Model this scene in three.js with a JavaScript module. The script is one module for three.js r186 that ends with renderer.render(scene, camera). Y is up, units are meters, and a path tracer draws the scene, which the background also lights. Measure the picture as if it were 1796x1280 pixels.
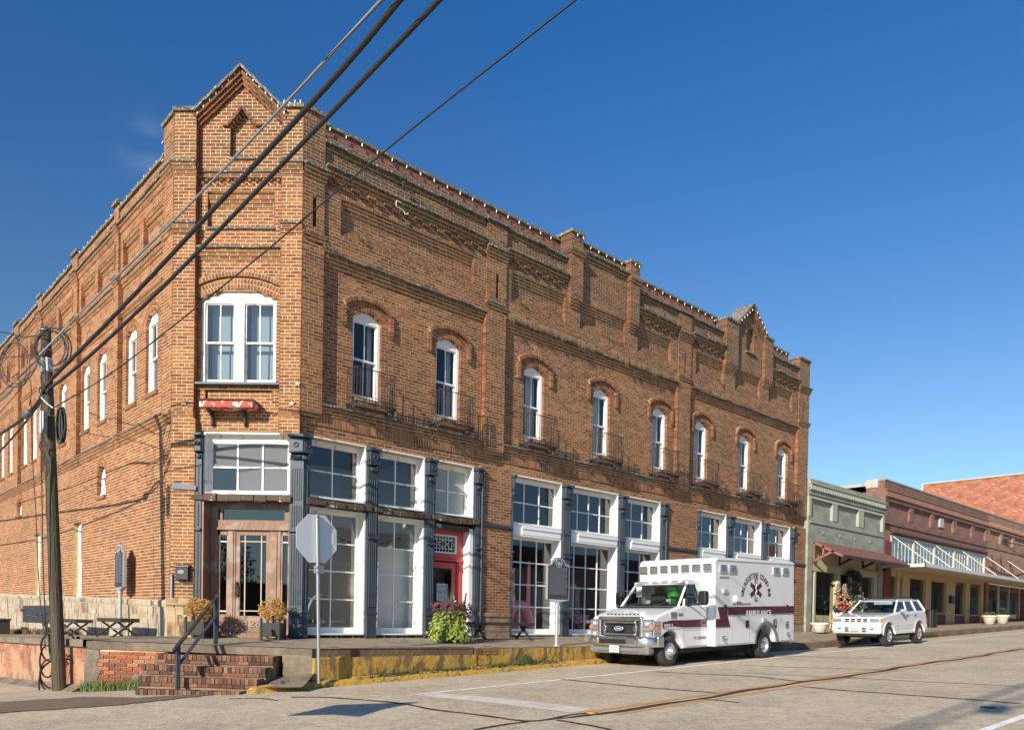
import * as THREE from 'three';
import { mergeGeometries } from 'three/addons/utils/BufferGeometryUtils.js';
import { RoundedBoxGeometry } from 'three/addons/geometries/RoundedBoxGeometry.js';
import { ImprovedNoise } from 'three/addons/math/ImprovedNoise.js';
import { FontLoader } from 'three/addons/loaders/FontLoader.js';

// ---------------------------------------------------------------- camera, sky, sun, exposure
// y = 0 is the eye of the photographer; the long facade runs along +x, the side facade along -z
const scene = new THREE.Scene();
const renderer = new THREE.WebGLRenderer({ antialias: true });
renderer.setSize(1024, 729);
renderer.toneMapping = THREE.LinearToneMapping;
renderer.toneMappingExposure = 1.5;
renderer.shadowMap.enabled = true;
const W0 = 1796, H0 = 1280, FPX = 1385.2, PX = 919.8, PY = 1111.5;
const camera = new THREE.PerspectiveCamera(2 * Math.atan(H0 / 2 / FPX) * 180 / Math.PI, W0 / H0, 0.1, 4000);
camera.setViewOffset(W0, H0, W0 / 2 - PX, H0 / 2 - PY, W0, H0);
camera.position.set(-8.297, 0, 15.861);
const YAW = 0.7580, PITCH = -0.0165, ROLL = 0.0180;
const CAMX = new THREE.Vector3(), CAMY = new THREE.Vector3(), CAMF = new THREE.Vector3();
{
  const r = new THREE.Vector3(Math.cos(YAW), 0, Math.sin(YAW)), fw = new THREE.Vector3(Math.sin(YAW), 0, -Math.cos(YAW)), up = new THREE.Vector3(0, 1, 0);
  const f2 = fw.clone().multiplyScalar(Math.cos(PITCH)).addScaledVector(up, Math.sin(PITCH));
  const u2 = fw.clone().multiplyScalar(-Math.sin(PITCH)).addScaledVector(up, Math.cos(PITCH));
  CAMX.copy(r).multiplyScalar(Math.cos(ROLL)).addScaledVector(u2, Math.sin(ROLL));
  CAMY.copy(r).multiplyScalar(-Math.sin(ROLL)).addScaledVector(u2, Math.cos(ROLL));
  CAMF.copy(f2);
  const m = new THREE.Matrix4().makeBasis(CAMX, CAMY, f2.clone().negate());
  camera.quaternion.setFromRotationMatrix(m);
}
scene.add(camera);
// world position of a thing seen at a survey point of the photograph and a known distance
const at = (x, y, d) => camera.position.clone().addScaledVector(CAMX, (x - PX) / FPX * d).addScaledVector(CAMY, -(y - PY) / FPX * d).addScaledVector(CAMF, d);

const SUN = new THREE.Vector3(-3.2, 1.74, 1.13).normalize();
{
  const w = 1024, h = 512, d = new Float32Array(w * h * 4), pn = new ImprovedNoise();
  const mix = (a, b, t) => a + (b - a) * t;
  for (let j = 0; j < h; j++) for (let i = 0; i < w; i++) {
    const th = ((i + 0.5) / w - 0.5) * 2 * Math.PI, el = ((j + 0.5) / h - 0.5) * Math.PI;
    const dx = Math.cos(el) * Math.cos(th), dz = Math.cos(el) * Math.sin(th), dy = Math.sin(el);
    const cg = dx * SUN.x + dy * SUN.y + dz * SUN.z;
    const e = Math.max(0, dy), hz = Math.exp(-e / 0.20), ph = (1 + 2 * cg * cg) / 1.5;
    const q8 = 1.07, sat = v0 => { const v = v0 * q8; return satv(v); }, satv = v => v < 0.55 ? v : 0.55 + 0.3 * (1 - Math.exp(-(v - 0.55) / 0.3));
    let r = sat((0.0020 + 0.355 * hz) * ph), g = sat((0.077 + 0.52 * hz) * ph), b = sat((0.285 + 0.46 * hz) * ph);
    const gl = Math.pow(Math.max(0, cg), 24) * 0.5; r += gl; g += gl; b += gl;
    // a few very thin ice clouds
    const ax = dx - 0.266, ay = dy - 0.466, az = dz + 0.844, wv = Math.exp(-(ax * ax + ay * ay + az * az) / 0.00035), c2 = pn.noise(dx * 30 + dy * 22, dy * 55 - dx * 40, dz * 30);
    const ci = wv * Math.max(0, 0.4 + c2) * 0.13;
    r += ci; g += ci; b += ci;
    if (dy < 0) { const k = Math.max(0, 1 + dy * 6); r = mix(0.16, r, k); g = mix(0.15, g, k); b = mix(0.13, b, k); }
    const o = (j * w + i) * 4; d[o] = r; d[o + 1] = g; d[o + 2] = b; d[o + 3] = 1;
  }
  const t = new THREE.DataTexture(d, w, h, THREE.RGBAFormat, THREE.FloatType);
  t.mapping = THREE.EquirectangularReflectionMapping; t.magFilter = t.minFilter = THREE.LinearFilter;
  t.colorSpace = THREE.LinearSRGBColorSpace; t.needsUpdate = true;
  scene.background = t; scene.environment = t;
}
const sun = new THREE.DirectionalLight(new THREE.Color().setRGB(1, 0.90, 0.74), 4.6);
sun.position.copy(SUN).multiplyScalar(80); sun.target.position.set(6, 0, 0);
sun.castShadow = true; sun.shadow.mapSize.set(4096, 4096); sun.shadow.radius = 1;
Object.assign(sun.shadow.camera, { left: -45, right: 45, top: 40, bottom: -30, near: 1, far: 220 });
scene.add(sun, sun.target);

// ---------------------------------------------------------------- helpers
function rng(seed) { let a = seed >>> 0; return () => { a = (a + 0x6D2B79F5) >>> 0; let t = a; t = Math.imul(t ^ (t >>> 15), t | 1); t ^= t + Math.imul(t ^ (t >>> 7), t | 61); return ((t ^ (t >>> 14)) >>> 0) / 4294967296; }; }
const rnd = rng(20240501);
const IN = new ImprovedNoise();
const fbm = (x, y, z = 0, o = 4) => { let s = 0, a = 0.5, f = 1; for (let i = 0; i < o; i++) { s += a * IN.noise(x * f, y * f, z + i * 7.3); a *= 0.5; f *= 2.03; } return s; };
const clamp = (x, a = 0, b = 1) => Math.min(b, Math.max(a, x));
const lerp = (a, b, t) => a + (b - a) * t;
const lin = (a, b, t) => [lerp(a[0], b[0], t), lerp(a[1], b[1], t), lerp(a[2], b[2], t)];
const sstep = (a, b, x) => { const t = clamp((x - a) / (b - a)); return t * t * (3 - 2 * t); };
const V3 = (x, y, z) => new THREE.Vector3(x, y, z);
const used = {};
const numbered = n => { const k = used[n] = (used[n] || 0) + 1; return k === 1 ? n : n + '_' + String(k - 1).padStart(3, '0'); };

// tileable value noise for textures
function pnoise(seed) {
  const R = rng(seed), N = 256, v = new Float32Array(N * N); for (let i = 0; i < N * N; i++) v[i] = R();
  const s = t => t * t * (3 - 2 * t);
  return (x, y, p) => { const xi = Math.floor(x), yi = Math.floor(y), fx = s(x - xi), fy = s(y - yi), m = a => ((a % p) + p) % p; const x0 = m(xi), x1 = m(xi + 1), y0 = m(yi), y1 = m(yi + 1); const g = (a, b) => v[(b % N) * N + (a % N)]; return lerp(lerp(g(x0, y0), g(x1, y0), fx), lerp(g(x0, y1), g(x1, y1), fx), fy); };
}
const PN = pnoise(7);
const pf = (u, v, p, o = 4) => { let s = 0, a = 0.5, q = p; for (let i = 0; i < o; i++) { s += a * PN(u * q + i * 17, v * q + i * 29, q); a *= 0.5; q *= 2; } return s / (1 - Math.pow(0.5, o)); };
// linear colour texture, metres = size of one tile; fn gives [r,g,b]
function tex(n, metres, fn, m = n, metresY = metres) {
  const d = new Uint8Array(n * m * 4), S = x => Math.round(255 * clamp(x <= 0.0031308 ? x * 12.92 : 1.055 * Math.pow(x, 1 / 2.4) - 0.055));
  for (let j = 0; j < m; j++) for (let i = 0; i < n; i++) { const c = fn(i / n, j / m), o = (j * n + i) * 4; d[o] = S(c[0]); d[o + 1] = S(c[1]); d[o + 2] = S(c[2]); d[o + 3] = 255; }
  const t = new THREE.DataTexture(d, n, m, THREE.RGBAFormat); t.colorSpace = THREE.SRGBColorSpace; t.wrapS = t.wrapT = THREE.RepeatWrapping; t.magFilter = THREE.LinearFilter; t.minFilter = THREE.LinearMipmapLinearFilter; t.generateMipmaps = true; t.repeat.set(1 / metres, 1 / metresY); t.needsUpdate = true; return t;
}
function btex(n, metres, fn, m = n, metresY = metres) {
  const d = new Uint8Array(n * m * 4);
  for (let j = 0; j < m; j++) for (let i = 0; i < n; i++) { const c = Math.round(255 * clamp(fn(i / n, j / m))), o = (j * n + i) * 4; d[o] = d[o + 1] = d[o + 2] = c; d[o + 3] = 255; }
  const t = new THREE.DataTexture(d, n, m, THREE.RGBAFormat); t.wrapS = t.wrapT = THREE.RepeatWrapping; t.magFilter = THREE.LinearFilter; t.minFilter = THREE.LinearMipmapLinearFilter; t.generateMipmaps = true; t.repeat.set(1 / metres, 1 / metresY); t.needsUpdate = true; return t;
}
function M(c, rough = 0.8, o = {}) { return new THREE.MeshStandardMaterial(Object.assign({ color: new THREE.Color().setRGB(c[0], c[1], c[2]), roughness: rough, metalness: 0, side: THREE.DoubleSide }, o)); }
function MP(c, rough, o = {}) { return new THREE.MeshPhysicalMaterial(Object.assign({ color: new THREE.Color().setRGB(c[0], c[1], c[2]), roughness: rough, metalness: 0, side: THREE.DoubleSide }, o)); }

function boxUV(g) {   // texture coordinates in metres, by the direction each face points
  const p = g.attributes.position, n = p.count, uv = new Float32Array(n * 2), a = V3(), b = V3(), c = V3();
  for (let i = 0; i < n; i += 3) {
    a.fromBufferAttribute(p, i); b.fromBufferAttribute(p, i + 1); c.fromBufferAttribute(p, i + 2);
    const nx = b.clone().sub(a).cross(c.clone().sub(a)), ax = Math.abs(nx.x), ay = Math.abs(nx.y), az = Math.abs(nx.z);
    [a, b, c].forEach((q, k) => { const o = (i + k) * 2; if (az >= ax && az >= ay) { uv[o] = q.x; uv[o + 1] = q.y; } else if (ax >= ay) { uv[o] = q.z; uv[o + 1] = q.y; } else { uv[o] = q.x; uv[o + 1] = q.z; } });
  }
  g.setAttribute('uv', new THREE.BufferAttribute(uv, 2)); return g;
}
function clean(g) { const h = g.index ? g.toNonIndexed() : g.clone(); for (const k of Object.keys(h.attributes)) if (!['position', 'normal', 'uv'].includes(k)) h.deleteAttribute(k); if (!h.attributes.uv) h.setAttribute('uv', new THREE.BufferAttribute(new Float32Array(h.attributes.position.count * 2), 2)); h.morphAttributes = {}; return h; }
const UP = V3(0, 1, 0);
class MB {
  constructor() { this.g = []; }
  add(g, m) { const h = clean(g); if (m) h.applyMatrix4(m); this.g.push(h); return this; }
  at(g, x, y, z, rx = 0, ry = 0, rz = 0) { return this.add(g, new THREE.Matrix4().compose(V3(x, y, z), new THREE.Quaternion().setFromEuler(new THREE.Euler(rx, ry, rz)), V3(1, 1, 1))); }
  box(w, h, d, x, y, z, rx = 0, ry = 0, rz = 0) { return this.at(new THREE.BoxGeometry(w, h, d), x, y, z, rx, ry, rz); }
  bb(x0, x1, y0, y1, z0, z1) { return this.box(x1 - x0, y1 - y0, z1 - z0, (x0 + x1) / 2, (y0 + y1) / 2, (z0 + z1) / 2); }
  rbox(w, h, d, r, x, y, z, rx = 0, ry = 0, rz = 0) { return this.at(new RoundedBoxGeometry(w, h, d, 2, r), x, y, z, rx, ry, rz); }
  bar(a, b, w, h = w) { const d = b.clone().sub(a), L = d.length(), q = new THREE.Quaternion().setFromUnitVectors(V3(0, 0, 1), d.clone().normalize()); return this.add(new THREE.BoxGeometry(w, h, L), new THREE.Matrix4().compose(a.clone().add(b).multiplyScalar(0.5), q, V3(1, 1, 1))); }
  rod(a, b, r, r2 = r, n = 8) { const d = b.clone().sub(a), L = d.length(), q = new THREE.Quaternion().setFromUnitVectors(UP, d.clone().normalize()); return this.add(new THREE.CylinderGeometry(r2, r, L, n), new THREE.Matrix4().compose(a.clone().add(b).multiplyScalar(0.5), q, V3(1, 1, 1))); }
  tube(pts, r, n = 24, k = 6, closed = false) { return this.add(new THREE.TubeGeometry(new THREE.CatmullRomCurve3(pts, closed), n, r, k, closed)); }
  build(name, mat, parent, o = {}) {
    let g = mergeGeometries(this.g, false); if (!o.keepUV) boxUV(g);
    const m = new THREE.Mesh(g, mat); m.name = name; m.castShadow = m.receiveShadow = true; if (o.kind) m.userData.kind = o.kind; if (parent) { m.name = name; parent.add(m); } return m;
  }
}
const mesh = (name, g, mat, parent) => { const m = new THREE.Mesh(g, mat); m.name = name; m.castShadow = m.receiveShadow = true; if (parent) parent.add(m); return m; };
const grp = (name, parent, x = 0, y = 0, z = 0, ry = 0) => { const g = new THREE.Group(); g.name = name; g.position.set(x, y, z); g.rotation.y = ry; parent.add(g); return g; };
function thing(name, label, category, pos = [0, 0, 0], ry = 0, group) { const g = new THREE.Group(); g.name = numbered(name); g.position.set(...pos); g.rotation.y = ry; scene.add(g); g.userData = { label, category }; if (group) g.userData.group = group; return g; }
function tag(o, label, category, group) { o.userData.label = label; o.userData.category = category; if (group) o.userData.group = group; return o; }
function top(o, name, label, category, group) { o.name = numbered(name); scene.add(o); return tag(o, label, category, group); }
function struct(o, name) { o.name = numbered(name); o.userData.kind = 'structure'; scene.add(o); return o; }
// sheet of a quad grid: fn(i/nu, j/nv) -> Vector3, uv in metres from xz unless fu given
function sheet(nu, nv, fn, fuv) {
  const pos = [], uv = [], idx = []; for (let j = 0; j <= nv; j++) for (let i = 0; i <= nu; i++) { const p = fn(i / nu, j / nv); pos.push(p.x, p.y, p.z); const t = fuv ? fuv(i / nu, j / nv, p) : [p.x, p.z]; uv.push(t[0], t[1]); }
  for (let j = 0; j < nv; j++) for (let i = 0; i < nu; i++) { const a = j * (nu + 1) + i, b = a + 1, c = a + nu + 1, d = c + 1; idx.push(a, c, b, b, c, d); }
  const g = new THREE.BufferGeometry(); g.setAttribute('position', new THREE.Float32BufferAttribute(pos, 3)); g.setAttribute('uv', new THREE.Float32BufferAttribute(uv, 2)); g.setIndex(idx); g.computeVertexNormals(); return g;
}
function extr(pts, depth, bevel = 0, holes = []) { // shape in xy, extruded along z and centred
  const s = new THREE.Shape(pts.map(p => new THREE.Vector2(p[0], p[1]))); for (const h of holes) s.holes.push(Array.isArray(h) ? new THREE.Path(h.map(p => new THREE.Vector2(p[0], p[1]))) : h);
  const g = new THREE.ExtrudeGeometry(s, { depth: depth - 2 * bevel, bevelEnabled: bevel > 0, bevelSize: bevel, bevelThickness: bevel, bevelOffset: -bevel, bevelSegments: 2, curveSegments: 20 }); g.translate(0, 0, -depth / 2 + bevel); return g;
}
function loft(rings, cap = true) { // rings of equal point count -> closed surface
  const n = rings[0].length, pos = [], idx = []; for (const r of rings) for (const p of r) pos.push(p.x, p.y, p.z);
  for (let k = 0; k < rings.length - 1; k++) for (let i = 0; i < n; i++) { const a = k * n + i, b = k * n + (i + 1) % n, c = a + n, d = b + n; idx.push(a, b, c, b, d, c); }
  if (cap) for (const k of [0, rings.length - 1]) { const c = pos.length / 3; let s = V3(0, 0, 0); rings[k].forEach(p => s.add(p)); s.multiplyScalar(1 / n); pos.push(s.x, s.y, s.z); for (let i = 0; i < n; i++) idx.push(c, k * n + i, k * n + (i + 1) % n); }
  const g = new THREE.BufferGeometry(); g.setAttribute('position', new THREE.Float32BufferAttribute(pos, 3)); g.setIndex(idx); g.computeVertexNormals(); return g;
}
const font = await new FontLoader().loadAsync('fonts/droid/droid_sans_bold.typeface.json');
const fontR = await new FontLoader().loadAsync('fonts/droid/droid_sans_regular.typeface.json');
function textGeo(str, size, fnt = font, maxW) { const g = new THREE.ShapeGeometry(fnt.generateShapes(str, size), 4); g.computeBoundingBox(); const b = g.boundingBox; g.translate(-(b.min.x + b.max.x) / 2, -(b.min.y + b.max.y) / 2, 0); if (maxW) g.scale(maxW / (b.max.x - b.min.x), 1, 1); return g; }
function canvasTex(w, h, draw) { const c = document.createElement('canvas'); c.width = w; c.height = h; const x = c.getContext('2d'); draw(x, w, h); const t = new THREE.CanvasTexture(c); t.colorSpace = THREE.SRGBColorSpace; t.magFilter = THREE.LinearFilter; return t; }

// ---------------------------------------------------------------- materials
const spk = (u, v, s = 1) => PN(u * 256 * s, v * 256 * s, 256);
const T = {
  asphalt: tex(1024, 6, (u, v) => { const a = pf(u, v, 3, 5), b = spk(u, v, 1), c = pf(u + 0.3, v + 0.6, 48, 2); const w = pf(u * 1 + 0.2, v + 0.7, 8, 4); let k = 0.84 + 0.22 * (a - 0.5) + 0.50 * (b - 0.5) + 0.30 * (c - 0.5) - 0.10 * sstep(0.58, 0.70, w); if (b > 0.955) k *= 0.5; if (b < 0.03) k *= 1.35; return [0.53 * k, 0.43 * k, 0.290 * k]; }),
  asphaltB: btex(512, 1.5, (u, v) => 0.5 + 0.6 * (PN(u * 128, v * 128, 128) - 0.5) + 0.3 * (PN(u * 64, v * 64, 64) - 0.5)),
  dirt: tex(512, 3, (u, v) => { const a = pf(u, v, 6, 5), b = spk(u, v); const k = 0.65 + 0.6 * a * b; return [0.20 * k, 0.135 * k, 0.085 * k]; }),
  conc: tex(1024, 4, (u, v) => { const a = pf(u, v, 4, 5), b = spk(u, v), c = pf(u + 0.5, v, 24, 3); let k = 0.82 + 0.5 * (a - 0.5) + 0.22 * (b - 0.5); const st = sstep(0.60, 0.70, c) * 0.35 + sstep(0.62, 0.72, a) * 0.25; k *= 1 - st; return [0.36 * k, 0.275 * k, 0.185 * k]; }),
  concD: tex(512, 2, (u, v) => { const a = pf(u, v, 4, 5), b = spk(u, v), c = pf(u + 0.2, v, 20, 3); let k = 0.8 + 0.8 * (a - 0.5) + 0.4 * (b - 0.5) + 0.4 * (c - 0.5); return [0.21 * k, 0.165 * k, 0.12 * k]; }),
  concB: btex(256, 1, (u, v) => pf(u, v, 16, 4)),
  yellow: tex(1024, 3.2, (u, v) => { const a = pf(u, v, 9, 6), c = pf(u * 1, v * 1 + 0.4, 16, 4), s = pf(u, v * 0.25, 36, 4), b = spk(u, v); let k = 0.85 + 0.3 * (b - 0.5) + 0.4 * (c - 0.5); const worn = sstep(0.44, 0.60, 0.55 * a + 0.45 * s); const y = [0.47 * k, 0.285 * k, 0.055 * k], d = [0.135 * k, 0.088 * k, 0.045 * k]; return lin(y, d, worn * 0.85); }, 1024, 3.2),
  kerbY: tex(512, 1.6, (u, v) => { const a = pf(u, v, 6, 5), b = spk(u, v), c = pf(u, v + 0.3, 30, 3); let k = 0.85 + 0.35 * (b - 0.5); return lin([0.56 * k, 0.33 * k, 0.045 * k], [0.24 * k, 0.18 * k, 0.11 * k], sstep(0.52, 0.6, 0.5 * a + 0.5 * c)); }),
  peel: tex(512, 1.4, (u, v) => { const a = pf(u, v, 10, 5), s = pf(u, v * 0.3, 18, 3); return lin([0.78, 0.765, 0.725], [0.36, 0.33, 0.29], sstep(0.60, 0.68, 0.55 * a + 0.45 * s) * 0.8); }),
  timber: tex(512, 1.5, (u, v) => { const g = pf(u * 0.12 + 0.1, v, 24, 4), a = pf(u, v, 8, 4); let c = lin([0.055, 0.038, 0.027], [0.13, 0.09, 0.06], g); return lin(c, [0.45, 0.42, 0.38], sstep(0.62, 0.68, a)); }),
  door: tex(512, 1.2, (u, v) => { const g = pf(u, v * 0.10, 30, 4), a = pf(u, v, 5, 4); let c = lin([0.15, 0.075, 0.045], [0.30, 0.175, 0.115], g); return lin(c, [0.38, 0.30, 0.25], sstep(0.58, 0.75, a) * 0.55); }),
  iron: tex(512, 1, (u, v) => { const a = pf(u, v, 8, 5), b = spk(u, v); let c = lin([0.028, 0.040, 0.055], [0.055, 0.072, 0.090], a); c = lin(c, [0.15, 0.07, 0.035], sstep(0.74, 0.80, a)); return lin(c, [0.22, 0.23, 0.24], b > 0.985 ? 0.4 : 0); }),
  rust: tex(256, 0.6, (u, v) => { const a = pf(u, v, 8, 4); return lin([0.035, 0.030, 0.028], [0.105, 0.055, 0.032], sstep(0.45, 0.7, a)); }),
  pole: tex(512, 1.2, (u, v) => { const g = pf(u * 1, v * 0.08, 40, 4), a = pf(u, v, 5, 4); let c = lin([0.032, 0.024, 0.018], [0.125, 0.095, 0.072], g); return lin(c, [0.062, 0.068, 0.026], sstep(0.55, 0.72, a) * 0.7); }, 512, 4.8),
  redpaint: tex(512, 0.8, (u, v) => { const a = pf(u, v, 9, 5); return lin([0.40, 0.062, 0.040], [0.55, 0.50, 0.46], sstep(0.56, 0.60, a)); }),
  brickUnit: tex(256, 0.25, (u, v) => { const a = pf(u, v, 5, 4), b = PN(u * 64, v * 64, 64); const k = 0.80 + 0.45 * (a - 0.5) + 0.35 * (b - 0.5); return [k, k, k]; }),
  brickB: btex(256, 0.25, (u, v) => 0.6 * pf(u, v, 8, 4) + 0.4 * PN(u * 64, v * 64, 64)),
  mortar: tex(256, 0.8, (u, v) => { const a = pf(u, v, 12, 4); const k = 0.75 + 0.5 * a; return [0.63 * k, 0.49 * k, 0.30 * k]; }),
  stone: tex(512, 1.2, (u, v) => { const a = pf(u, v, 6, 5), b = spk(u, v), c = pf(u, v + 0.5, 30, 3); let col = lin([0.085, 0.075, 0.060], [0.20, 0.18, 0.145], a); col = lin(col, [0.42, 0.40, 0.35], sstep(0.66, 0.73, c)); const k = 0.8 + 0.4 * b; return col.map(x => x * k); }),
  roof: tex(512, 1.6, (u, v) => { const b = spk(u, v), a = pf(u, v, 10, 3); const k = 0.8 + 0.3 * b + 0.2 * (a - 0.5); return [0.255 * k, 0.115 * k, 0.085 * k]; }),
  bark: btex(256, 0.8, (u, v) => pf(u, v * 0.1, 30, 4)),
};
// old brick walls too far away to tell the bricks apart
function brickTex(cols, mort, n = 512, px = 8, cpx = 13.5) { // tile 1.8 m x 1.0 m
  const R = rng(91 + n + px), tint = []; for (let i = 0; i < 400; i++) tint.push([R(), R()]);
  return tex(n, 1.8, (u, v) => { const cy = v * 13.5, row = Math.floor(cy), fy = cy - row, cx = u * 8 + (row % 2) * 0.5, col = Math.floor(cx) % 8, fx = cx - Math.floor(cx); const t = tint[(row * 8 + col) % 400]; const a = pf(u, v, 4, 4), b = spk(u, v); let c = lin(cols[0], cols[1], t[0]); c = lin(c, cols[2], t[1] * t[1] * 0.8); const k = 0.82 + 0.36 * (b - 0.5) + 0.5 * (a - 0.5) + 0.1; const j = (fx < 0.05 || fy < 0.14) ? 1 : 0; return lin(c, mort, j).map(x => x * k); }, n, 13.5 * 0.0745);
}
T.brickPink = brickTex([[0.24, 0.115, 0.085], [0.31, 0.155, 0.115], [0.17, 0.085, 0.07]], [0.23, 0.16, 0.125]);
T.brickTan = brickTex([[0.33, 0.175, 0.105], [0.38, 0.21, 0.135], [0.26, 0.125, 0.08]], [0.34, 0.24, 0.17]);
T.brickRed = brickTex([[0.40, 0.125, 0.065], [0.33, 0.095, 0.05], [0.48, 0.25, 0.17]], [0.40, 0.24, 0.16]);
T.brickGreen = brickTex([[0.335, 0.345, 0.275], [0.35, 0.36, 0.285], [0.31, 0.325, 0.26]], [0.285, 0.295, 0.235]);
T.brickRelief = (() => { return btex(512, 1.8, (u, v) => { const cy = v * 13.5, row = Math.floor(cy), fy = cy - row, cx = u * 8 + (row % 2) * 0.5, fx = cx - Math.floor(cx); const e = Math.min(fx / 0.05, fy / 0.14, 1); return e < 1 ? 0.2 : 0.75 + 0.25 * spk(u, v); }, 512, 13.5 * 0.0745); })();

const X = {
  road: M([1, 1, 1], 0.93, { map: T.asphalt, bumpMap: T.asphaltB, bumpScale: 0.006 }),
  dirt: M([1, 1, 1], 0.97, { map: T.dirt, bumpMap: T.asphaltB, bumpScale: 0.01 }),
  conc: M([1, 1, 1], 0.92, { map: T.conc, bumpMap: T.concB, bumpScale: 0.006 }),
  concD: M([1, 1, 1], 0.95, { map: T.concD, bumpMap: T.concB, bumpScale: 0.012 }),
  yellow: M([1, 1, 1], 0.85, { map: T.yellow, bumpMap: T.concB, bumpScale: 0.015 }),
  kerbY: M([1, 1, 1], 0.85, { map: T.kerbY, bumpMap: T.concB, bumpScale: 0.015 }),
  white: M([0.80, 0.79, 0.765], 0.55),
  peel: M([1, 1, 1], 0.6, { map: T.peel }),
  timber: M([1, 1, 1], 0.9, { map: T.timber, bumpMap: T.concB, bumpScale: 0.01 }),
  door: M([1, 1, 1], 0.6, { map: T.door }),
  iron: M([1, 1, 1], 0.5, { map: T.iron, metalness: 0.15 }),
  rust: M([1, 1, 1], 0.75, { map: T.rust, metalness: 0.2 }),
  black: M([0.014, 0.014, 0.015], 0.45),
  blackMatt: M([0.018, 0.017, 0.016], 0.9),
  rubber: M([0.022, 0.021, 0.020], 0.85),
  galv: M([0.40, 0.42, 0.44], 0.42, { metalness: 0.75 }),
  alum: M([0.50, 0.53, 0.56], 0.45, { metalness: 0.4 }),
  chrome: M([0.80, 0.80, 0.79], 0.26, { metalness: 1 }),
  poleW: M([1, 1, 1], 0.95, { map: T.pole, bumpMap: T.bark, bumpScale: 0.02 }),
  redpaint: M([1, 1, 1], 0.7, { map: T.redpaint }),
  red: M([0.50, 0.072, 0.062], 0.5),
  brick: M([1, 1, 1], 0.92, { map: T.brickUnit, bumpMap: T.brickB, bumpScale: 0.006 }),
  mortar: M([1, 1, 1], 0.97, { map: T.mortar }),
  stone: M([1, 1, 1], 0.95, { map: T.stone, bumpMap: T.concB, bumpScale: 0.02 }),
  plinth: M([0.95, 0.86, 0.75], 0.9, { map: T.conc, bumpMap: T.concB, bumpScale: 0.01 }),
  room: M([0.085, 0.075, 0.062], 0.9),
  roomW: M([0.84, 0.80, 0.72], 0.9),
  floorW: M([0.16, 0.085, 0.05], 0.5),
  curtain: M([0.55, 0.55, 0.53], 0.9),
  bulb: M([0.75, 0.75, 0.72], 0.3),
  blackCable: M([0.018, 0.018, 0.020], 0.6),
  greyCable: M([0.24, 0.25, 0.26], 0.5, { metalness: 0.2 }),
  wood: M([0.040, 0.030, 0.024], 0.75),
  carWhite: MP([0.70, 0.70, 0.695], 0.28, { clearcoat: 1, clearcoatRoughness: 0.05 }),
  maroon: MP([0.085, 0.018, 0.028], 0.3, { clearcoat: 1, clearcoatRoughness: 0.05 }),
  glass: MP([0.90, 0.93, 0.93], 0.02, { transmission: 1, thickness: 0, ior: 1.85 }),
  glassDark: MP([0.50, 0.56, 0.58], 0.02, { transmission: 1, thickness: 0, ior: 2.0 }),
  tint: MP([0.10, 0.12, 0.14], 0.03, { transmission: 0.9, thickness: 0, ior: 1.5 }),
  orange: MP([0.75, 0.20, 0.02], 0.2, { clearcoat: 1 }),
  lens: MP([0.85, 0.87, 0.89], 0.05, { transmission: 0.93, thickness: 0, ior: 1.5 }),
};
T.lace = tex(256, 0.36, (u, v) => { const a = Math.sin(u * 2 * Math.PI * 4) * Math.sin(v * 2 * Math.PI * 4), b = Math.cos(u * 2 * Math.PI * 8) * Math.cos(v * 2 * Math.PI * 8); const k = clamp(0.5 + 0.6 * a * b + 0.35 * Math.abs(a)); return lin([0.16, 0.20, 0.22], [0.66, 0.70, 0.72], k); });
X.patternGlass = MP([1, 1, 1], 0.25, { map: T.lace, transmission: 0.55, thickness: 0, ior: 1.5, bumpMap: btex(256, 0.35, (u, v) => 0.5 + 0.5 * Math.sin(u * 2 * Math.PI * 8) * Math.sin(v * 2 * Math.PI * 8)), bumpScale: 0.012 });
X.leafy = (r, g, b) => MP([r, g, b], 0.7, { transmission: 0.3, thickness: 0 });
// ---------------------------------------------------------------- ground, road, raised pavement
const roadBase = x => -1.31 + 0.0328 * clamp(x, -40, 90);
function roadY(x, z) {
  let y = roadBase(x);
  if (z < 0.5) y -= 0.043 * Math.min(30, 0.5 - z) * (1 - sstep(-3.6, -2, x));
  if (x > 11) y -= 0.13 * sstep(11, 18, x) * (1 - sstep(2.6, 4.4, z));
  return y;
}
const lerpT = (tab, x) => { if (x <= tab[0][0]) return tab[0][1]; for (let i = 1; i < tab.length; i++) if (x <= tab[i][0]) return lerp(tab[i - 1][1], tab[i][1], (x - tab[i - 1][0]) / (tab[i][0] - tab[i - 1][0])); return tab[tab.length - 1][1]; };
const walkIn = x => lerpT([[-1, -0.47], [6, -0.45], [12, -0.38], [18, -0.30], [23, -0.24], [26, -0.12], [34, 0.12], [45, 0.42], [70, 1.1]], x);
const walkOut = x => lerpT([[-1, -0.60], [3, -0.635], [7, -0.63], [12, -0.65], [18.7, -0.60], [24, -0.40], [30, -0.17], [45, 0.28], [70, 1.0]], x);
const KZ = 2.2;
// ground point under a survey point of the photograph, on the main road
function gnd(px, py, lift = 0) { const d = at(px, py, 1).sub(camera.position), c = camera.position; const t = (-1.31 + 0.0328 * c.x - c.y) / (d.y - 0.0328 * d.x); const p = c.clone().addScaledVector(d, t); p.y = roadY(p.x, p.z) + lift; return p; }
const Cw = (s, o, y) => V3(-1.95 + 0.70711 * (s - o), y, -1.95 + 0.70711 * (s + o));   // along and out from the cut corner

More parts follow.
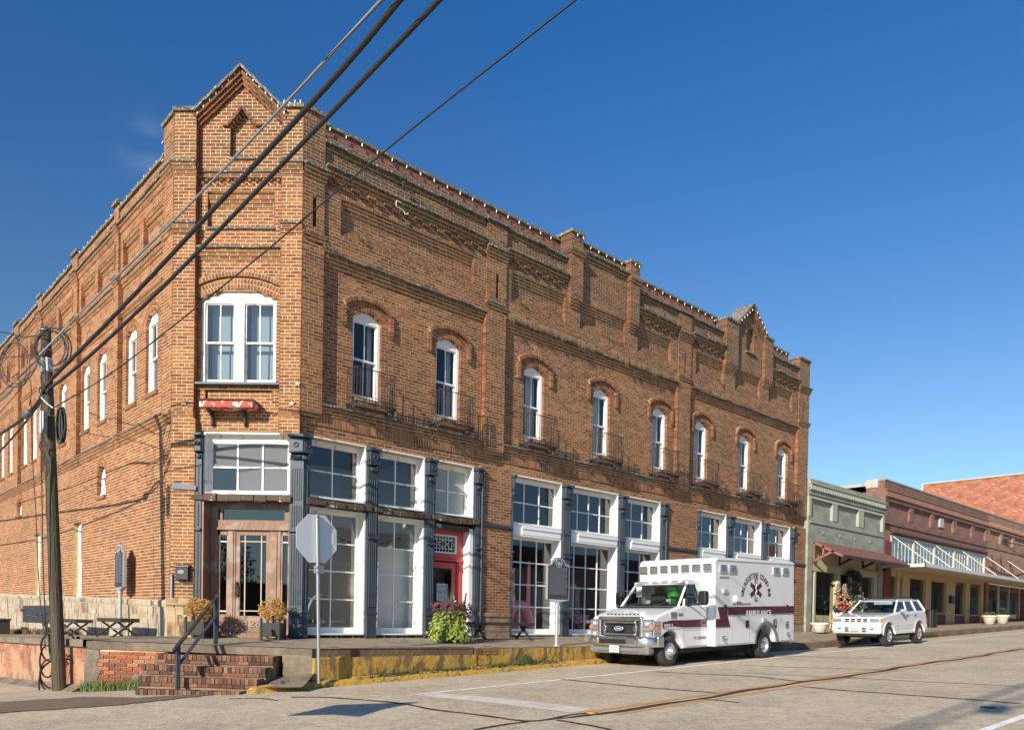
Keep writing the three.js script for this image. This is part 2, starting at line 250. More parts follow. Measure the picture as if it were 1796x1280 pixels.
const xs = [-400, -150, -60, -40, -30, -20, -15, -12, -10, -8, -7, -6, -5, -4.5, -4, -3.6, -3.2, -2.8, -2.4, -2, -1, 0, 2, 4, 6, 8, 10, 11, 12, 14, 16, 18, 20, 25, 30, 40, 50, 60, 90, 200, 500];
const zs = [-500, -150, -60, -30.5, -25, -20, -15, -10, -6, -3, -1, 0, 0.5, 1.5, 2.6, 3, 3.5, 4, 4.4, 5, 6, 8, 10, 13, 16, 20, 40, 150, 500];
struct(mesh('road', sheet(xs.length - 1, zs.length - 1, (a, b) => { const x = xs[Math.round(a * (xs.length - 1))], z = zs[Math.round(b * (zs.length - 1))]; return V3(x, roadY(x, z), z); }), X.road), 'road');

// strip of paint or tar lying on the road: centre line and half width
function strip(pts, hw, lift, taper = false) {
  const n = pts.length - 1; return sheet(n, 1, (a, b) => { const i = Math.round(a * n), p = pts[i], q = pts[Math.min(n, i + 1)], o = pts[Math.max(0, i - 1)]; const d = V3(q.x - o.x, 0, q.z - o.z).normalize(); let w = typeof hw === 'function' ? hw(i / n) : hw; if (taper && (i === 0 || i === n)) w *= 0.15; const s = b * 2 - 1; const x = p.x - d.z * w * s, z = p.z + d.x * w * s; return V3(x, roadY(x, z) + lift, z); });
}
const seg = (x0, x1, n, fz) => Array.from({ length: n + 1 }, (_, i) => { const x = lerp(x0, x1, i / n); return V3(x, 0, fz(x)); });
const wornPaint = (c, under, k) => tex(512, 2.2, (u, v) => { const a = pf(u, v, 12, 5), b = spk(u, v); return lin(c, under, sstep(k, k + 0.12, 0.6 * a + 0.4 * b)).map(x => x * (0.9 + 0.2 * b)); });
const paintW = M([1, 1, 1], 0.8, { map: wornPaint([0.80, 0.78, 0.74], [0.42, 0.36, 0.28], 0.60) });
const paintF = M([1, 1, 1], 0.85, { map: wornPaint([0.60, 0.55, 0.46], [0.48, 0.41, 0.31], 0.5) });
const paintY = M([1, 1, 1], 0.8, { map: wornPaint([0.56, 0.25, 0.03], [0.42, 0.31, 0.18], 0.57) });
const tar = M([0.030, 0.028, 0.027], 0.7);
struct(mesh('white_edge_line', strip(seg(-0.2, 70, 40, () => 4.60), 0.055, 0.004), paintW), 'white_edge_line');
struct(mesh('white_edge_line', strip(seg(-2, 70, 40, () => 12.76), 0.06, 0.004), paintW), 'white_edge_line');
struct(mesh('stop_line', strip([V3(-0.05, 0, 4.72), V3(0.2, 0, 6.4), V3(0.28, 0, 8.1)], 0.27, 0.004), paintF), 'stop_line');
struct(mesh('yellow_centre_line', strip(seg(0.0, 70, 40, () => 8.24), 0.055, 0.004), paintY), 'yellow_centre_line');
struct(mesh('yellow_centre_line', strip(seg(0.3, 70, 40, () => 8.68), 0.055, 0.004), paintY), 'yellow_centre_line');
struct(mesh('tar_seam', strip(seg(-0.6, 60, 150, x => 8.46 + 0.05 * Math.sin(x * 0.9) + 0.035 * Math.sin(x * 2.7)), t => 0.045 + 0.03 * Math.abs(Math.sin(t * 60)), 0.007, true), tar), 'tar_seam');
function crack(list, hw, name = 'tar_seam') { const p = list.map(q => gnd(q[0], q[1])); const cur = new THREE.CatmullRomCurve3(p, false, 'centripetal'); const n = list.length * 8, pts = cur.getPoints(n); pts.forEach((v, i) => { v.x += 0.03 * fbm(i * 0.37, hw * 90); v.z += 0.03 * fbm(i * 0.37, hw * 90 + 50); }); return struct(mesh(name, strip(pts, t => hw * (0.75 + 0.5 * Math.abs(Math.sin(t * 23 + hw * 400))), 0.009, true), tar), name); }
crack([[400, 1226], [450, 1225], [488, 1229]], 0.025);
crack([[508, 1223], [560, 1223], [625, 1227], [703, 1234], [760, 1245], [830, 1253], [880, 1260], [924, 1265], [964, 1262], [1000, 1254], [1050, 1250]], 0.035);
crack([[830, 1281], [880, 1272], [926, 1266]], 0.03);
crack([[975, 1263], [1030, 1272], [1075, 1281]], 0.03);
crack([[980, 1191], [1060, 1199], [1133, 1206], [1200, 1211], [1262, 1216]], 0.03);
crack([[1146, 1178], [1220, 1182], [1310, 1186], [1412, 1196]], 0.03);
crack([[1230, 1226], [1264, 1229], [1298, 1233]], 0.022);
crack([[1402, 1204], [1480, 1211], [1576, 1218], [1700, 1227], [1798, 1235]], 0.03);
crack([[1290, 1166], [1380, 1170], [1450, 1172], [1560, 1176]], 0.022);
crack([[1480, 1188], [1580, 1194], [1690, 1199], [1798, 1205]], 0.022);
crack([[1300, 1180], [1400, 1185], [1500, 1190]], 0.018);
{ // tar blob
  const p = gnd(1734, 1241, 0.011); const g = new THREE.CircleGeometry(0.11, 14); g.rotateX(-Math.PI / 2); const m = mesh('tar_patch', g, tar); m.position.copy(p); struct(m, 'tar_patch');
}
{ const p = gnd(1038, 1252); const m = new MB().at(new THREE.CylinderGeometry(0.045, 0.07, 0.02, 4, 1), 0, 0.018, 0, 0, Math.PI / 4).build('road_reflector', M([0.62, 0.36, 0.03], 0.4)); m.position.copy(p); m.scale.set(1.4, 1, 1); top(m, 'road_reflector', 'small yellow reflective road marker on the centre seam near the faded stop line', 'road marker'); }
{ // gravel verge between the side street and the road
  const a = [[-60, 1236], [60, 1228], [150, 1223], [236, 1224], [300, 1221], [372, 1217]].map(q => gnd(q[0], q[1])), b = [[-60, 1256], [60, 1247], [150, 1241], [240, 1234], [310, 1226], [374, 1219]].map(q => gnd(q[0], q[1]));
  struct(mesh('gravel_verge', sheet(70, 3, (s, t) => { const i = Math.min(4, Math.floor(s * 5)), f = s * 5 - i, p = a[i].clone().lerp(a[i + 1], f).lerp(b[i].clone().lerp(b[i + 1], f), t); p.z += 0.22 * fbm(s * 9, t * 3 + 5); p.y = roadY(p.x, p.z) + 0.012; return p; }), X.dirt), 'gravel_verge');
}
// pavement in front of the shops
struct(mesh('pavement', sheet(80, 6, (a, b) => { const x = lerp(-0.911, 75, a), z = lerp(-0.35, KZ, b); return V3(x, lerp(walkIn(x), walkOut(x), b) + 0.008 * fbm(x * 1.3, z * 1.3), z); }), X.conc), 'pavement');
// raised pavement round the cut corner and along the side street
const sideIn = z => -0.47 + 0.021 * (z + 2), sideOut = z => -0.52 + 0.02 * (z + 0.9);
{
  const g1 = sheet(10, 6, (a, b) => { const s = lerp(-0.05, 2.72, a), o = b * 2.2, s2 = lerp(-0.7, 3.67, a), p = Cw(lerp(s, s2, b), o - 0.25 * (1 - b), 0); p.y = lerp(-0.48, lerp(-0.52, -0.60, a), b); return p; });
  const g2 = sheet(40, 4, (a, b) => { const z = -lerp(0.0, 34, a); const x0 = -1.7, z0 = z - 1.95, z1 = z - 0.89; return V3(lerp(x0, -4.0, b), lerp(sideIn(z0), sideOut(z1), b), lerp(z0, z1, b)); });
  struct(mesh('raised_pavement', mergeGeometries([clean(g1), clean(g2)]), X.conc), 'raised_pavement');
}
const brickTints = { orange: [[0.42, 0.135, 0.06], [0.36, 0.105, 0.05], [0.47, 0.17, 0.075], [0.30, 0.10, 0.055], [0.44, 0.22, 0.12], [0.22, 0.09, 0.055]], brown: [[0.185, 0.078, 0.048], [0.25, 0.10, 0.058], [0.125, 0.056, 0.040], [0.30, 0.15, 0.095], [0.22, 0.13, 0.09], [0.20, 0.11, 0.075], [0.09, 0.05, 0.038]] };
const unitBox = new THREE.BoxGeometry(1, 1, 1);
T.brickUnit.repeat.set(1, 0.35); T.brickB.repeat.set(1, 0.35);
const tintMats = {}; for (const k in brickTints) tintMats[k] = brickTints[k].map(c => { const m = X.brick.clone(); m.color.setRGB(c[0], c[1], c[2]); return m; });
function brickMesh(parent, p, ry, w, h, d, kind) { const L = tintMats[kind]; const m = mesh('brick', unitBox, L[Math.floor(rnd() * L.length)], parent); m.position.copy(p); m.rotation.y = ry; m.scale.set(w, h, d); return m; }
const RC = -Math.PI / 4;      // turn of the cut corner
{ // retaining wall of the raised pavement, left of and behind the steps
  const t = thing('retaining_wall', 'low retaining wall of bare brick under a rough concrete band, left of the steps', 'retaining wall', [0, 0, 0]);
  // concrete band on top of the front, turned like the corner
  const f = new MB(); f.at(new THREE.BoxGeometry(4.37, 0.15, 0.3), 0, 0, 0);
  const band = f.build('concrete_band', X.concD, t); band.position.copy(Cw(1.485, 2.065, -0.645)); band.rotation.y = RC; band.rotation.z = -0.018;
  const core = new MB().box(1.52, 0.98, 0.5, 0, 0, 0).build('mortar_core', X.mortar, t); core.position.copy(Cw(0.045, 1.935, -1.17)); core.rotation.y = RC;
  for (let r = 0; r < 10; r++) for (let k = 0; k < 8; k++) { const s = -0.7 + 0.11 + k * 0.2286 + (r % 2 ? -0.114 : 0); let w = 0.21, sc = s; if (s - w / 2 < -0.7) { w = s + w / 2 + 0.7; sc = -0.7 + w / 2; } if (sc > 0.85 || w < 0.04) continue; const y = -0.76 - r * 0.0745; if (fbm(sc * 3 + 9, y * 4) > 0.33) continue; brickMesh(t, Cw(sc, 2.2 - 0.05 + 0.012 * rnd(), y), RC, w, 0.063, 0.1, 'orange'); }
  // plaster patches over the left end
  const pl = new MB().add(extr([[-0.73, -1.45], [-0.73, -0.7], [-0.45, -0.7], [-0.42, -0.85], [-0.5, -0.98], [-0.40, -1.1], [-0.47, -1.25], [-0.36, -1.45]], 0.06, 0.008)).build('plaster_patch', X.concD, t); pl.position.copy(Cw(0, 2.19, 0)); pl.rotation.y = RC;
  const pr = new MB().add(extr([[0.18, -1.5], [0.2, -1.2], [0.3, -1.12], [0.42, -1.2], [0.4, -1.33], [0.5, -1.5]], 0.05, 0.008)).build('plaster_patch', X.concD, t); pr.position.copy(Cw(0, 2.2, 0)); pr.rotation.y = RC;
  // side street face
  const s1 = new MB(); const sideTex = M([1, 1, 1], 0.95, { map: tex(1024, 6, (u, v) => { const cy = v * 32, row = Math.floor(cy), fy = cy - row, cx = u * 27 + (row % 2) * 0.5, fx = cx - Math.floor(cx); const a = pf(u, v, 6, 5), b = spk(u, v), s = pf(u, v * 0.3, 24, 3); let c = lin([0.40, 0.15, 0.07], [0.30, 0.11, 0.06], PN(Math.floor(cx), row, 27)); if (fx < 0.05 || fy < 0.14) c = [0.33, 0.22, 0.14]; c = lin(c, [0.42, 0.27, 0.165], sstep(0.40, 0.6, a) * 0.75); c = lin(c, [0.10, 0.07, 0.05], sstep(0.60, 0.72, s) * 0.6); return c.map(x => x * (0.8 + 0.4 * b)); }, 1024, 2.4), bumpMap: T.concB, bumpScale: 0.01 });
  s1.add(sheet(30, 1, (a, b) => { const z = -0.89 - a * 33; return V3(-4.0, lerp(sideOut(z) - 0.1, -3.4, b), z); })); s1.build('brick_face', sideTex, t);
  new MB().add(sheet(30, 1, (a, b) => { const z = -0.85 - a * 33; return V3(-4.07, sideOut(z) + 0.012 - b * 0.14, z); })).add(sheet(30, 1, (a, b) => { const z = -0.85 - a * 33; return V3(-4.07 + b * 0.5, sideOut(z) + 0.012, z); })).add(sheet(30, 1, (a, b) => { const z = -0.85 - a * 33; return V3(-4.07 + b * 0.2, sideOut(z) - 0.128, z); })).build('concrete_cap', X.concD, t);
  new MB().add(sheet(30, 1, (a, b) => { const z = -0.95 - a * 33; return V3(-4.03 - b * 0.25, roadY(-4.2, z) + 0.12 - b * 0.14, z); })).build('concrete_footing', X.concD, t);
}
{ // worn brick steps
  const t = thing('brick_steps', 'four worn brown brick steps climbing from the road to the corner entrance', 'steps');
  const st = [[0.77, 3.02, -0.748], [0.68, 2.99, -0.94], [0.77, 2.95, -1.13], [0.88, 2.74, -1.332]];
  const core = new MB(); st.forEach(([a, b, y], k) => { const o1 = 2.2 + 0.3 * (k + 1) - 0.035; core.add(new THREE.BoxGeometry(b - a - 0.02, y + 0.006 + 1.7 - 0.02, o1 - 1.9), new THREE.Matrix4().makeRotationY(RC).setPosition(Cw((a + b) / 2, (o1 + 1.9) / 2, (y - 0.014 - 1.69) / 2))); });
  core.build('mortar_core', M([0.42, 0.36, 0.33], 0.95, { map: T.mortar }), t);
  st.forEach(([a, b, y], k) => {
    const o1 = 2.2 + 0.3 * (k + 1), n = Math.round((b - a) / 0.079), p = (b - a) / n;
    const dy = u => -0.010 * (u - 1.9) + 0.012 * fbm(u * 2, k * 5);
    for (let i = 0; i < n; i++) { if (rnd() < 0.03) continue; const s = a + (i + 0.5) * p; brickMesh(t, Cw(s, o1 - 0.105 - 0.012 * rnd(), y - 0.052 + dy(s) + 0.008 * (rnd() - 0.5)), RC + (rnd() - 0.5) * 0.05, p - 0.013, 0.098, 0.21, 'brown'); }
    const m = Math.round((b - a) / 0.2286), q = (b - a) / m, off = k % 2 ? 0.5 : 0;
    for (let i = 0; i < m + off * 2; i++) { let s0 = a + (i - off) * q, s1 = s0 + q - 0.012; s0 = Math.max(s0, a); s1 = Math.min(s1, b); if (s1 - s0 < 0.03) continue; const s = (s0 + s1) / 2; brickMesh(t, Cw(s, o1 - 0.055 - 0.016 * rnd(), y - 0.142 + dy(s) + 0.005 * (rnd() - 0.5)), RC, s1 - s0, 0.062, 0.1, 'brown'); }
  });
}
{ // concrete to the right of the steps, yellow kerb wall along the road
  const t = thing('concrete_abutment', 'broken bare concrete wall between the brick steps and the sign post', 'wall');
  const g = extr([[3.13, -1.5], [3.1, -0.72], [3.67, -0.72], [3.75, -0.95], [3.70, -1.45]], 0.55, 0.03); const m = new MB().add(g).build('wall', X.concD, t); m.position.copy(Cw(0, 1.98, 0)); m.rotation.y = RC;
  new MB().add(sheet(6, 4, (a, b) => { const s = lerp(3.05, 3.75, a), o = lerp(2.15, 3.1, b); const p = Cw(s, o, 0); p.y = lerp(-1.05 - 0.08 * (1 - a), roadY(p.x, p.z) + 0.1, sstep(0, 1, b)); return p; })).build('sloped_fill', X.concD, t);
}
{
  const t = thing('painted_retaining_wall', 'worn yellow painted concrete wall holding the raised pavement beside the road', 'retaining wall');
  const seg2 = (x0, x1, z, yt, yb, nx = 40, w = 0.012) => sheet(nx, 6, (a, b) => { const x = lerp(x0, x1, a); return V3(x, lerp(yt(x), yb(x), b), z + w * fbm(x * 3, b * 4 + x0)); });
  const foot = x => roadY(x, 2.3) - 0.05;
  const ylw = new MB();
  ylw.add(seg2(-0.32, 3.12, KZ + 0.05, x => -0.775, foot)).add(seg2(3.10, 17.2, KZ + 0.02, x => walkOut(x) - 0.02 + 0.012 * fbm(x * 4, 3), foot, 120, 0.03));
  ylw.add(sheet(30, 1, (a, b) => { const x = lerp(-0.32, 3.12, a); return V3(x, -0.775, KZ + 0.05 - b * 0.12); }));
  ylw.add(extr([[-0.95, -1.42], [-0.93, -0.78], [-0.30, -0.76], [-0.18, -1.05], [-0.25, -1.42]], 0.3, 0.04).translate(0, 0, KZ - 0.06));
  ylw.build('painted_face', X.yellow, t);
  new MB().bb(-0.92, 3.08, -0.772, -0.605, KZ - 0.25, KZ - 0.02).build('top_block', M([0.72, 0.6, 0.52], 0.95, { map: T.concD, bumpMap: T.concB, bumpScale: 0.012 }), t);
  // short brick end of the block
  for (let r = 0; r < 2; r++) for (let k = 0; k < 3; k++) { const x = 3.12 + 0.1 + k * 0.21; const b = brickMesh(t, V3(x, -0.668 - r * 0.075, KZ - 0.04 + 0.01 * rnd()), 0, 0.2, 0.064, 0.14, 'orange'); if (k > 0) b.material = X.yellow; }
  new MB().add(seg2(3.2, 17.2, KZ - 0.001, x => walkOut(x) + 0.004, x => walkOut(x) - 0.06, 60, 0)).build('top_edge', X.concD, t);
  // low broken ledge at its foot
  const lg = new MB(); for (const [a, b, y] of [[-0.12, 0.5, 0.16], [0.55, 1.4, 0.13], [1.5, 2.1, 0.15], [2.9, 3.5, 0.17], [3.6, 4.3, 0.14], [4.5, 5.6, 0.15]]) { const x = (a + b) / 2, h = y + 0.1; lg.rbox(b - a, h, 0.16, 0.03, x, roadY(x, 2.3) + y - h / 2, KZ + 0.1, 0, 0, 0.03); } lg.build('ledge', X.kerbY, t);
}
{ // kerb stones
  const prof = [[0.16, -0.12], [0.15, 0.10], [0.10, 0.145], [-0.02, 0.15]];
  const kerbSheet = (x0, x1, n, z, hgt, curve) => sheet(n, 3, (a, b) => { const x = lerp(x0, x1, a), i = Math.min(2, Math.floor(b * 3)), f = b * 3 - i; const zo = lerp(prof[i][0], prof[i + 1][0], f), yo = lerp(prof[i][1], prof[i + 1][1], f); const zz = z + zo + (curve ? curve(x) : 0); return V3(x, roadY(x, zz) + yo * hgt + 0.012 * fbm(x * 5, b * 3), zz + 0.012 * fbm(x * 4, 8)); }, (a, b) => [lerp(x0, x1, a), b * 0.4]);
  const g = kerbSheet(-2.05, 9.0, 90, KZ + 0.06, 0.85, x => 0);
  const end = new THREE.SphereGeometry(0.13, 14, 10).scale(1.7, 0.85, 0.85); end.translate(-2.02, roadY(-2.05, 2.3) + 0.015, KZ + 0.1);
  struct(mesh('yellow_kerb', mergeGeometries([clean(g), clean(end)]), X.kerbY), 'yellow_kerb');
  struct(mesh('kerb_fill', sheet(30, 1, (a, b) => { const x = lerp(-1.9, 9, a), z = KZ - 0.02 + b * 0.12; return V3(x, roadY(x, z) + 0.09, z); }), X.dirt), 'kerb_fill');
  const g2 = sheet(90, 3, (a, b) => { const x = lerp(9, 75, a), q = [[0.16, 0], [0.15, 0.85], [0.12, 1], [-0.05, 1]], i = Math.min(2, Math.floor(b * 3)), f = b * 3 - i; const z = KZ + lerp(q[i][0], q[i + 1][0], f), yb = roadY(x, KZ + 0.2) - 0.04; return V3(x, lerp(yb, walkOut(x), lerp(q[i][1], q[i + 1][1], f)) + 0.012 * fbm(x * 3, b * 5), z); }, (a, b) => [lerp(9, 75, a), b * 0.5]);
  const kerbMix = M([0.95, 0.85, 0.72], 0.95, { map: T.concD, bumpMap: T.concB, bumpScale: 0.012 });
  struct(mesh('kerb', g2, kerbMix), 'kerb');
}
// ---------------------------------------------------------------- the corner building
const bld = thing('brick_commercial_building', 'two storey brown brick corner building with gabled cut corner and small iron balconies', 'building');
const mkF = (id, x, z, ry) => ({ id, ry, p: V3(x, 0, z), m: new THREE.Matrix4().makeRotationY(ry).setPosition(x, 0, z) });
const FR = mkF('R', 0, -0.2, 0), FL = mkF('L', -1.95, 0, -Math.PI / 2), FC = mkF('C', -1.95, -1.95, RC);
const inF = (o, F) => { o.position.copy(F.p); o.rotation.y = F.ry; return o; };
const CH = 0.0745, CB = 0.26;                 // course height and base line
const mort = { R: new MB(), L: new MB(), C: new MB() };
const BR = [];
const palB = [[0.40, 0.150, 0.050], [0.45, 0.182, 0.062], [0.33, 0.102, 0.044], [0.37, 0.160, 0.068], [0.26, 0.088, 0.044], [0.43, 0.215, 0.095]];
const palR = [[0.40, 0.150, 0.054], [0.46, 0.190, 0.070], [0.32, 0.105, 0.045], [0.39, 0.175, 0.075], [0.20, 0.080, 0.048], [0.48, 0.225, 0.095]];
function brickCol(F, u, h, dirt = 0) {
  const P = F.id === 'R' ? palR : palB; let c = lin(P[Math.floor(rnd() * 6)], P[Math.floor(rnd() * 6)], rnd());
  const n = fbm(u * 0.45 + F.ry * 9, h * 0.6, 3), n2 = fbm(u * 1.7 + 4 + F.ry * 5, h * 2.4, 8);
  const k = (F.id === "R" ? 0.82 : 0.90) + 0.45 * n + 0.3 * (rnd() - 0.5); c = c.map(x => x * k);
  // sooty, lichened bricks high on the walls
  const n3 = fbm(u * 0.8 + 31 + F.ry * 3, h * 0.5 + 7, 5);
  let g = dirt + 0.8 * n2 + 0.5 * Math.max(0, n3) + (F.id === 'R' ? 0.03 + 0.42 * sstep(7.6, 9.8, h) : F.id === 'C' ? 0.26 * sstep(9.3, 9.9, h) + 0.05 : 0.12 * sstep(9.2, 9.9, h));
  g = clamp(g); return lin(c, [0.082, 0.066, 0.048], g * 0.75);
}
function addBrick(F, u, h, o, w, ht, t, rz = 0, dirt = 0, col) { BR.push({ F, u, h, o, w, ht, t, rz, c: col || brickCol(F, u, h, dirt) }); }
// holes: {u0,u1,h0,h1} or with spring and rise for an arched head
function cutIv(iv, hole, h) {
  let a, b; if (h < hole.h0 || h > hole.h1) return iv;
  if (hole.fn) { const r = hole.fn(h); if (!r) return iv; [a, b] = r; }
  else if (hole.rise && h > hole.spring) { const hw = (hole.u1 - hole.u0) / 2, R = (hw * hw + hole.rise * hole.rise) / (2 * hole.rise), cy = hole.spring + hole.rise - R, d = h - cy; if (d >= R) return iv; const x = Math.sqrt(R * R - d * d), c = (hole.u0 + hole.u1) / 2; a = c - x; b = c + x; } else { a = hole.u0; b = hole.u1; }
  const out = []; for (const [p, q] of iv) { if (b <= p || a >= q) { out.push([p, q]); continue; } if (a > p) out.push([p, a]); if (b < q) out.push([b, q]); } return out;
}
function wallZone(F, z, holes = []) {
  const t = z.t || 0.2, ph = z.ph === undefined ? 0 : z.ph, PT = 0.2286, r0 = Math.round((z.h0 - CB) / CH), r1 = Math.round((z.h1 - CB) / CH);
  for (let r = r0; r < r1; r++) {
    const h = CB + (r + 0.5) * CH; let iv = [[z.u0, z.u1]]; if (z.clip) { const c = z.clip(h); if (!c) continue; iv = [c]; }
    for (const H of holes) iv = cutIv(iv, H, h);
    for (const [a, b] of iv) {
      if (b - a < 0.03) continue;
      if (!z.noMortar) mort[F.id].bb(a + 0.014, b - 0.014, h - CH / 2, h + CH / 2, z.o - t + 0.005, z.o - (F.id === 'R' ? 0.0018 : 0.003));
      const header = (r % 7 === 6) && !z.plain, p = header ? PT / 2 : PT, off = ph + (((r % 2) + 2) % 2) * (header ? PT / 4 : PT / 2);
      let k = Math.floor((a - off) / p); const ends = [];
      for (let s = off + k * p; s < b; s += p) { const s0 = Math.max(a, s), s1 = Math.min(b, s + p); if (s1 - s0 < 0.001) continue; ends.push([s0, s1]); }
      if (ends.length > 1 && ends[0][1] - ends[0][0] < 0.045) { ends[1][0] = ends[0][0]; ends.shift(); }
      if (ends.length > 1) { const e = ends[ends.length - 1]; if (e[1] - e[0] < 0.045) { ends[ends.length - 2][1] = e[1]; ends.pop(); } }
      for (const [s0, s1] of ends) { const l0 = s0 > a + 1e-4 ? 0.0065 : 0, l1 = s1 < b - 1e-4 ? 0.0065 : 0, w = s1 - s0 - l0 - l1; addBrick(F, (s0 + l0 + s1 - l1) / 2, h + 0.0015 * (rnd() - 0.5), z.o + 0.003 * (rnd() - 0.5), w, CH - 0.0135, t, 0, z.dirt || 0, z.col ? z.col((s0 + s1) / 2, h) : null); }
    }
  }
}
// corbel: n courses stepping out upward from o0 to o1 between heights
function corbel(F, u0, u1, h, n, o0, step, t = 0.2, dirt = 0.1) { for (let i = 0; i < n; i++) wallZone(F, { u0, u1, h0: h + i * CH, h1: h + (i + 1) * CH, o: o0 + step * i, t: t + step * i, ph: i * 0.06, dirt, plain: true }); }
function archRing(F, u0, u1, spring, rise, o, t, rows, dirt = 0) {
  const hw = (u1 - u0) / 2, R = (hw * hw + rise * rise) / (2 * rise), c = (u0 + u1) / 2, cy = spring + rise - R, A = Math.asin(Math.min(1, hw / R));
  for (let r = 0; r < rows; r++) { const rr = R + 0.055 + r * 0.113, n = Math.max(6, Math.round(2 * A * rr / 0.074)); for (let i = 0; i < n; i++) { const a = -A + (i + 0.5) / n * 2 * A; addBrick(F, c + rr * Math.sin(a), cy + rr * Math.cos(a), o, 2 * A * rr / n - 0.011, 0.102, t, -a, dirt); } }
  const rr = R + 0.01, pts = [], m = 16; for (let i = 0; i <= m; i++) { const a = -A + i / m * 2 * A; pts.push([c + rr * Math.sin(a), cy + rr * Math.cos(a)]); } for (let i = m; i >= 0; i--) { const a = -A + i / m * 2 * A, q = R + rows * 0.113; pts.push([c + q * Math.sin(a), cy + q * Math.cos(a)]); }
  mort[F.id].add(extr(pts, t - 0.01).translate(0, 0, o - 0.0035 - (t - 0.01) / 2));
}
const cops = { R: new MB(), L: new MB(), C: new MB() };
function coping(F, u0, u1, h0, h1, o, t, lump = 0.02) { const n = Math.max(1, Math.round((u1 - u0) / 0.5)), w = (u1 - u0) / n; for (let i = 0; i < n; i++) { const y = lump * (rnd() - 0.5), q = lump * (rnd() - 0.3); cops[F.id].box(w - 0.006, h1 - h0, t, u0 + (i + 0.5) * w, (h0 + h1) / 2 + y, o + q - t / 2, 0, 0, lump * (rnd() - 0.5)); } }

// ---- long facade (FR): o = 0 wall plane, 0.14 face of the piers
const winR = [1.69, 4.08, 7.115, 9.99, 12.915, 15.32, 18.175, 21.045];
const holesR = winR.map(c => ({ u0: c - 0.39, u1: c + 0.39, h0: 5.08, h1: 7.12, spring: 6.95, rise: 0.16 }));
const pierR = [[-0.06, 0.47], [5.19, 5.89], [13.69, 14.43], [21.99, 22.85]];
const panR = [[0.9, 4.78], [6.1, 8.2], [8.85, 10.92], [11.55, 13.3], [14.75, 16.5], [17.25, 19.0], [19.65, 21.5]];
const panTop = 9.425, panBot = 8.60;
const baysR = [[0.47, 5.19], [5.89, 13.69], [14.43, 21.99]];
wallZone(FR, { u0: -0.05, u1: 22.85, h0: 4.02, h1: 4.30, o: 0.0, t: 0.3, plain: true, ph: 0.03 });
for (let k = 0; k < 302; k++) addBrick(FR, 0.02 + k * 0.0757, 4.385, 0.03, 0.060, 0.195, 0.3, 0, 0.05);   // upright course
mort.R.bb(-0.05, 22.85, 4.28, 4.49, -0.25, 0.026);
corbel(FR, -0.06, 22.86, 4.485, 3, 0.05, 0.028, 0.3, 0.35);
coping(FR, 0.47, 21.99, 4.705, 4.745, 0.145, 0.2, 0.012);
for (const [a, b] of baysR) wallZone(FR, { u0: a, u1: b, h0: 4.73, h1: 7.86, o: 0 }, holesR);
for (const c of winR) {
  archRing(FR, c - 0.39, c + 0.39, 6.95, 0.16, 0.006, 0.2, 2);
  // hood: projecting arch and its two stops
  archRing(FR, c - 0.60, c + 0.60, 7.13, 0.20, 0.075, 0.12, 1, 0.15);
  for (const s of [-1, 1]) wallZone(FR, { u0: c + s * 0.635 - 0.055, u1: c + s * 0.635 + 0.055, h0: 6.69, h1: 7.14, o: 0.075, t: 0.1, plain: true, ph: 0.02 });
  mort.R.bb(c - 0.42, c + 0.42, 4.98, 5.075, -0.2, 0.0);
}
for (const [a, b] of baysR) { corbel(FR, a, b, 7.86, 3, 0.045, 0.035, 0.25, 0.4); coping(FR, a, b, 8.085, 8.12, 0.17, 0.16, 0.03); }
for (const [a, b] of baysR) {
  const hs = panR.filter(p => p[0] > a && p[1] < b).map(p => ({ u0: p[0], u1: p[1], h0: panBot, h1: panTop }));
  wallZone(FR, { u0: a, u1: b, h0: 8.115, h1: 9.56, o: 0.10 }, hs);
}
for (const [a, b] of panR) {
  wallZone(FR, { u0: a, u1: b, h0: panBot, h1: panTop, o: -0.03, t: 0.1 });
  for (let i = 0; i < 4; i++) wallZone(FR, { u0: a, u1: b, h0: 9.13 + i * CH, h1: 9.13 + (i + 1) * CH, o: -0.02 + i * 0.028, t: 0.12, ph: i * 0.07, plain: true, dirt: 0.2 });
  for (let i = 0; i < 3; i++) wallZone(FR, { u0: a, u1: b, h0: panBot + i * CH, h1: panBot + (i + 1) * CH, o: 0.07 - i * 0.035, t: 0.14, plain: true, dirt: 0.1, ph: i * 0.1 });
}
// dentils, ledge, upper band and coping
const upR = [[0.47, 5.19], [5.89, 8.28], [11.42, 13.69], [14.43, 16.43], [19.70, 21.99]];
for (const [a, b] of upR) {
  wallZone(FR, { u0: a, u1: b, h0: 9.56, h1: 9.80, o: 0.10, dirt: 0.25 });
  for (let r = 0; r < 2; r++) for (let u = a + 0.1 + r * 0.22; u < b - 0.1; u += 0.44) addBrick(FR, u, 9.62 + r * CH, 0.165, 0.2, 0.062, 0.2, 0, 0.3);
  corbel(FR, a, b, 9.78, 2, 0.15, 0.05, 0.25, 0.5); coping(FR, a, b, 9.93, 9.975, 0.25, 0.26, 0.035);
  wallZone(FR, { u0: a, u1: b, h0: 9.95, h1: 10.40, o: 0.06, dirt: 0.30 });
  corbel(FR, a, b, 10.40, 1, 0.10, 0.03, 0.2, 0.5); coping(FR, a, b, 10.475, 10.545, 0.16, 0.5, 0.03);
}
const redCol = () => { const k = 0.75 + 0.5 * rnd(); return lin([0.235 * k, 0.075 * k, 0.052 * k], [0.30 * k, 0.115 * k, 0.08 * k], rnd()); };
for (const [a, b] of [[0.3, 8.4], [11.3, 16.6], [19.5, 21.9]]) { wallZone(FR, { u0: a, u1: b, h0: 10.46, h1: 11.14, o: -0.33, col: redCol, plain: true }); coping(FR, a, b, 11.13, 11.20, -0.28, 0.35, 0.012); }
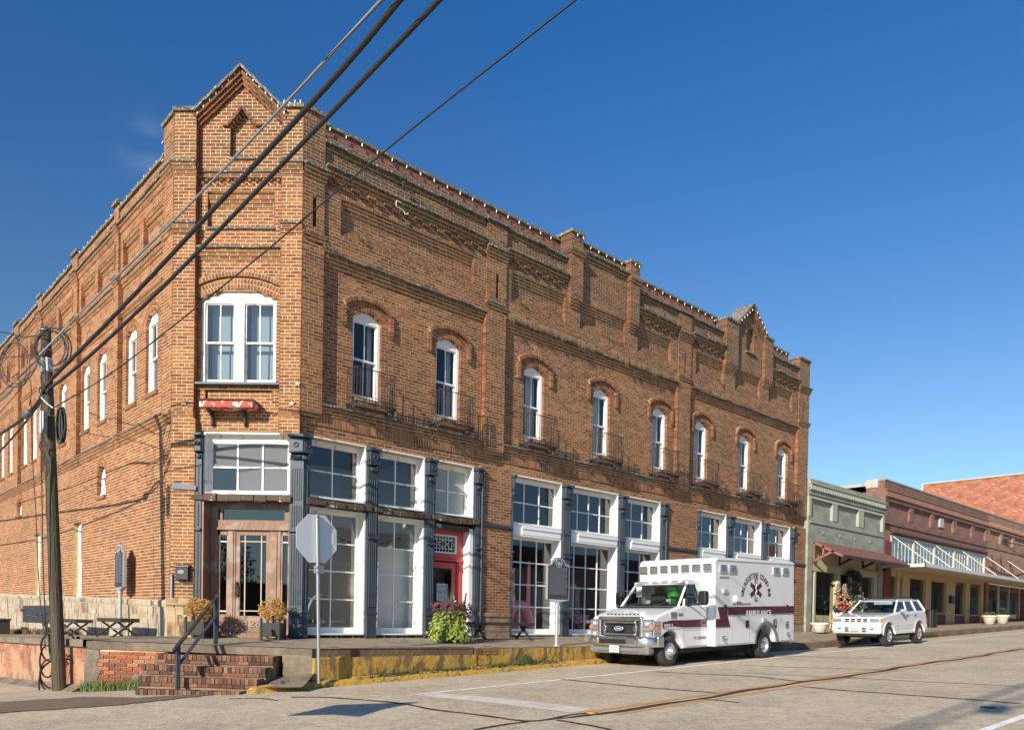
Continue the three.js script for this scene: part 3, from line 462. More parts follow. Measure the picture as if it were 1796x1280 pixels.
// raised centre bay and its two piers
wallZone(FR, { u0: 8.78, u1: 10.96, h0: 9.56, h1: 10.78, o: 0.10, dirt: 0.15 });
corbel(FR, 8.78, 10.96, 10.70, 2, 0.14, 0.05, 0.25, 0.4); coping(FR, 8.78, 10.96, 10.845, 10.885, 0.24, 0.2, 0.03);
wallZone(FR, { u0: 8.78, u1: 10.96, h0: 10.86, h1: 11.17, o: 0.02, dirt: 0.2 }); coping(FR, 8.7, 11.0, 11.17, 11.23, 0.07, 0.4, 0.012);
for (const [a, b] of [[8.28, 8.78], [10.96, 11.42]]) {
  for (let i = 0; i < 4; i++) wallZone(FR, { u0: a + 0.03 * (3 - i), u1: b - 0.03 * (3 - i), h0: 9.12 + i * CH, h1: 9.12 + (i + 1) * CH, o: 0.15 + 0.035 * i, t: 0.25, plain: true });
  wallZone(FR, { u0: a, u1: b, h0: 9.42, h1: 10.66, o: 0.26, t: 0.4, dirt: 0.05 });
  corbel(FR, a - 0.05, b + 0.05, 10.65, 2, 0.31, 0.03, 0.45, 0.3); wallZone(FR, { u0: a, u1: b, h0: 10.80, h1: 11.22, o: 0.24, t: 0.45 });
  coping(FR, a - 0.04, b + 0.04, 11.21, 11.29, 0.30, 0.75, 0.01);
}
// piers
for (const [a, b] of pierR) {
  const sl = { u0: (a + b) / 2 - 0.02, u1: (a + b) / 2 + 0.075, h0: 8.5, h1: 9.2 };
  const c0 = a === -0.06 ? 0 : 0.03;
  for (let i = 0; i < 3; i++) wallZone(FR, { u0: a + 0.03 * (2 - i), u1: b - 0.03 * (2 - i), h0: 4.33 + i * CH, h1: 4.33 + (i + 1) * CH, o: 0.05 + 0.045 * i, t: 0.3, plain: true });
  wallZone(FR, { u0: a, u1: b, h0: 4.55, h1: 8.23, o: 0.14, t: 0.34 });
  corbel(FR, a - c0, b + 0.03, 8.20, 2, 0.18, 0.03, 0.3, 0.2); coping(FR, a - c0, b + 0.03, 8.352, 8.385, 0.22, 0.2, 0.01);
  wallZone(FR, { u0: a, u1: b, h0: 8.37, h1: 9.56, o: 0.14, t: 0.2 }, [sl]);
  wallZone(FR, { u0: a, u1: b, h0: 8.37, h1: 9.56, o: -0.06, t: 0.1, plain: true });
  corbel(FR, a - c0, b + 0.04, 9.55, 3, 0.17, 0.035, 0.35, 0.2); coping(FR, a - c0, b + 0.05, 9.78, 9.83, 0.27, 0.3, 0.015);
  if (a > 1) { wallZone(FR, { u0: a, u1: b, h0: 9.82, h1: a > 20 ? 10.9 : 10.5, o: 0.14, t: 0.4, dirt: 0.15 }); coping(FR, a - 0.03, b + 0.03, a > 20 ? 10.9 : 10.5, a > 20 ? 10.97 : 10.57, 0.2, 0.55, 0.015); }
}
// small far gable
{
  for (const [a, b] of [[16.43, 17.22], [19.10, 19.70]]) {
    for (let i = 0; i < 4; i++) wallZone(FR, { u0: a + 0.03 * (3 - i), u1: b - 0.03 * (3 - i), h0: 9.12 + i * CH, h1: 9.12 + (i + 1) * CH, o: 0.13 + 0.03 * i, t: 0.25, plain: true });
    wallZone(FR, { u0: a, u1: b, h0: 9.42, h1: 10.98, o: 0.24, t: 0.4, dirt: 0.15 }); coping(FR, a - 0.03, b + 0.03, 10.97, 11.05, 0.28, 0.6, 0.015);
  }
  const A = 17.16, B = 19.14, P = 18.15, top = 11.86, base = 10.98;
  const clip = h => h < base ? [17.22, 19.10] : h > top - 0.1 ? null : [lerp(A, P, (h - base) / (top - base)), lerp(B, P, (h - base) / (top - base))];
  wallZone(FR, { u0: 17.22, u1: 19.10, h0: 9.56, h1: 11.84, o: 0.10, clip, dirt: 0.1 }, [{ u0: 17.98, u1: 18.5, h0: 10.24, h1: 11.16, spring: 10.9, rise: 0.26 }]);
  wallZone(FR, { u0: 17.9, u1: 18.6, h0: 10.2, h1: 11.2, o: -0.05, t: 0.1, dirt: 0.2 });
  archRing(FR, 17.98, 18.5, 10.9, 0.26, 0.13, 0.15, 1); coping(FR, 17.9, 18.6, 10.16, 10.22, 0.18, 0.2, 0);
  for (const s of [-1, 1]) { const x0 = s < 0 ? A - 0.12 : B + 0.12, L = Math.hypot(P - x0, top + 0.1 - base), an = Math.atan2(top + 0.1 - base, P - x0); const cx = (x0 + P) / 2, cy = (base + top + 0.06) / 2;
    cops.R.at(new THREE.BoxGeometry(L, 0.07, 0.75), cx, cy + 0.02, -0.08, 0, 0, s < 0 ? an : an - Math.PI);
    for (let i = 0; i < 8; i++) { const f = (i + 0.5) / 8; addBrick(FR, lerp(x0, P, f) + s * 0.0, lerp(base, top + 0.06, f) - 0.09, 0.2, L / 8 - 0.012, 0.08, 0.2, s < 0 ? an : an - Math.PI); addBrick(FR, lerp(x0, P, f) - s * 0.02, lerp(base, top + 0.06, f) - 0.19, 0.16, L / 8 - 0.012, 0.08, 0.2, s < 0 ? an : an - Math.PI); } }
}
// street level piers of the long facade
for (const [a, b] of [[5.14, 6.24], [13.24, 15.05], [21.96, 22.95]]) { wallZone(FR, { u0: a, u1: b, h0: 0.18, h1: 4.04, o: 0.10, t: 0.4, plain: true }); mort.R.bb(a, b, 3.98, 4.06, -0.3, 0.09); }

// ---- side facade (FL): u = z
const pierL = [[-2.69, -2.07], [-6.25, -5.875], [-10.23, -9.66], [-14.43, -13.90], [-17.98, -17.3], [-22.0, -21.4], [-26.0, -25.3]];
const winL = [[-4.12, -3.31], [-5.60, -4.80], [-8.03, -7.24], [-9.57, -8.78], [-12.05, -11.26], [-13.62, -12.82], [-15.80, -15.0], [-17.25, -16.45], [-19.6, -18.8], [-21.1, -20.3], [-23.2, -22.4], [-24.9, -24.1]];
const holesL = winL.map(w => ({ u0: w[0], u1: w[1], h0: 5.15, h1: 7.1, spring: 6.87, rise: 0.20 }));
const lowL = [{ u0: -7.97, u1: -7.23, h0: 3.2, h1: 4.0, spring: 3.72, rise: 0.28 }, { u0: -17.95, u1: -17.2, h0: 3.45, h1: 4.05, spring: 3.8, rise: 0.24 }];
const tallL = [{ u0: -10.33, u1: -9.45, h0: 0.3, h1: 2.66, spring: 2.58, rise: 0.08 }, { u0: -15.26, u1: -14.35, h0: 0.3, h1: 2.68, spring: 2.6, rise: 0.08 }];
const LZ = -28;
wallZone(FL, { u0: LZ, u1: -1.95, h0: 0.26, h1: 4.27, o: 0 }, [...lowL, ...tallL]);
corbel(FL, LZ, -2.05, 4.27, 3, 0.03, 0.035, 0.25, 0.2); coping(FL, LZ, -2.69, 4.49, 4.525, 0.12, 0.1, 0.015);
wallZone(FL, { u0: LZ, u1: -1.95, h0: 4.50, h1: 8.26, o: 0 }, [...holesL, ...pierL.map(p => ({ u0: p[0], u1: p[1], h0: 0, h1: 20 }))]);
for (const w of winL) { archRing(FL, w[0], w[1], 6.87, 0.20, 0.004, 0.2, 2); wallZone(FL, { u0: w[0] - 0.05, u1: w[1] + 0.05, h0: 5.08, h1: 5.155, o: 0.045, t: 0.24, plain: true, dirt: 0.5 }); }
for (const w of lowL) { archRing(FL, w.u0, w.u1, w.spring, w.rise, 0.004, 0.2, 2); wallZone(FL, { u0: w.u0 - 0.05, u1: w.u1 + 0.05, h0: w.h0 - 0.08, h1: w.h0, o: 0.05, t: 0.24, plain: true }); }
for (let i = 0; i < pierL.length - 1; i++) {
  const a = pierL[i + 1][1], b = pierL[i][0];
  corbel(FL, a + 0.03, b - 0.25, 7.48, 2, 0.03, 0.03, 0.2, 0.15); corbel(FL, a, b, 8.25, 2, 0.03, 0.035, 0.2, 0.2); coping(FL, a, b, 8.40, 8.43, 0.10, 0.12, 0.012);
  const L = b - a, p1 = [a + 0.22, a + L * 0.5 - 0.14], p2 = [a + L * 0.5 + 0.14, b - 0.16], hs = [p1, p2].map(p => ({ u0: p[0], u1: p[1], h0: 8.63, h1: 9.34 }));
  wallZone(FL, { u0: a, u1: b, h0: 8.40, h1: 9.57, o: 0.07 }, hs);
  for (const p of [p1, p2]) { wallZone(FL, { u0: p[0], u1: p[1], h0: 8.63, h1: 9.34, o: -0.04, t: 0.1 }); for (let k = 0; k < 3; k++) wallZone(FL, { u0: p[0], u1: p[1], h0: 9.08 + k * CH * 1.2, h1: 9.08 + k * CH * 1.2 + CH, o: -0.02 + k * 0.035, t: 0.14, plain: true, dirt: 0.1 }); }
  corbel(FL, a, b, 9.55, 1, 0.10, 0, 0.25, 0.1); corbel(FL, a, b, 9.70, 1, 0.135, 0, 0.25, 0.2); corbel(FL, a, b, 9.625, 1, 0.09, 0, 0.25, 0.1); coping(FL, a, b, 9.775, 9.81, 0.17, 0.12, 0.02);
  wallZone(FL, { u0: a, u1: b, h0: 9.80, h1: 10.17, o: 0.08, dirt: 0.05 }); coping(FL, a, b, 10.16, 10.24, 0.13, 0.35, 0.015);
}
for (const [a, b] of pierL) {
  const near = b > -2.5, sl = near ? [{ u0: -2.68, u1: -2.60, h0: 8.8, h1: 9.5 }] : [{ u0: a + 0.06, u1: a + 0.13, h0: 8.75, h1: 9.45 }];
  for (let i = 0; i < 3; i++) wallZone(FL, { u0: a + 0.03 * (2 - i), u1: b - (near ? 0 : 0.03 * (2 - i)), h0: 4.30 + i * CH, h1: 4.30 + (i + 1) * CH, o: 0.045 + 0.035 * i, t: 0.3, plain: true });
  wallZone(FL, { u0: a, u1: b, h0: 4.52, h1: 8.35, o: 0.12, t: 0.35 }); corbel(FL, a - 0.03, b + (near ? 0 : 0.03), 8.33, 2, 0.15, 0.03, 0.3, 0.2); coping(FL, a - 0.03, b, 8.48, 8.52, 0.2, 0.2, 0.01);
  wallZone(FL, { u0: a, u1: b, h0: 8.50, h1: 9.57, o: 0.12, t: 0.2 }, sl); wallZone(FL, { u0: a, u1: b, h0: 8.5, h1: 9.57, o: -0.08, t: 0.1, plain: true });
  corbel(FL, a - 0.03, b + (near ? 0 : 0.03), 9.55, 3, 0.14, 0.03, 0.3, 0.2); coping(FL, a - 0.03, b + (near ? 0 : 0.04), 9.775, 9.81, 0.22, 0.2, 0.01);
  wallZone(FL, { u0: a, u1: b, h0: 9.8, h1: near ? 10.82 : 10.33, o: 0.12, t: 0.4, dirt: near ? 0.12 : 0 }); coping(FL, a - 0.03, b + (near ? 0.02 : 0.03), near ? 10.82 : 10.33, near ? 10.9 : 10.42, 0.17, 0.5, 0.02);
}
// ---- cut corner (FC): piers at o = 0, centre set back 0.15
const cs0 = 0.33, cs1 = 2.20, ce = 2.67, cm = -0.17, cc = 1.27;
for (const [a, b, lft] of [[cm, cs0, 1], [cs1, ce, 0]]) {
  if (lft) wallZone(FC, { u0: a, u1: 0.375, h0: 0.26, h1: 4.3, o: 0, t: 0.25 });
  else wallZone(FC, { u0: a, u1: b, h0: 4.02, h1: 4.3, o: 0, t: 0.25 });
  corbel(FC, a, b, 4.27, 3, 0.0, 0.02, 0.25, 0.15);
  wallZone(FC, { u0: a, u1: b, h0: 4.49, h1: 8.38, o: 0, t: 0.3, ph: a });
  corbel(FC, a - 0.02, b + 0.02, 8.33, 2, 0.03, 0.03, 0.3, 0.25); coping(FC, a - 0.02, b + 0.02, 8.48, 8.51, 0.08, 0.2, 0.01);
  wallZone(FC, { u0: a, u1: b, h0: 8.5, h1: 9.57, o: 0, t: 0.3, ph: a, dirt: 0.05 });
  corbel(FC, a - 0.02, b + 0.02, 9.55, 3, 0.025, 0.03, 0.3, 0.3); coping(FC, a - 0.03, b + 0.03, 9.775, 9.82, 0.11, 0.2, 0.012);
  const tp = lft ? 10.9 : 10.98;
  wallZone(FC, { u0: a, u1: b, h0: 9.80, h1: tp, o: 0, t: 0.45, ph: a, dirt: 0.14 }); coping(FC, a - 0.02, b + 0.02, tp, tp + 0.085, 0.05, 0.55, 0.02);
}
wallZone(FR, { u0: -0.06, u1: 0.47, h0: 9.82, h1: 10.98, o: 0.14, t: 0.4, dirt: 0.15 }); coping(FR, -0.03, 0.5, 10.98, 11.06, 0.19, 0.5, 0.015);
{
  const o = -0.15, win = { u0: 0.395, u1: 2.075, h0: 5.09, h1: 7.2, spring: 6.93, rise: 0.22 };
  wallZone(FC, { u0: cs0, u1: cs1, h0: 4.03, h1: 4.6, o });
  wallZone(FC, { u0: cs0, u1: cs1, h0: 4.57, h1: 7.95, o }, [win, { u0: 0.52, u1: 2.0, h0: 4.64, h1: 4.97 }]);
  wallZone(FC, { u0: 0.52, u1: 2.0, h0: 4.62, h1: 4.99, o: o - 0.06, t: 0.1 });
  corbel(FC, cs0, cs1, 4.99, 1, o + 0.02, 0, 0.2, 0.1);
  archRing(FC, win.u0 - 0.02, win.u1 + 0.02, win.spring, win.rise, o + 0.006, 0.2, 2); archRing(FC, win.u0 - 0.12, win.u1 + 0.12, 7.17, 0.24, o + 0.05, 0.12, 1, 0.3);
  for (let i = 0; i < 3; i++) wallZone(FC, { u0: cs0, u1: cs1, h0: 7.75 + i * CH * 1.3, h1: 7.75 + i * CH * 1.3 + CH, o: o + 0.02 + 0.03 * i, t: 0.2, plain: true, dirt: 0.2, ph: i * 0.08 });
  coping(FC, cs0, cs1, 8.0, 8.045, o + 0.13, 0.2, 0.012);
  wallZone(FC, { u0: cs0, u1: cs1, h0: 8.03, h1: 9.42, o }, [{ u0: 0.53, u1: 1.99, h0: 8.48, h1: 9.24 }]);
  wallZone(FC, { u0: 0.53, u1: 1.99, h0: 8.48, h1: 9.24, o: o - 0.1, t: 0.1 });
  for (let k = 0; k < 3; k++) wallZone(FC, { u0: 0.53, u1: 1.99, h0: 9.01 + k * CH, h1: 9.01 + (k + 1) * CH, o: o - 0.08 + k * 0.03, t: 0.12, plain: true, ph: k * 0.07 });
  coping(FC, 0.5, 2.02, 8.44, 8.485, o + 0.04, 0.14, 0.008);
  // lattice of bricks set on their corners
  mort.C.bb(cs0, cs1, 9.40, 9.62, o - 0.3, o - 0.08);
  for (let r = 0; r < 3; r++) for (let k = 0; k < 12; k++) { const u = cs0 + 0.09 + k * 0.158 + (r === 1 ? 0.079 : 0); if (u > cs1 - 0.06) continue; addBrick(FC, u, 9.445 + r * 0.062, o + 0.02, 0.062, 0.062, 0.2, Math.PI / 4, 0.1); }
  corbel(FC, cs0, cs1, 9.60, 1, o + 0.03, 0, 0.25, 0.4); coping(FC, cs0, cs1, 9.665, 9.70, o + 0.06, 0.2, 0.012);
  const P = 1.29, bs = 10.74, tp = 11.66, clip = h => h < bs ? [cs0, cs1] : h > tp - 0.12 ? null : [lerp(0.33, P, (h - bs) / (tp - bs)), lerp(2.25, P, (h - bs) / (tp - bs))];
  const nic = { u0: 1.015, u1: 1.545, h0: 10.0, h1: 11.04, fn: h => h < 10.68 ? [1.015, 1.545] : h < 11.03 ? [lerp(1.015, 1.28, (h - 10.68) / 0.35), lerp(1.545, 1.28, (h - 10.68) / 0.35)] : null };
  wallZone(FC, { u0: cs0, u1: cs1, h0: 9.69, h1: 11.6, o, clip, dirt: 0.06 }, [nic]); wallZone(FC, { u0: 0.95, u1: 1.6, h0: 9.98, h1: 11.06, o: o - 0.13, t: 0.1 });
  coping(FC, 0.98, 1.58, 9.955, 10.0, o + 0.04, 0.14, 0.006);
  for (const s of [-1, 1]) {
    for (let i = 0; i < 4; i++) { const f = (i + 0.5) / 4, an = s < 0 ? Math.atan2(0.36, 0.30) : -Math.atan2(0.36, 0.30); addBrick(FC, lerp(1.28 + s * 0.30, 1.28, f), lerp(10.70, 11.08, f), o + 0.06, 0.105, 0.06, 0.16, an, 0.05); }
    addBrick(FC, 1.28 + s * 0.36, 10.685, o + 0.06, 0.13, 0.055, 0.16, 0, 0.1);
    const x0 = s < 0 ? 0.28 : 2.30, dx = P - x0, dy = tp + 0.16 - bs, L = Math.hypot(dx, dy), an = s < 0 ? Math.atan2(dy, dx) : Math.atan2(dy, dx) - Math.PI;
    const n = 6; for (let r = 0; r < 3; r++) for (let i = 0; i < n; i++) { const f = (i + 0.5) / n, off = 0.05 + r * 0.082; addBrick(FC, lerp(x0, P, f) + (r ? 0 : 0), lerp(bs + 0.12, tp + 0.16, f) - off - 0.02, o + 0.17 - r * 0.05, L / n - 0.012, 0.07, 0.3, an, r === 0 ? 0.2 : 0); }
    for (let i = 0; i < 4; i++) { const f = (i + 0.5) / 4; cops.C.at(new THREE.BoxGeometry(L / 4 - 0.006, 0.05, 0.42), lerp(x0, P, f), lerp(bs + 0.12, tp + 0.16, f) + 0.035 + 0.008 * rnd(), o + 0.02, 0, 0, an + 0.02 * (rnd() - 0.5)); }
    mort.C.add(extr(s < 0 ? [[0.3, 10.7], [P, 11.63], [P, 11.78], [0.28, 10.85]] : [[2.26, 10.7], [P, 11.63], [P, 11.78], [2.28, 10.85]], 0.28).translate(0, 0, o - 0.10));
  }
}
// ---- build the walls
X.mortarR = M([0.78, 0.75, 0.71], 0.97, { map: T.mortar });
for (const F of [FR, FL, FC]) { inF(mort[F.id].build('wall', F === FR ? X.mortarR : X.mortar, bld), F); if (F === FC) for (const g of cops.C.g) inF(new MB().add(g).build('coping_stone', X.stone, bld), F); else inF(cops[F.id].build('coping', X.stone, bld, { kind: 'stuff' }), F); }
{
  const M4 = b => { const m = new THREE.Matrix4().compose(V3(b.u, b.h, b.o - b.t / 2), new THREE.Quaternion().setFromAxisAngle(V3(0, 0, 1), b.rz), V3(b.w, b.ht, b.t)); return m.premultiply(b.F.m); };
  const cand = BR.map((b, i) => [i, b]).filter(([i, b]) => b.F === FC && b.w > 0.17 && Math.abs(b.rz) < 0.01 && b.h < 8).map(([i, b]) => { const p = V3(b.u, b.h, b.o).applyMatrix4(b.F.m); return [p.distanceTo(camera.position), i]; }).sort((a, b) => a[0] - b[0]).slice(0, 290);
  const single = new Set(cand.map(c => c[1]));
  const mats = {}; const quant = c => { const k = c.map(x => Math.round(Math.log(Math.max(x, 0.01)) * 5)).join(); if (!mats[k]) { mats[k] = X.brick.clone(); mats[k].color.setRGB(c[0], c[1], c[2]); } return mats[k]; };
  const rest = BR.filter((b, i) => !single.has(i));
  const im = new THREE.InstancedMesh(unitBox, X.brick, rest.length); im.name = 'brickwork'; im.userData.kind = 'stuff'; im.castShadow = im.receiveShadow = true; const col = new THREE.Color();
  rest.forEach((b, i) => { im.setMatrixAt(i, M4(b)); im.setColorAt(i, col.setRGB(b.c[0], b.c[1], b.c[2])); }); im.instanceMatrix.needsUpdate = true; im.instanceColor.needsUpdate = true; bld.add(im);
  for (const i of single) { const b = BR[i], m = mesh('brick', unitBox, quant(b.c), bld); M4(b).decompose(m.position, m.quaternion, m.scale); }
  console.log('bricks', BR.length, 'mats', Object.keys(mats).length);
}
// white painted stone plinths and the concrete base of the side wall
{
  const p = new MB(); for (const [a, b, y] of [[5.12, 6.26, -0.6], [13.22, 15.07, -0.55], [21.94, 22.98, -0.4]]) { p.rbox(b - a, 0.1, 0.5, 0.012, (a + b) / 2, 0.135, -0.12); p.rbox(b - a - 0.05, 0.28, 0.45, 0.02, (a + b) / 2, -0.055, -0.12); p.rbox(b - a - 0.04, 0.45, 0.47, 0.02, (a + b) / 2, -0.42, -0.12); }
  inF(p.build('stone_plinth', X.plinth, bld), FR);
  const stain = M([1, 1, 1], 0.92, { map: tex(1024, 8, (u, v) => { const a = pf(u, v, 10, 5), s = pf(u, v * 0.06, 80, 5), b = spk(u, v), e = PN(u * 90, 0.5, 90); let c = lin([0.46, 0.39, 0.29], [0.33, 0.27, 0.195], a); c = lin(c, [0.075, 0.062, 0.05], sstep(0.52, 0.70, s) * 0.8); c = lin(c, [0.33, 0.17, 0.07], sstep(0.60, 0.75, pf(u + 0.3, v + 0.2, 14, 4)) * 0.5); return c.map(x => x * (0.85 + 0.3 * b)); }, 512, 2), bumpMap: T.concB, bumpScale: 0.01 });
  const top = z => 0.33 + 0.02 * (-2.6 - z);
  const prof = z => [[0.02, top(z)], [0.09, top(z) - 0.03], [0.09, top(z) - 0.15], [0.045, top(z) - 0.17], [0.045, -1.4]];
  const g = sheet(40, 4, (a, b) => { const z = lerp(-1.9, -28, a), q = prof(z)[Math.round(b * 4)]; return V3(-1.95 - q[0], q[1], z); });
  new MB().add(g.toNonIndexed().deleteAttribute ? (g.computeVertexNormals(), g) : g).build('concrete_base', stain, bld);
  const c = new MB().rbox(0.57, 0.16, 0.4, 0.012, 0.09, 0.28, -0.1).rbox(0.55, 0.85, 0.38, 0.012, 0.09, -0.21, -0.13);
  inF(c.build('concrete_base', M([1, 0.88, 0.70], 0.92, { map: stain.map, bumpMap: T.concB, bumpScale: 0.01 }), bld), FC);
}
// ---- closed shell: roof, back and party walls, floors, rooms
{
  const s = new MB();
  s.add(extr([[-1.6, 2.35], [0.2, 0.6], [22.6, 0.6], [22.6, 28], [-1.6, 28]].map(p => [p[0], p[1]]), 0.2).rotateX(-Math.PI / 2).translate(0, 10.0, 0));
  s.bb(22.55, 22.85, -0.9, 10.6, -28, -0.45).bb(-1.75, 22.55, -0.9, 10.3, -28.2, -28);
  s.build('roof_and_rear_walls', M([0.2, 0.11, 0.08], 0.9), bld);
  const f = new MB(); const poly = y => extr([[-1.66, 2.15], [-0.1, 0.68], [22.55, 0.68], [22.55, 28], [-1.66, 28]], 0.25).rotateX(-Math.PI / 2).translate(0, y, 0);
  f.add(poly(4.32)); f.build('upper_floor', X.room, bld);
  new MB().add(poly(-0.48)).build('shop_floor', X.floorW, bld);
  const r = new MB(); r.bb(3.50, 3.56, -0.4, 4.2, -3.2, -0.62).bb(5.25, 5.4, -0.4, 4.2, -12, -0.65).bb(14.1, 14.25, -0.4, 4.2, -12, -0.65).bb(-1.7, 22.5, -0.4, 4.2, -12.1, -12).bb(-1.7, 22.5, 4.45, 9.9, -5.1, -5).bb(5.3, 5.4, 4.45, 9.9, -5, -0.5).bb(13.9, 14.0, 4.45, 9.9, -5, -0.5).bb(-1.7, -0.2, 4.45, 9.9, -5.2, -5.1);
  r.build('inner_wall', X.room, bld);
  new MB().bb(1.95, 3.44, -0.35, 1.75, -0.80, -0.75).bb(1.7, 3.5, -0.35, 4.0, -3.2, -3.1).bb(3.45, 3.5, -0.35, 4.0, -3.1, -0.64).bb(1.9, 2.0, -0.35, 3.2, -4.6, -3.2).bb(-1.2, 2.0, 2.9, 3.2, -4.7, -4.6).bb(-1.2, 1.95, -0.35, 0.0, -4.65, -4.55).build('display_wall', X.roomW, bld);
}
// ---------------------------------------------------------------- windows, shop fronts, door, balconies of the corner building
const part = (g, F, u, h, o) => { const p = V3(u, h, o).applyMatrix4(F.m); g.position.copy(p); g.rotation.y = F.ry; bld.add(g); return g; };
// tall sash window: width w, height to the springing hs, rise of the head
function sashWindow(w, hs, rise, mat, twin = false) {
  const g = new THREE.Group(); g.name = 'window'; const f = new MB(), fw = 0.07, head = hs - 0.06;
  f.bb(-w / 2, -w / 2 + fw, 0, hs, -0.10, 0.03).bb(w / 2 - fw, w / 2, 0, hs, -0.10, 0.03);
  f.bb(-w / 2, w / 2, -0.05, 0.04, -0.12, 0.06);
  const hw = w / 2, R = (hw * hw + rise * rise) / (2 * rise), cy = hs + rise - R, A = Math.asin(hw / R), pts = [[-hw, head - 0.02]]; for (let i = 0; i <= 14; i++) { const a = -A + i / 14 * 2 * A; pts.push([R * Math.sin(a), cy + R * Math.cos(a)]); } pts.push([hw, head - 0.02]);
  f.add(extr(pts, 0.12).translate(0, 0, -0.035)); f.build('frame', mat, g);
  const lights = twin ? [[-hw + fw, -0.11], [0.11, hw - fw]] : [[-hw + fw, hw - fw]];
  if (twin) new MB().bb(-0.11, 0.11, 0, head, -0.08, 0.045).build('mullion', mat, g);
  const mid = head * 0.5;
  for (const [a, b] of lights) for (const up of [0, 1]) {
    const y0 = up ? mid : 0.04, y1 = up ? head : mid + 0.04, z = up ? -0.02 : -0.055, s = new MB(), sw = 0.035, c = (a + b) / 2;
    s.bb(a, a + sw, y0, y1, z - 0.018, z + 0.018).bb(b - sw, b, y0, y1, z - 0.018, z + 0.018).bb(a + sw, b - sw, y0, y0 + (up ? 0.04 : 0.07), z - 0.018, z + 0.018).bb(a + sw, b - sw, y1 - 0.04, y1, z - 0.018, z + 0.018).bb(c - 0.011, c + 0.011, y0 + 0.04, y1 - 0.04, z - 0.014, z + 0.014);
    s.build('sash', mat, g);
    for (const k of [0, 1]) mesh('pane', new THREE.PlaneGeometry((b - a) / 2 - sw - 0.008, y1 - y0 - 0.1), X.glass, g).position.set(lerp(a + sw, c, 0.5) * (1 - k) + lerp(c, b - sw, 0.5) * k, (y0 + y1) / 2 + 0.01, z - 0.003);
  }
  return g;
}
{
  const w1 = sashWindow(0.78, 1.86, 0.16, X.white);
  winR.forEach((c, i) => { const g = i ? w1.clone() : w1; part(g, FR, c, 5.1, -0.12); });
  const cu = new MB(); winR.forEach((c, i) => { for (let k = 0; k < 9; k++) if (i > 1 || k > 5) cu.rod(V3(c + 0.02 + k * 0.038, 5.15, -0.38 - 0.02 * (k % 2)), V3(c + 0.02 + k * 0.038, 7.0, -0.38 - 0.02 * (k % 2)), 0.026, 0.022, 6); });
  inF(cu.build('curtain', X.curtain, bld), FR);
  const w2 = sashWindow(0.80, 1.72, 0.20, X.white);
  winL.forEach((w, i) => { const g = i ? w2.clone() : w2; part(g, FL, (w[0] + w[1]) / 2, 5.17, -0.10); });
  part(sashWindow(1.68, 1.84, 0.22, X.peel, true), FC, 1.235, 5.10, -0.25);
  const sl = new MB().rbox(2.0, 0.06, 0.25, 0.01, 1.235, 5.06, -0.14); inF(sl.build('window_sill', X.iron, bld), FC);
  // blinds inside the corner window
  const bl = new MB(); for (const [a, b] of [[0.5, 1.1], [1.38, 1.98]]) { bl.bb(a, b, 5.1, 6.95, -0.54, -0.53); bl.bb(a + 0.1, b, 6.05, 6.08, -0.50, -0.49); } inF(bl.build('window_blind', M([0.22, 0.27, 0.31], 0.8), bld), FC);
  // small arched windows and tall ones at street level of the side wall
  for (const w of lowL) { const g = sashWindow(w.u1 - w.u0, w.spring - w.h0, w.rise, X.white); part(g, FL, (w.u0 + w.u1) / 2, w.h0 + 0.04, -0.14); }
  for (const w of tallL) { const y0 = 0.33 + 0.02 * (-2.6 - w.u1) + 0.03; const g = sashWindow(w.u1 - w.u0, w.spring - y0, w.rise, X.white); part(g, FL, (w.u0 + w.u1) / 2, y0 + 0.03, -0.16); const rv = new MB().bb(w.u0 + 0.0, w.u0 + 0.012, y0, w.spring + 0.04, -0.14, -0.004); inF(rv.build('window_reveal', M([0.95, 0.80, 0.60], 0.9, { map: T.mortar }), bld), FL); }
}
// shop window: grid of panes set deep in a white lined opening
function shopWindow(u0, u1, h0, h1, cols, rows, mat, o = {}) {
  const g = new THREE.Group(); g.name = o.name || 'shop_window'; const D = o.depth || 0.36, fw = o.fw || 0.09, sill = o.sill || 0.10, headh = o.head || 0.10, w = u1 - u0, h = h1 - h0, f = new MB();
  f.bb(0, 0.035, 0, h, -D, 0).bb(w - 0.035, w, 0, h, -D, 0).bb(0.035, w - 0.035, h - 0.035, h, -D, 0).bb(0.035, w - 0.035, 0, 0.035, -D, 0.02);
  f.bb(0.035, fw, 0.035, h - 0.035, -D, -D + 0.05).bb(w - fw, w - 0.035, 0.035, h - 0.035, -D, -D + 0.05).bb(fw, w - fw, h - headh, h - 0.035, -D, -D + 0.05).bb(fw, w - fw, 0.035, sill, -D, -D + 0.05);
  f.build('frame', mat, g);
  const a = fw, b = w - fw, c = sill, d = h - headh, pw = (b - a) / cols, ph = (d - c) / rows, mw = o.mw || 0.032;
  const mu = new MB(); for (let i = 1; i < cols; i++) mu.bb(a + i * pw - mw / 2, a + i * pw + mw / 2, c, d, -D + 0.005, -D + 0.04); for (let j = 1; j < rows; j++) mu.bb(a, b, c + j * ph - mw / 2, c + j * ph + mw / 2, -D + 0.007, -D + 0.038);
  if (o.bars) { const q = o.bars(a, b, c, d); q(mu); }
  mu.build('glazing_bars', mat, g);
  for (let i = 0; i < cols; i++) for (let j = 0; j < rows; j++) { const p = mesh('pane', new THREE.PlaneGeometry(pw - 0.01, ph - 0.01), (o.paneMat && o.paneMat(i, j)) || X.glass, g); p.position.set(a + (i + 0.5) * pw, c + (j + 0.5) * ph, -D + 0.02); p.rotation.set(0.004 * (rnd() - 0.5), 0.006 * (rnd() - 0.5), 0); }
  return g;
}
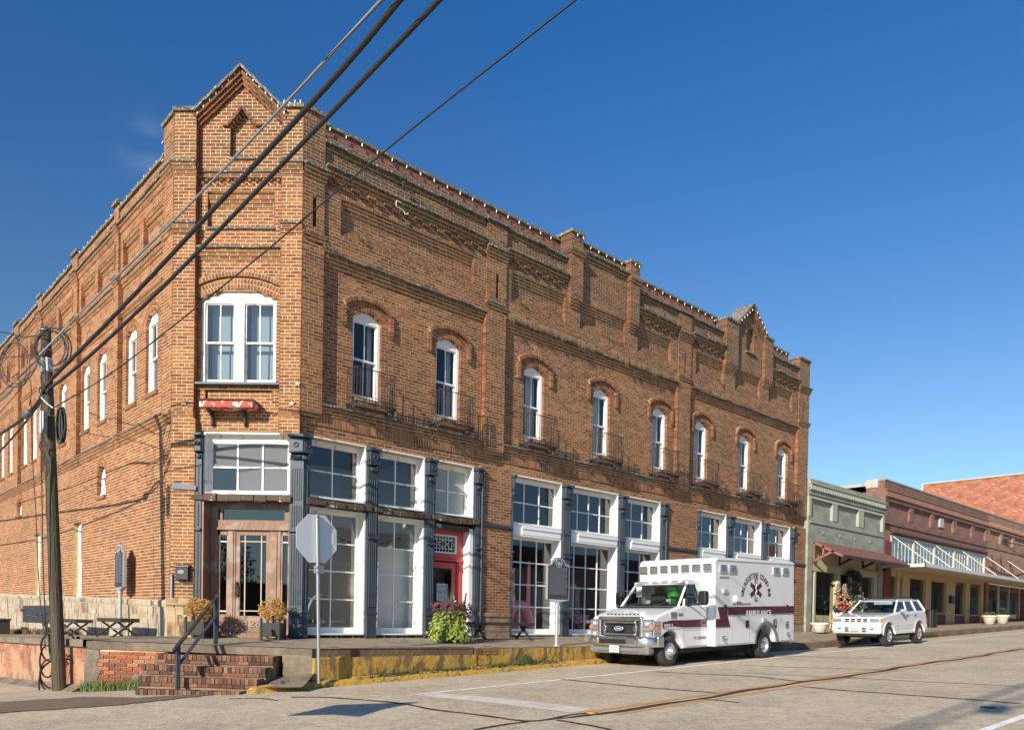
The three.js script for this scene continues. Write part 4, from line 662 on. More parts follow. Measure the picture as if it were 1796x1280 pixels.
const bays = [
  { cols: [[1.70, 1.98], [3.387, 3.65], [4.965, 5.14]], w: [[0.22, 1.70, 2, 4, 2], [1.98, 3.387, 2, 4, 2], [3.65, 4.965, 2, 0, 2]], mat: X.peel },
  { cols: [[6.24, 6.31], [8.30, 8.61], [10.85, 11.12], [13.02, 13.24]], w: [[6.31, 8.30, 3, 4, 3], [8.61, 10.85, 4, 4, 4], [11.12, 13.02, 3, 4, 3]], mat: X.white },
  { cols: [[15.05, 15.1], [17.0, 17.345], [19.49, 19.79], [21.73, 21.96]], w: [[15.1, 17.0, 3, 4, 3], [17.345, 19.49, 4, 4, 4], [19.79, 21.73, 3, 4, 3]], mat: X.white },
];
const frost = MP([0.52, 0.56, 0.54], 0.35, { transmission: 0.35, thickness: 0, ior: 1.5 });
bays.forEach((B, bi) => {
  for (const [u0, u1, c, r, tc] of B.w) {
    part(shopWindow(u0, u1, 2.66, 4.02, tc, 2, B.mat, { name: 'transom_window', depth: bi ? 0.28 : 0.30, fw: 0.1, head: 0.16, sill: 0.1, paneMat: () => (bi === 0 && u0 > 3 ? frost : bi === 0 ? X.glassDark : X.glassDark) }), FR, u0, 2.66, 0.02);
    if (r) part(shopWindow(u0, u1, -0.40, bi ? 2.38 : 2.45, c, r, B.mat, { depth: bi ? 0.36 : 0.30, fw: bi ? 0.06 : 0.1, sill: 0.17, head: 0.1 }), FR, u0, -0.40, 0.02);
    if (bi) { const b = new MB().bb(u0, u1, 2.384, 2.656, -0.30, -0.02); b.rbox(u1 - u0 - 0.42, 0.1, 0.09, 0.012, (u0 + u1) / 2 + 0.2, 2.60, 0.0); b.bb(u0 + 0.42, u1 - 0.02, 2.40, 2.55, -0.02, 0.02); inF(b.build('transom_panel', X.white, bld), FR); }
    else { const b = new MB(); const n = 7; for (let k = 0; k < n; k++) { const a = lerp(u0 - 0.1, u1 + 0.1, k / n), e = lerp(u0 - 0.1, u1 + 0.1, (k + 1) / n), sg = -0.05 * Math.sin(Math.PI * (k + 0.5) / n); b.rbox(e - a - 0.003, 0.11 + 0.03 * rnd(), 0.34, 0.012, (a + e) / 2, 2.56 + sg * 0.6, -0.02 + 0.03 * rnd(), 0, 0, 0.03 * (rnd() - 0.5)); } inF(b.build('rotten_timber_ledge', X.timber, bld), FR); }
  }
});
// cast iron columns
function column(w, hasRosette = true) {
  const g = new THREE.Group(); g.name = 'cast_iron_column'; const D = 0.16, b = new MB();
  b.rbox(w, 0.55, D + 0.03, 0.012, 0, 0.275, 0).rbox(w + 0.03, 0.06, D + 0.06, 0.01, 0, 0.57, 0).rbox(w + 0.02, 0.08, D + 0.05, 0.01, 0, 0.04, 0); b.build('base', X.iron, g);
  const s = new MB(); s.bb(-w / 2, w / 2, 0.60, 4.0, -D, D * 0.62); const n = Math.max(1, Math.round((w - 0.05) / 0.055)); for (const [y0, y1] of [[0.72, 2.25], [2.42, 2.9], [3.0, 3.7]]) for (let i = 0; i < n; i++) { const x = (i + 0.5) / n * (w - 0.05) - (w - 0.05) / 2; s.rbox(0.03, y1 - y0, 0.03, 0.01, x, (y0 + y1) / 2, D * 0.62); }
  s.rbox(w + 0.02, 0.05, D * 2, 0.01, 0, 2.33, 0); s.build('shaft', X.iron, g);
  const c = new MB(); c.rbox(w + 0.01, 0.28, D * 2 - 0.02, 0.015, 0, 4.2, 0.02).rbox(w + 0.05, 0.07, D * 2 + 0.06, 0.012, 0, 4.39, 0.02).rbox(w + 0.03, 0.05, D * 2 + 0.02, 0.01, 0, 4.05, 0.02).rbox(w * 0.7, 0.1, 0.09, 0.03, 0, 3.93, D * 0.7); c.build('capital', X.iron, g);
  if (hasRosette) mesh('rosette', new THREE.TorusGeometry(0.045, 0.016, 6, 14), X.iron, g).position.set(0, 4.2, D + 0.02);
  return g;
}
bays.forEach((B, bi) => B.cols.forEach(([a, b]) => { const w = b - a; const c = column(Math.max(0.06, w - 0.01), w > 0.1); part(c, FR, (a + b) / 2, -0.46, 0.02); }));
{ const c = column(0.30); part(c, FC, 2.60, -0.46, -0.16); c.scale.set(1, 1, 1.0); const d = column(0.18); part(d, FR, 0.11, -0.46, 0.03); const e = column(0.13); part(e, FC, 0.445, -0.46, -0.12); }
// red door bay
{
  const g = new THREE.Group(); g.name = 'door'; const w = 1.315, f = new MB(), D = -0.34;
  f.bb(0.0, 0.12, 0, 2.72, D, D + 0.08).bb(1.0, 1.2, 0, 2.72, D, D + 0.08).bb(0.12, 1.0, 2.62, 2.72, D, D + 0.08).bb(0.12, 1.0, 2.0, 2.12, D, D + 0.09).bb(0.05, 1.18, 1.93, 1.99, D + 0.02, D + 0.13).bb(1.05, 1.10, 0, 1.95, D + 0.07, D + 0.11); f.build('door_frame', X.red, g);
  const l = new MB(); l.bb(0.13, 0.24, 0, 1.9, D, D + 0.05).bb(0.86, 0.99, 0, 1.9, D, D + 0.05).bb(0.24, 0.86, 1.74, 1.9, D, D + 0.05).bb(0.24, 0.86, 0, 0.62, D, D + 0.05).bb(0.3, 0.8, 0.12, 0.5, D + 0.05, D + 0.06); l.build('door_leaf', X.red, g);
  const gl = mesh('door_glass', new THREE.PlaneGeometry(0.62, 1.12), X.glass, g); gl.position.set(0.55, 1.18, D + 0.02);
  const t = new MB(); t.bb(0.12, 0.17, 2.13, 2.61, D + 0.01, D + 0.07).bb(0.95, 1.0, 2.13, 2.61, D + 0.01, D + 0.07).bb(0.17, 0.95, 2.13, 2.17, D + 0.01, D + 0.07).bb(0.17, 0.95, 2.57, 2.61, D + 0.01, D + 0.07);
  for (let i = 1; i < 8; i++) t.bb(0.17 + i * 0.0975 - 0.006, 0.17 + i * 0.0975 + 0.006, 2.17, 2.57, D + 0.02, D + 0.035); for (const y of [2.25, 2.49]) t.bb(0.17, 0.95, y - 0.006, y + 0.006, D + 0.021, D + 0.036);
  for (let i = 0; i < 3; i++) for (const [a, b] of [[[0, 1], [1, 0]], [[1, 0], [0, -1]], [[0, -1], [-1, 0]], [[-1, 0], [0, 1]]]) { const cx = 0.316 + i * 0.244; t.bar(V3(cx + a[0] * 0.115, 2.37 + a[1] * 0.12, D + 0.04), V3(cx + b[0] * 0.115, 2.37 + b[1] * 0.12, D + 0.04), 0.012, 0.012); }
  t.build('leaded_light', X.white, g); mesh('leaded_glass', new THREE.PlaneGeometry(0.78, 0.40), X.glassDark, g).position.set(0.56, 2.37, D + 0.02);
  new MB().bb(0.2, 0.9, 0.03, 0.05, 0, 0.01).build('threshold', X.concD, g).position.set(0, 0, D);
  const kn = new MB().rod(V3(0.93, 0.9, D + 0.05), V3(0.93, 0.9, D + 0.12), 0.02).at(new THREE.SphereGeometry(0.033, 10, 8), 0.93, 0.9, D + 0.13).box(0.05, 0.2, 0.01, 0.93, 0.95, D + 0.055); kn.build('door_handle', X.chrome, g);
  // paper hours card behind the glass, with its ledge
  const card = canvasTex(192, 256, (x, W, H) => { x.fillStyle = '#d9dad6'; x.fillRect(0, 0, W, H); x.fillStyle = '#8f9494'; for (const cx of [58, 134]) { x.beginPath(); x.arc(cx, 120, 32, 0, 7); x.fill(); x.fillStyle = '#c3c6c4'; x.beginPath(); x.arc(cx, 120, 22, 0, 7); x.fill(); x.fillStyle = '#8f9494'; } x.fillRect(30, 30, 132, 10); x.fillRect(30, 48, 100, 6); x.fillStyle = '#777'; x.font = 'bold 26px sans-serif'; x.fillText('CLOSE', 44, 206); });
  mesh('hours_card', new THREE.PlaneGeometry(0.36, 0.46), M([1, 1, 1], 0.8, { map: card }), g).position.set(0.62, 1.12, D - 0.04);
  new MB().bb(0.36, 0.86, 0.82, 0.86, D - 0.08, D - 0.03).build('card_ledge', X.white, g);
  const wj = new MB().bb(1.2, 1.315, 0, 2.80, D, 0.0); wj.build('jamb', X.peel, g); new MB().bb(0.0, 1.2, 2.721, 2.84, D, -0.02).build('lintel_board', X.timber, g);
  part(g, FR, 3.65, -0.42, 0.02);
  // white room behind the door and the window beside it is built with the shell
}
// corner entrance
{
  part(shopWindow(0.51, 2.45, 2.66, 4.02, 3, 2, X.peel, { name: 'transom_window', depth: 0.22, fw: 0.13, head: 0.22, sill: 0.11, mw: 0.038, paneMat: (i, j) => (i === 0 && j === 0 ? X.glassDark : X.patternGlass) }), FC, 0.51, 2.66, -0.12);
  const b = new MB(); for (let k = 0; k < 8; k++) { const a = lerp(0.3, 2.5, k / 8), e = lerp(0.3, 2.5, (k + 1) / 8); b.rbox(e - a - 0.003, 0.12 + 0.05 * rnd(), 0.3, 0.015, (a + e) / 2, 2.57 + 0.03 * (rnd() - 0.5), -0.17 + 0.05 * rnd(), 0, 0, 0.05 * (rnd() - 0.5)); } inF(b.build('rotten_timber_ledge', X.timber, bld), FC);
  const g = new THREE.Group(); g.name = 'entrance_door'; const D = -0.42, W = 1.93, H = 2.90, f = new MB();   // origin at (0.53, -0.42)
  f.bb(0.04, 0.20, 0, H, D - 0.05, D + 0.06).bb(1.79, 1.93, 0, H, D - 0.05, D + 0.06).bb(0.20, 1.79, 2.80, H, D - 0.05, D + 0.05).bb(0.20, 1.79, 2.38, 2.55, D - 0.05, D + 0.07).bb(0.16, 1.83, 2.33, 2.385, D - 0.05, D + 0.10)
    .bb(0.44, 0.60, 0, 2.33, D - 0.05, D + 0.05).bb(1.38, 1.62, 0, 2.33, D - 0.05, D + 0.05).bb(0.48, 0.56, 0.4, 2.3, D + 0.05, D + 0.07).bb(1.46, 1.54, 0.4, 2.3, D + 0.05, D + 0.07)
    .bb(0.20, 0.44, 0, 0.45, D - 0.03, D + 0.02).bb(1.62, 1.79, 0, 0.45, D - 0.03, D + 0.02).bb(0.20, 0.25, 0.45, 2.33, D - 0.03, D + 0.03).bb(0.40, 0.44, 0.45, 2.33, D - 0.03, D + 0.03).bb(1.62, 1.66, 0.45, 2.33, D - 0.03, D + 0.03)
    .bb(0.20, 0.44, 2.22, 2.33, D - 0.02, D + 0.03).bb(1.62, 1.79, 2.22, 2.33, D - 0.02, D + 0.03).bb(0.0, 0.04, 0, H, D, 0.0).bb(0.25, 0.30, 2.55, 2.80, D - 0.03, D + 0.04).bb(1.70, 1.79, 2.55, 2.80, D - 0.03, D + 0.04);
  f.build('door_frame', X.door, g);
  new MB().bb(0.25, 0.40, 2.06, 2.085, D, D + 0.02).bb(1.66, 1.79, 2.06, 2.085, D, D + 0.02).bb(0.25, 0.40, 0.50, 0.53, D, D + 0.02).build('sidelight_bars', X.white, g);
  for (const [a, b, c, d] of [[0.25, 0.40, 0.45, 2.22], [1.66, 1.79, 0.45, 2.22]]) mesh('sidelight_glass', new THREE.PlaneGeometry(b - a, d - c), X.glass, g).position.set((a + b) / 2, (c + d) / 2, D);
  mesh('transom_glass', new THREE.PlaneGeometry(1.42, 0.27), X.glassDark, g).position.set(1.0, 2.675, D);
  const l = new MB(); l.bb(0.60, 0.70, 0.04, 2.33, D - 0.03, D + 0.03).bb(1.29, 1.38, 0.04, 2.33, D - 0.03, D + 0.03).bb(0.70, 1.29, 2.22, 2.33, D - 0.03, D + 0.03).bb(0.70, 1.29, 0.04, 0.42, D - 0.03, D + 0.03); l.build('door_leaf', X.door, g);
  new MB().bb(0.80, 0.822, 0.42, 2.22, D - 0.01, D + 0.02).bb(1.17, 1.192, 0.42, 2.22, D - 0.01, D + 0.02).bb(0.70, 1.29, 2.07, 2.09, D - 0.01, D + 0.021).bb(0.70, 1.29, 0.52, 0.542, D - 0.01, D + 0.021).build('glazing_bars', M([0.48, 0.40, 0.33], 0.6), g);
  mesh('door_glass', new THREE.PlaneGeometry(0.59, 1.8), X.glass, g).position.set(0.995, 1.32, D);
  const no = new THREE.ExtrudeGeometry(font.generateShapes('128', 0.15), { depth: 0.02, bevelEnabled: false, curveSegments: 5 }); no.translate(-0.2, 0, 0); no.scale(1.25, 1, 1); mesh('door_number', no, M([0.30, 0.22, 0.17], 0.8), g).position.set(1.03, 0.17, D + 0.03);
  const h = new MB(); h.rbox(0.05, 0.34, 0.02, 0.008, 0.65, 1.0, D + 0.04).tube([V3(0.65, 1.12, D + 0.05), V3(0.65, 1.1, D + 0.11), V3(0.65, 1.0, D + 0.12), V3(0.65, 0.9, D + 0.11), V3(0.65, 0.88, D + 0.05)], 0.013).at(new THREE.SphereGeometry(0.026, 8, 6), 0.65, 1.15, D + 0.07); h.build('door_handle', X.rust, g);
  new MB().bb(0.45, 1.62, 0, 0.035, D - 0.05, D + 0.16).bb(0.5, 1.6, -0.06, 0.0, D - 0.05, D + 0.26).build('threshold', X.door, g);
  part(g, FC, 0.53, -0.42, -0.02);
}
// red weathered shelf over the entrance
{
  const g = new THREE.Group(); g.name = 'sign_shelf'; const b = new MB().rbox(1.18, 0.15, 0.40, 0.012, 0, 0, 0.20); b.build('box', X.redpaint, g); new MB().bb(-0.60, 0.60, 0.076, 0.096, -0.02, 0.43).build('lid', M([0.10, 0.035, 0.03], 0.8), g);
  for (const s of [-1, 1]) { const k = new MB(); k.add(extr([[0, 0], [0.24, 0], [0.22, -0.05], [0.1, -0.12], [0.055, -0.28], [0, -0.33]], 0.05, 0.006).rotateY(-Math.PI / 2)).at(new THREE.SphereGeometry(0.035, 8, 6), 0, -0.27, 0.04).at(new THREE.SphereGeometry(0.03, 8, 6), 0, -0.05, 0.2); const m = k.build('bracket', X.iron, g); m.position.set(s * 0.36 - 0.08, -0.08, 0.02); }
  part(g, FC, 1.15, 4.54, -0.15);
}
// wall stars, letter box, conduit, sheet metal strip
{
  const star = r => { const s = new THREE.Shape(); for (let i = 0; i < 10; i++) { const a = i / 10 * 2 * Math.PI + Math.PI / 2, q = i % 2 ? r * 0.42 : r; s[i ? 'lineTo' : 'moveTo'](q * Math.cos(a), q * Math.sin(a)); } return new THREE.ExtrudeGeometry(s, { depth: 0.015, bevelEnabled: true, bevelSize: 0.01, bevelThickness: 0.02, bevelSegments: 1 }); };
  for (const [u, h] of [[0.13, 4.62], [2.50, 4.62], [2.62, 5.05]]) { const m = new THREE.Mesh(star(0.075), M([0.48, 0.36, 0.25], 0.7)); m.name = 'wall_star'; m.castShadow = m.receiveShadow = true; part(m, FC, u, h, 0.005); }
  const g = new THREE.Group(); g.name = 'letter_box'; new MB().rbox(0.29, 0.30, 0.11, 0.02, 0, 0, 0.055).build('case', X.black, g); new MB().rbox(0.31, 0.04, 0.14, 0.012, 0, 0.16, 0.065, 0.35).build('lid', M([0.10, 0.10, 0.11], 0.3), g);
  const pl = new THREE.CylinderGeometry(0.065, 0.065, 0.006, 20); pl.rotateX(Math.PI / 2); pl.scale(1, 0.55, 1); mesh('badge', pl, X.chrome, g).position.set(-0.02, 0.03, 0.113); const p2 = new THREE.CylinderGeometry(0.05, 0.05, 0.006, 20); p2.rotateX(Math.PI / 2); p2.scale(1, 0.5, 1); mesh('badge_plate', p2, X.black, g).position.set(-0.02, 0.03, 0.115); new MB().bb(-0.055, 0.015, 0.024, 0.036, 0.117, 0.119).build('badge_lettering', X.chrome, g); part(g, FC, 0.16, 0.90, 0.006);
  const c = new MB().rod(V3(-0.10, 0.36, 0.03), V3(-0.10, 0.88, 0.03), 0.028, 0.028, 10); inF(c.build('conduit', X.galv, bld), FC);
  const s = new MB().add(extr([[-0.12, 2.74], [-0.10, 2.88], [0.42, 2.82], [0.42, 2.72]], 0.02).translate(0, 0, 0.03)); inF(s.build('sheet_metal_strip', M([0.16, 0.18, 0.205], 0.7, { metalness: 0.2 }), bld), FC);
}
// iron bands and pipes on the shop piers
{
  const b = new MB(); for (const [a, c] of [[5.10, 6.28], [13.2, 15.08], [21.93, 22.97]]) b.rbox(c - a, 0.09, 0.06, 0.012, (a + c) / 2, 2.52, 0.12); inF(b.build('iron_band', X.iron, bld), FR);
  const p = new MB().rod(V3(5.165, -0.4, 0.14), V3(5.165, 4.0, 0.14), 0.035).rod(V3(13.2, -0.4, 0.14), V3(13.2, 4.0, 0.14), 0.035); for (const y of [0.4, 1.5, 2.7, 3.4]) p.at(new THREE.SphereGeometry(0.05, 8, 6), 5.165, y, 0.14).at(new THREE.SphereGeometry(0.05, 8, 6), 13.2, y, 0.14); inF(p.build('drain_pipe', X.iron, bld), FR);
}
// balconies
{
  const g = new THREE.Group(); g.name = 'balcony'; const w = 1.09, D = 0.46;
  const fl = new MB(); fl.bb(-w / 2, w / 2, -0.025, 0, D - 0.03, D).bb(-w / 2, w / 2, -0.025, 0, 0, 0.03).bb(-w / 2, -w / 2 + 0.03, -0.025, 0, 0.03, D - 0.03).bb(w / 2 - 0.03, w / 2, -0.025, 0, 0.03, D - 0.03); for (let i = 0; i < 16; i++) fl.bb(-w / 2 + 0.05 + i * 0.064, -w / 2 + 0.062 + i * 0.064, -0.02, -0.004, 0.03, D - 0.03); fl.build('floor_grating', X.rust, g);
  const r = new MB(); const y = 0.74; r.tube([V3(-w / 2, y, 0.01), V3(-w / 2, y, D - 0.08), V3(-w / 2 + 0.015, y, D - 0.015), V3(-w / 2 + 0.08, y, D), V3(0, y, D), V3(w / 2 - 0.08, y, D), V3(w / 2 - 0.015, y, D - 0.015), V3(w / 2, y, D - 0.08), V3(w / 2, y, 0.01)], 0.013, 60, 6).bb(-w / 2, w / 2, 0.05, 0.062, D - 0.012, D + 0.004); r.build('handrail', X.rust, g);
  const bg = new THREE.CylinderGeometry(0.0085, 0.0085, y, 6); for (let i = 0; i <= 13; i++) { const b = mesh('baluster', bg, X.rust, g); b.position.set(-w / 2 + 0.02 + i * (w - 0.04) / 13, y / 2, D - 0.003); } for (const s of [-1, 1]) for (let i = 0; i < 4; i++) { const b = mesh('baluster', bg, X.rust, g); b.position.set(s * (w / 2 - 0.004), y / 2, 0.06 + i * 0.1); }
  const sp = (r0, turns, n, dir) => Array.from({ length: n + 1 }, (_, i) => { const a = i / n * turns * 2 * Math.PI, q = r0 * (1 - 0.75 * i / n); return [q * Math.cos(a) * dir, q * Math.sin(a)]; });
  for (const s of [-1, 1]) {
    const b = new MB(); b.box(0.03, 0.42, 0.025, 0, -0.23, 0.012).box(0.03, 0.02, D - 0.02, 0, -0.04, D / 2);
    b.tube([V3(0, -0.40, 0.03), V3(0, -0.33, 0.06), V3(0, -0.20, 0.10), V3(0, -0.10, 0.2), V3(0, -0.06, 0.33)], 0.016, 20, 6);
    b.tube(sp(0.065, 1.4, 16, 1).map(([a, c]) => V3(0, -0.12 + c, 0.335 + a)), 0.013, 24, 5); b.tube(sp(0.05, 1.4, 16, 1).map(([a, c]) => V3(0, -0.39 + c, 0.06 + a)), 0.013, 24, 5); b; 
    const m = b.build('bracket', X.iron, g); m.position.set(s * (w / 2 - 0.02), 0, 0);
  }
  const sc = new MB(); for (const s of [-1, 1]) { sc.tube(sp(0.05, 1.3, 14, s).map(([a, c]) => V3(s * (w / 2 - 0.16) + a, y - 0.1 + c, D - 0.003)), 0.006, 20, 4).tube(sp(0.05, 1.3, 14, -s).map(([a, c]) => V3(s * (w / 2 - 0.09) + a, y - 0.16 + c, D - 0.003)), 0.006, 20, 4); } sc.build('scrollwork', X.rust, g);
  winR.forEach((c, i) => part(i ? g.clone() : g, FR, c - 0.01, 4.905, 0));
}
// rows of small bulbs along the parapets
{
  const bg = new THREE.CylinderGeometry(0.012, 0.017, 0.07, 6), hold = (F, u, h, o, tilt) => { const m = mesh('light_bulb', bg, X.bulb, bld); const p = V3(u, h, o).applyMatrix4(F.m); m.position.copy(p); m.rotation.set(tilt, F.ry, 0.2 * (rnd() - 0.5)); };
  for (let u = 0.8; u < 8.2; u += 0.42) hold(FR, u, 11.08, -0.27, 0.1); for (let u = 8.9; u < 10.9; u += 0.36) hold(FR, u, 11.12, 0.09, 0.1); for (let u = 11.6; u < 16.3; u += 0.42) hold(FR, u, 11.08, -0.27, 0.1); for (let u = 19.8; u < 21.9; u += 0.36) hold(FR, u, 11.08, -0.27, 0.1);
  for (const u of [8.45, 8.7, 11.1, 11.3]) hold(FR, u, 11.15, 0.31, 0.1);
  for (let i = 1; i < 6; i++) { hold(FR, lerp(17.1, 18.15, i / 6), lerp(10.98, 11.82, i / 6), 0.32, 0); hold(FR, lerp(19.2, 18.15, i / 6), lerp(10.98, 11.82, i / 6), 0.32, 0); }
  for (let z = -2.8; z > -24; z -= 0.42) hold(FL, z, 10.27 + 0.01 * rnd(), 0.10, 0); for (const h of [9.7, 10.1, 10.5]) hold(FL, -2.70, h, 0.14, 1.2);
  for (let i = 0; i < 7; i++) { hold(FC, lerp(0.35, 1.29, i / 7), lerp(10.85, 11.83, i / 7) + 0.02, 0.02, 0); hold(FC, lerp(2.25, 1.29, i / 7), lerp(10.85, 11.83, i / 7) + 0.02, 0.02, 0); }
  for (let i = 0; i < 4; i++) hold(FC, 2.25 + i * 0.12, 11.08, 0.05, 0.3);
  const w = new MB(); w.tube([V3(-0.1, 10.98, 0.06), V3(0.15, 10.93, 0.07), V3(0.3, 10.82, 0.03)], 0.006, 12, 4); inF(w.build('light_wire', X.blackCable, bld), FC);
}
// odd bits on the long facade: bent white hose, hanging bracket
{
  const h = new MB().tube([[703, 356], [696, 352], [695, 361], [702, 366], [708, 370], [711, 376], [716, 374]].map(([x, y]) => { const d = at(x, y, 1).sub(camera.position), t = (0.08 - camera.position.z) / d.z; return camera.position.clone().addScaledVector(d, t); }), 0.014, 40, 5); h.build('bent_hose', M([0.62, 0.58, 0.50], 0.6), bld);
  const b = new MB().tube([V3(2.45, 10.44, 0.16), V3(2.5, 10.5, 0.34), V3(2.55, 10.36, 0.4)], 0.012, 14, 5).box(0.06, 0.16, 0.06, 2.5, 10.30, 0.2); inF(b.build('hook', X.rust, bld), FR);
}
// ---- things in the shop windows
{
  const pink = M([0.72, 0.27, 0.30], 0.6, { side: THREE.DoubleSide });
  const g = sheet(40, 30, (a, b) => { const x = lerp(6.4, 8.15, a), y0 = -0.30, hgt = 0.75 + 0.28 * Math.sin(a * 5.2 - 0.6) + 0.35 * sstep(0.6, 0.9, a); const y = lerp(y0, y0 + hgt, b); return V3(x + 0.10 * Math.sin(b * 5 + a * 4), y, -0.95 - 0.35 * b + 0.14 * Math.sin(a * 17 + b * 6) + 0.07 * Math.sin(b * 14 - a * 9)); });
  const m = top(mesh('pink_fabric', g, pink), 'draped_fabric', 'pink draped fabric heaped inside the left shop window of the middle bay', 'fabric');
  const tube = new MB(); const c = Array.from({ length: 18 }, (_, i) => { const a = i / 17 * Math.PI * 1.25 - 0.3; return V3(7.3 - 0.42 * Math.cos(a), -0.15 + 0.62 * Math.sin(a), -0.85); }); tube.tube(c, 0.13, 40, 12); top(tube.build('fold', pink), 'fabric_roll', 'thick pink fabric roll arched over the draped pink fabric in the shop window', 'fabric');
  const sl = new MB().add(sheet(6, 14, (a, b) => V3(7.75 + (a - 0.5) * (0.30 - 0.12 * b), lerp(-0.2, 1.75, b), -0.9 - 0.12 * a - 0.05 * Math.sin(a * 6)))); top(sl.build('drape', pink), 'hanging_drape', 'narrow pink drape hanging behind the historical marker in the shop window', 'fabric');
  // clothes rail
  const r = thing('clothes_rail', 'clothes rail hung with pale garments behind the wide middle shop window', 'clothes rail', [9.9, -0.33, -1.9]);
  new MB().rod(V3(-0.9, 0, 0), V3(-0.9, 1.55, 0), 0.015).rod(V3(0.9, 0, 0), V3(0.9, 1.55, 0), 0.015).rod(V3(-0.9, 1.55, 0), V3(0.9, 1.55, 0), 0.015).rod(V3(-0.9, 0.02, -0.25), V3(-0.9, 0.02, 0.25), 0.015).rod(V3(0.9, 0.02, -0.25), V3(0.9, 0.02, 0.25), 0.015).build('rail_frame', X.chrome, r);
  const cs = [[0.45, 0.30, 0.32], [0.25, 0.45, 0.42], [0.5, 0.42, 0.35], [0.2, 0.24, 0.3], [0.55, 0.5, 0.48], [0.42, 0.26, 0.36], [0.3, 0.42, 0.5]];
  for (let i = 0; i < 12; i++) { const x = -0.8 + i * 0.145; const gg = new MB().add(extr([[-0.05, 1.5], [0.05, 1.5], [0.22, 1.40], [0.20, 1.15], [0.24, 0.6], [-0.24, 0.6], [-0.20, 1.15], [-0.22, 1.40]], 0.07, 0.02).rotateY(Math.PI / 2 + 0.5)); const mm = gg.build('garment', M(cs[i % 7], 0.85), r); mm.position.x = x; }
  const fl = (n, x, z, lab, s) => { const t = thing('flower_basket', lab, 'flower basket', [x, -0.31, z]); new MB().at(new THREE.CylinderGeometry(0.15, 0.11, 0.22, 12), 0, 0.11, 0).tube(Array.from({ length: 9 }, (_, i) => V3(-0.14 + 0.28 * i / 8, 0.22 + 0.2 * Math.sin(i / 8 * Math.PI), 0)), 0.01).build('basket', M([0.30, 0.17, 0.08], 0.8), t); const R = rng(s), f = new MB(); for (let i = 0; i < 60; i++) { const a = R() * 6.28, q = 0.24 * Math.sqrt(R()), y = 0.28 + 0.24 * R(); f.at(new THREE.IcosahedronGeometry(0.045 + 0.02 * R(), 0), q * Math.cos(a), y, q * Math.sin(a), R() * 3, R() * 3); } f.build('blossom', M([0.62, 0.36, 0.50], 0.8), t); };
  fl(0, 8.95, -0.75, 'basket of pink blossoms at the left edge of the wide shop window', 4); fl(1, 9.85, -0.75, 'basket of mauve blossoms in the wide shop window, right beside the ambulance hood', 9);
  // pale cone pennant and cane chair back in the left shop window
  const pn = new MB().at(new THREE.ConeGeometry(0.19, 0.75, 12, 1, true), 0, 0, 0, Math.PI); const p = pn.build('cone', M([0.62, 0.52, 0.42], 0.85)); p.position.set(1.05, 2.0, -1.1); top(p, 'hanging_cone', 'pale paper cone hanging point down in the shop window beside the corner', 'hanging ornament');
  const sf = new MB(); sf.tube(Array.from({ length: 15 }, (_, i) => { const a = i / 14 * Math.PI; return V3(-0.42 * Math.cos(a), 0.62 * Math.sin(a), 0); }), 0.03); for (let i = 1; i < 7; i++) { const x = -0.42 + i * 0.12; sf.rod(V3(x, 0, 0), V3(x, 0.62 * Math.sqrt(Math.max(0, 1 - (x / 0.42) ** 2)), 0), 0.008, 0.008, 5); } sf.rbox(0.9, 0.09, 0.5, 0.03, 0, 0.0, 0.22); const q = sf.build('chair_back', M([0.36, 0.31, 0.25], 0.8)); q.position.set(1.0, -0.1, -1.0); q.rotation.y = 0.3; top(q, 'cane_chair', 'pale round backed cane chair low in the shop window beside the corner', 'chair');
  const st = new MB(); const pts = Array.from({ length: 13 }, (_, i) => V3(lerp(1.0, 3.2, i / 12), 2.05 - 0.25 * Math.sin(i / 12 * Math.PI), -0.95)); st.tube(pts, 0.006, 40, 4); pts.forEach(v => st.at(new THREE.SphereGeometry(0.022, 6, 5), v.x, v.y - 0.03, v.z)); top(st.build('string', X.black), 'string_lights', 'dark string of small bulbs sagging inside the two left shop windows', 'string lights');
}
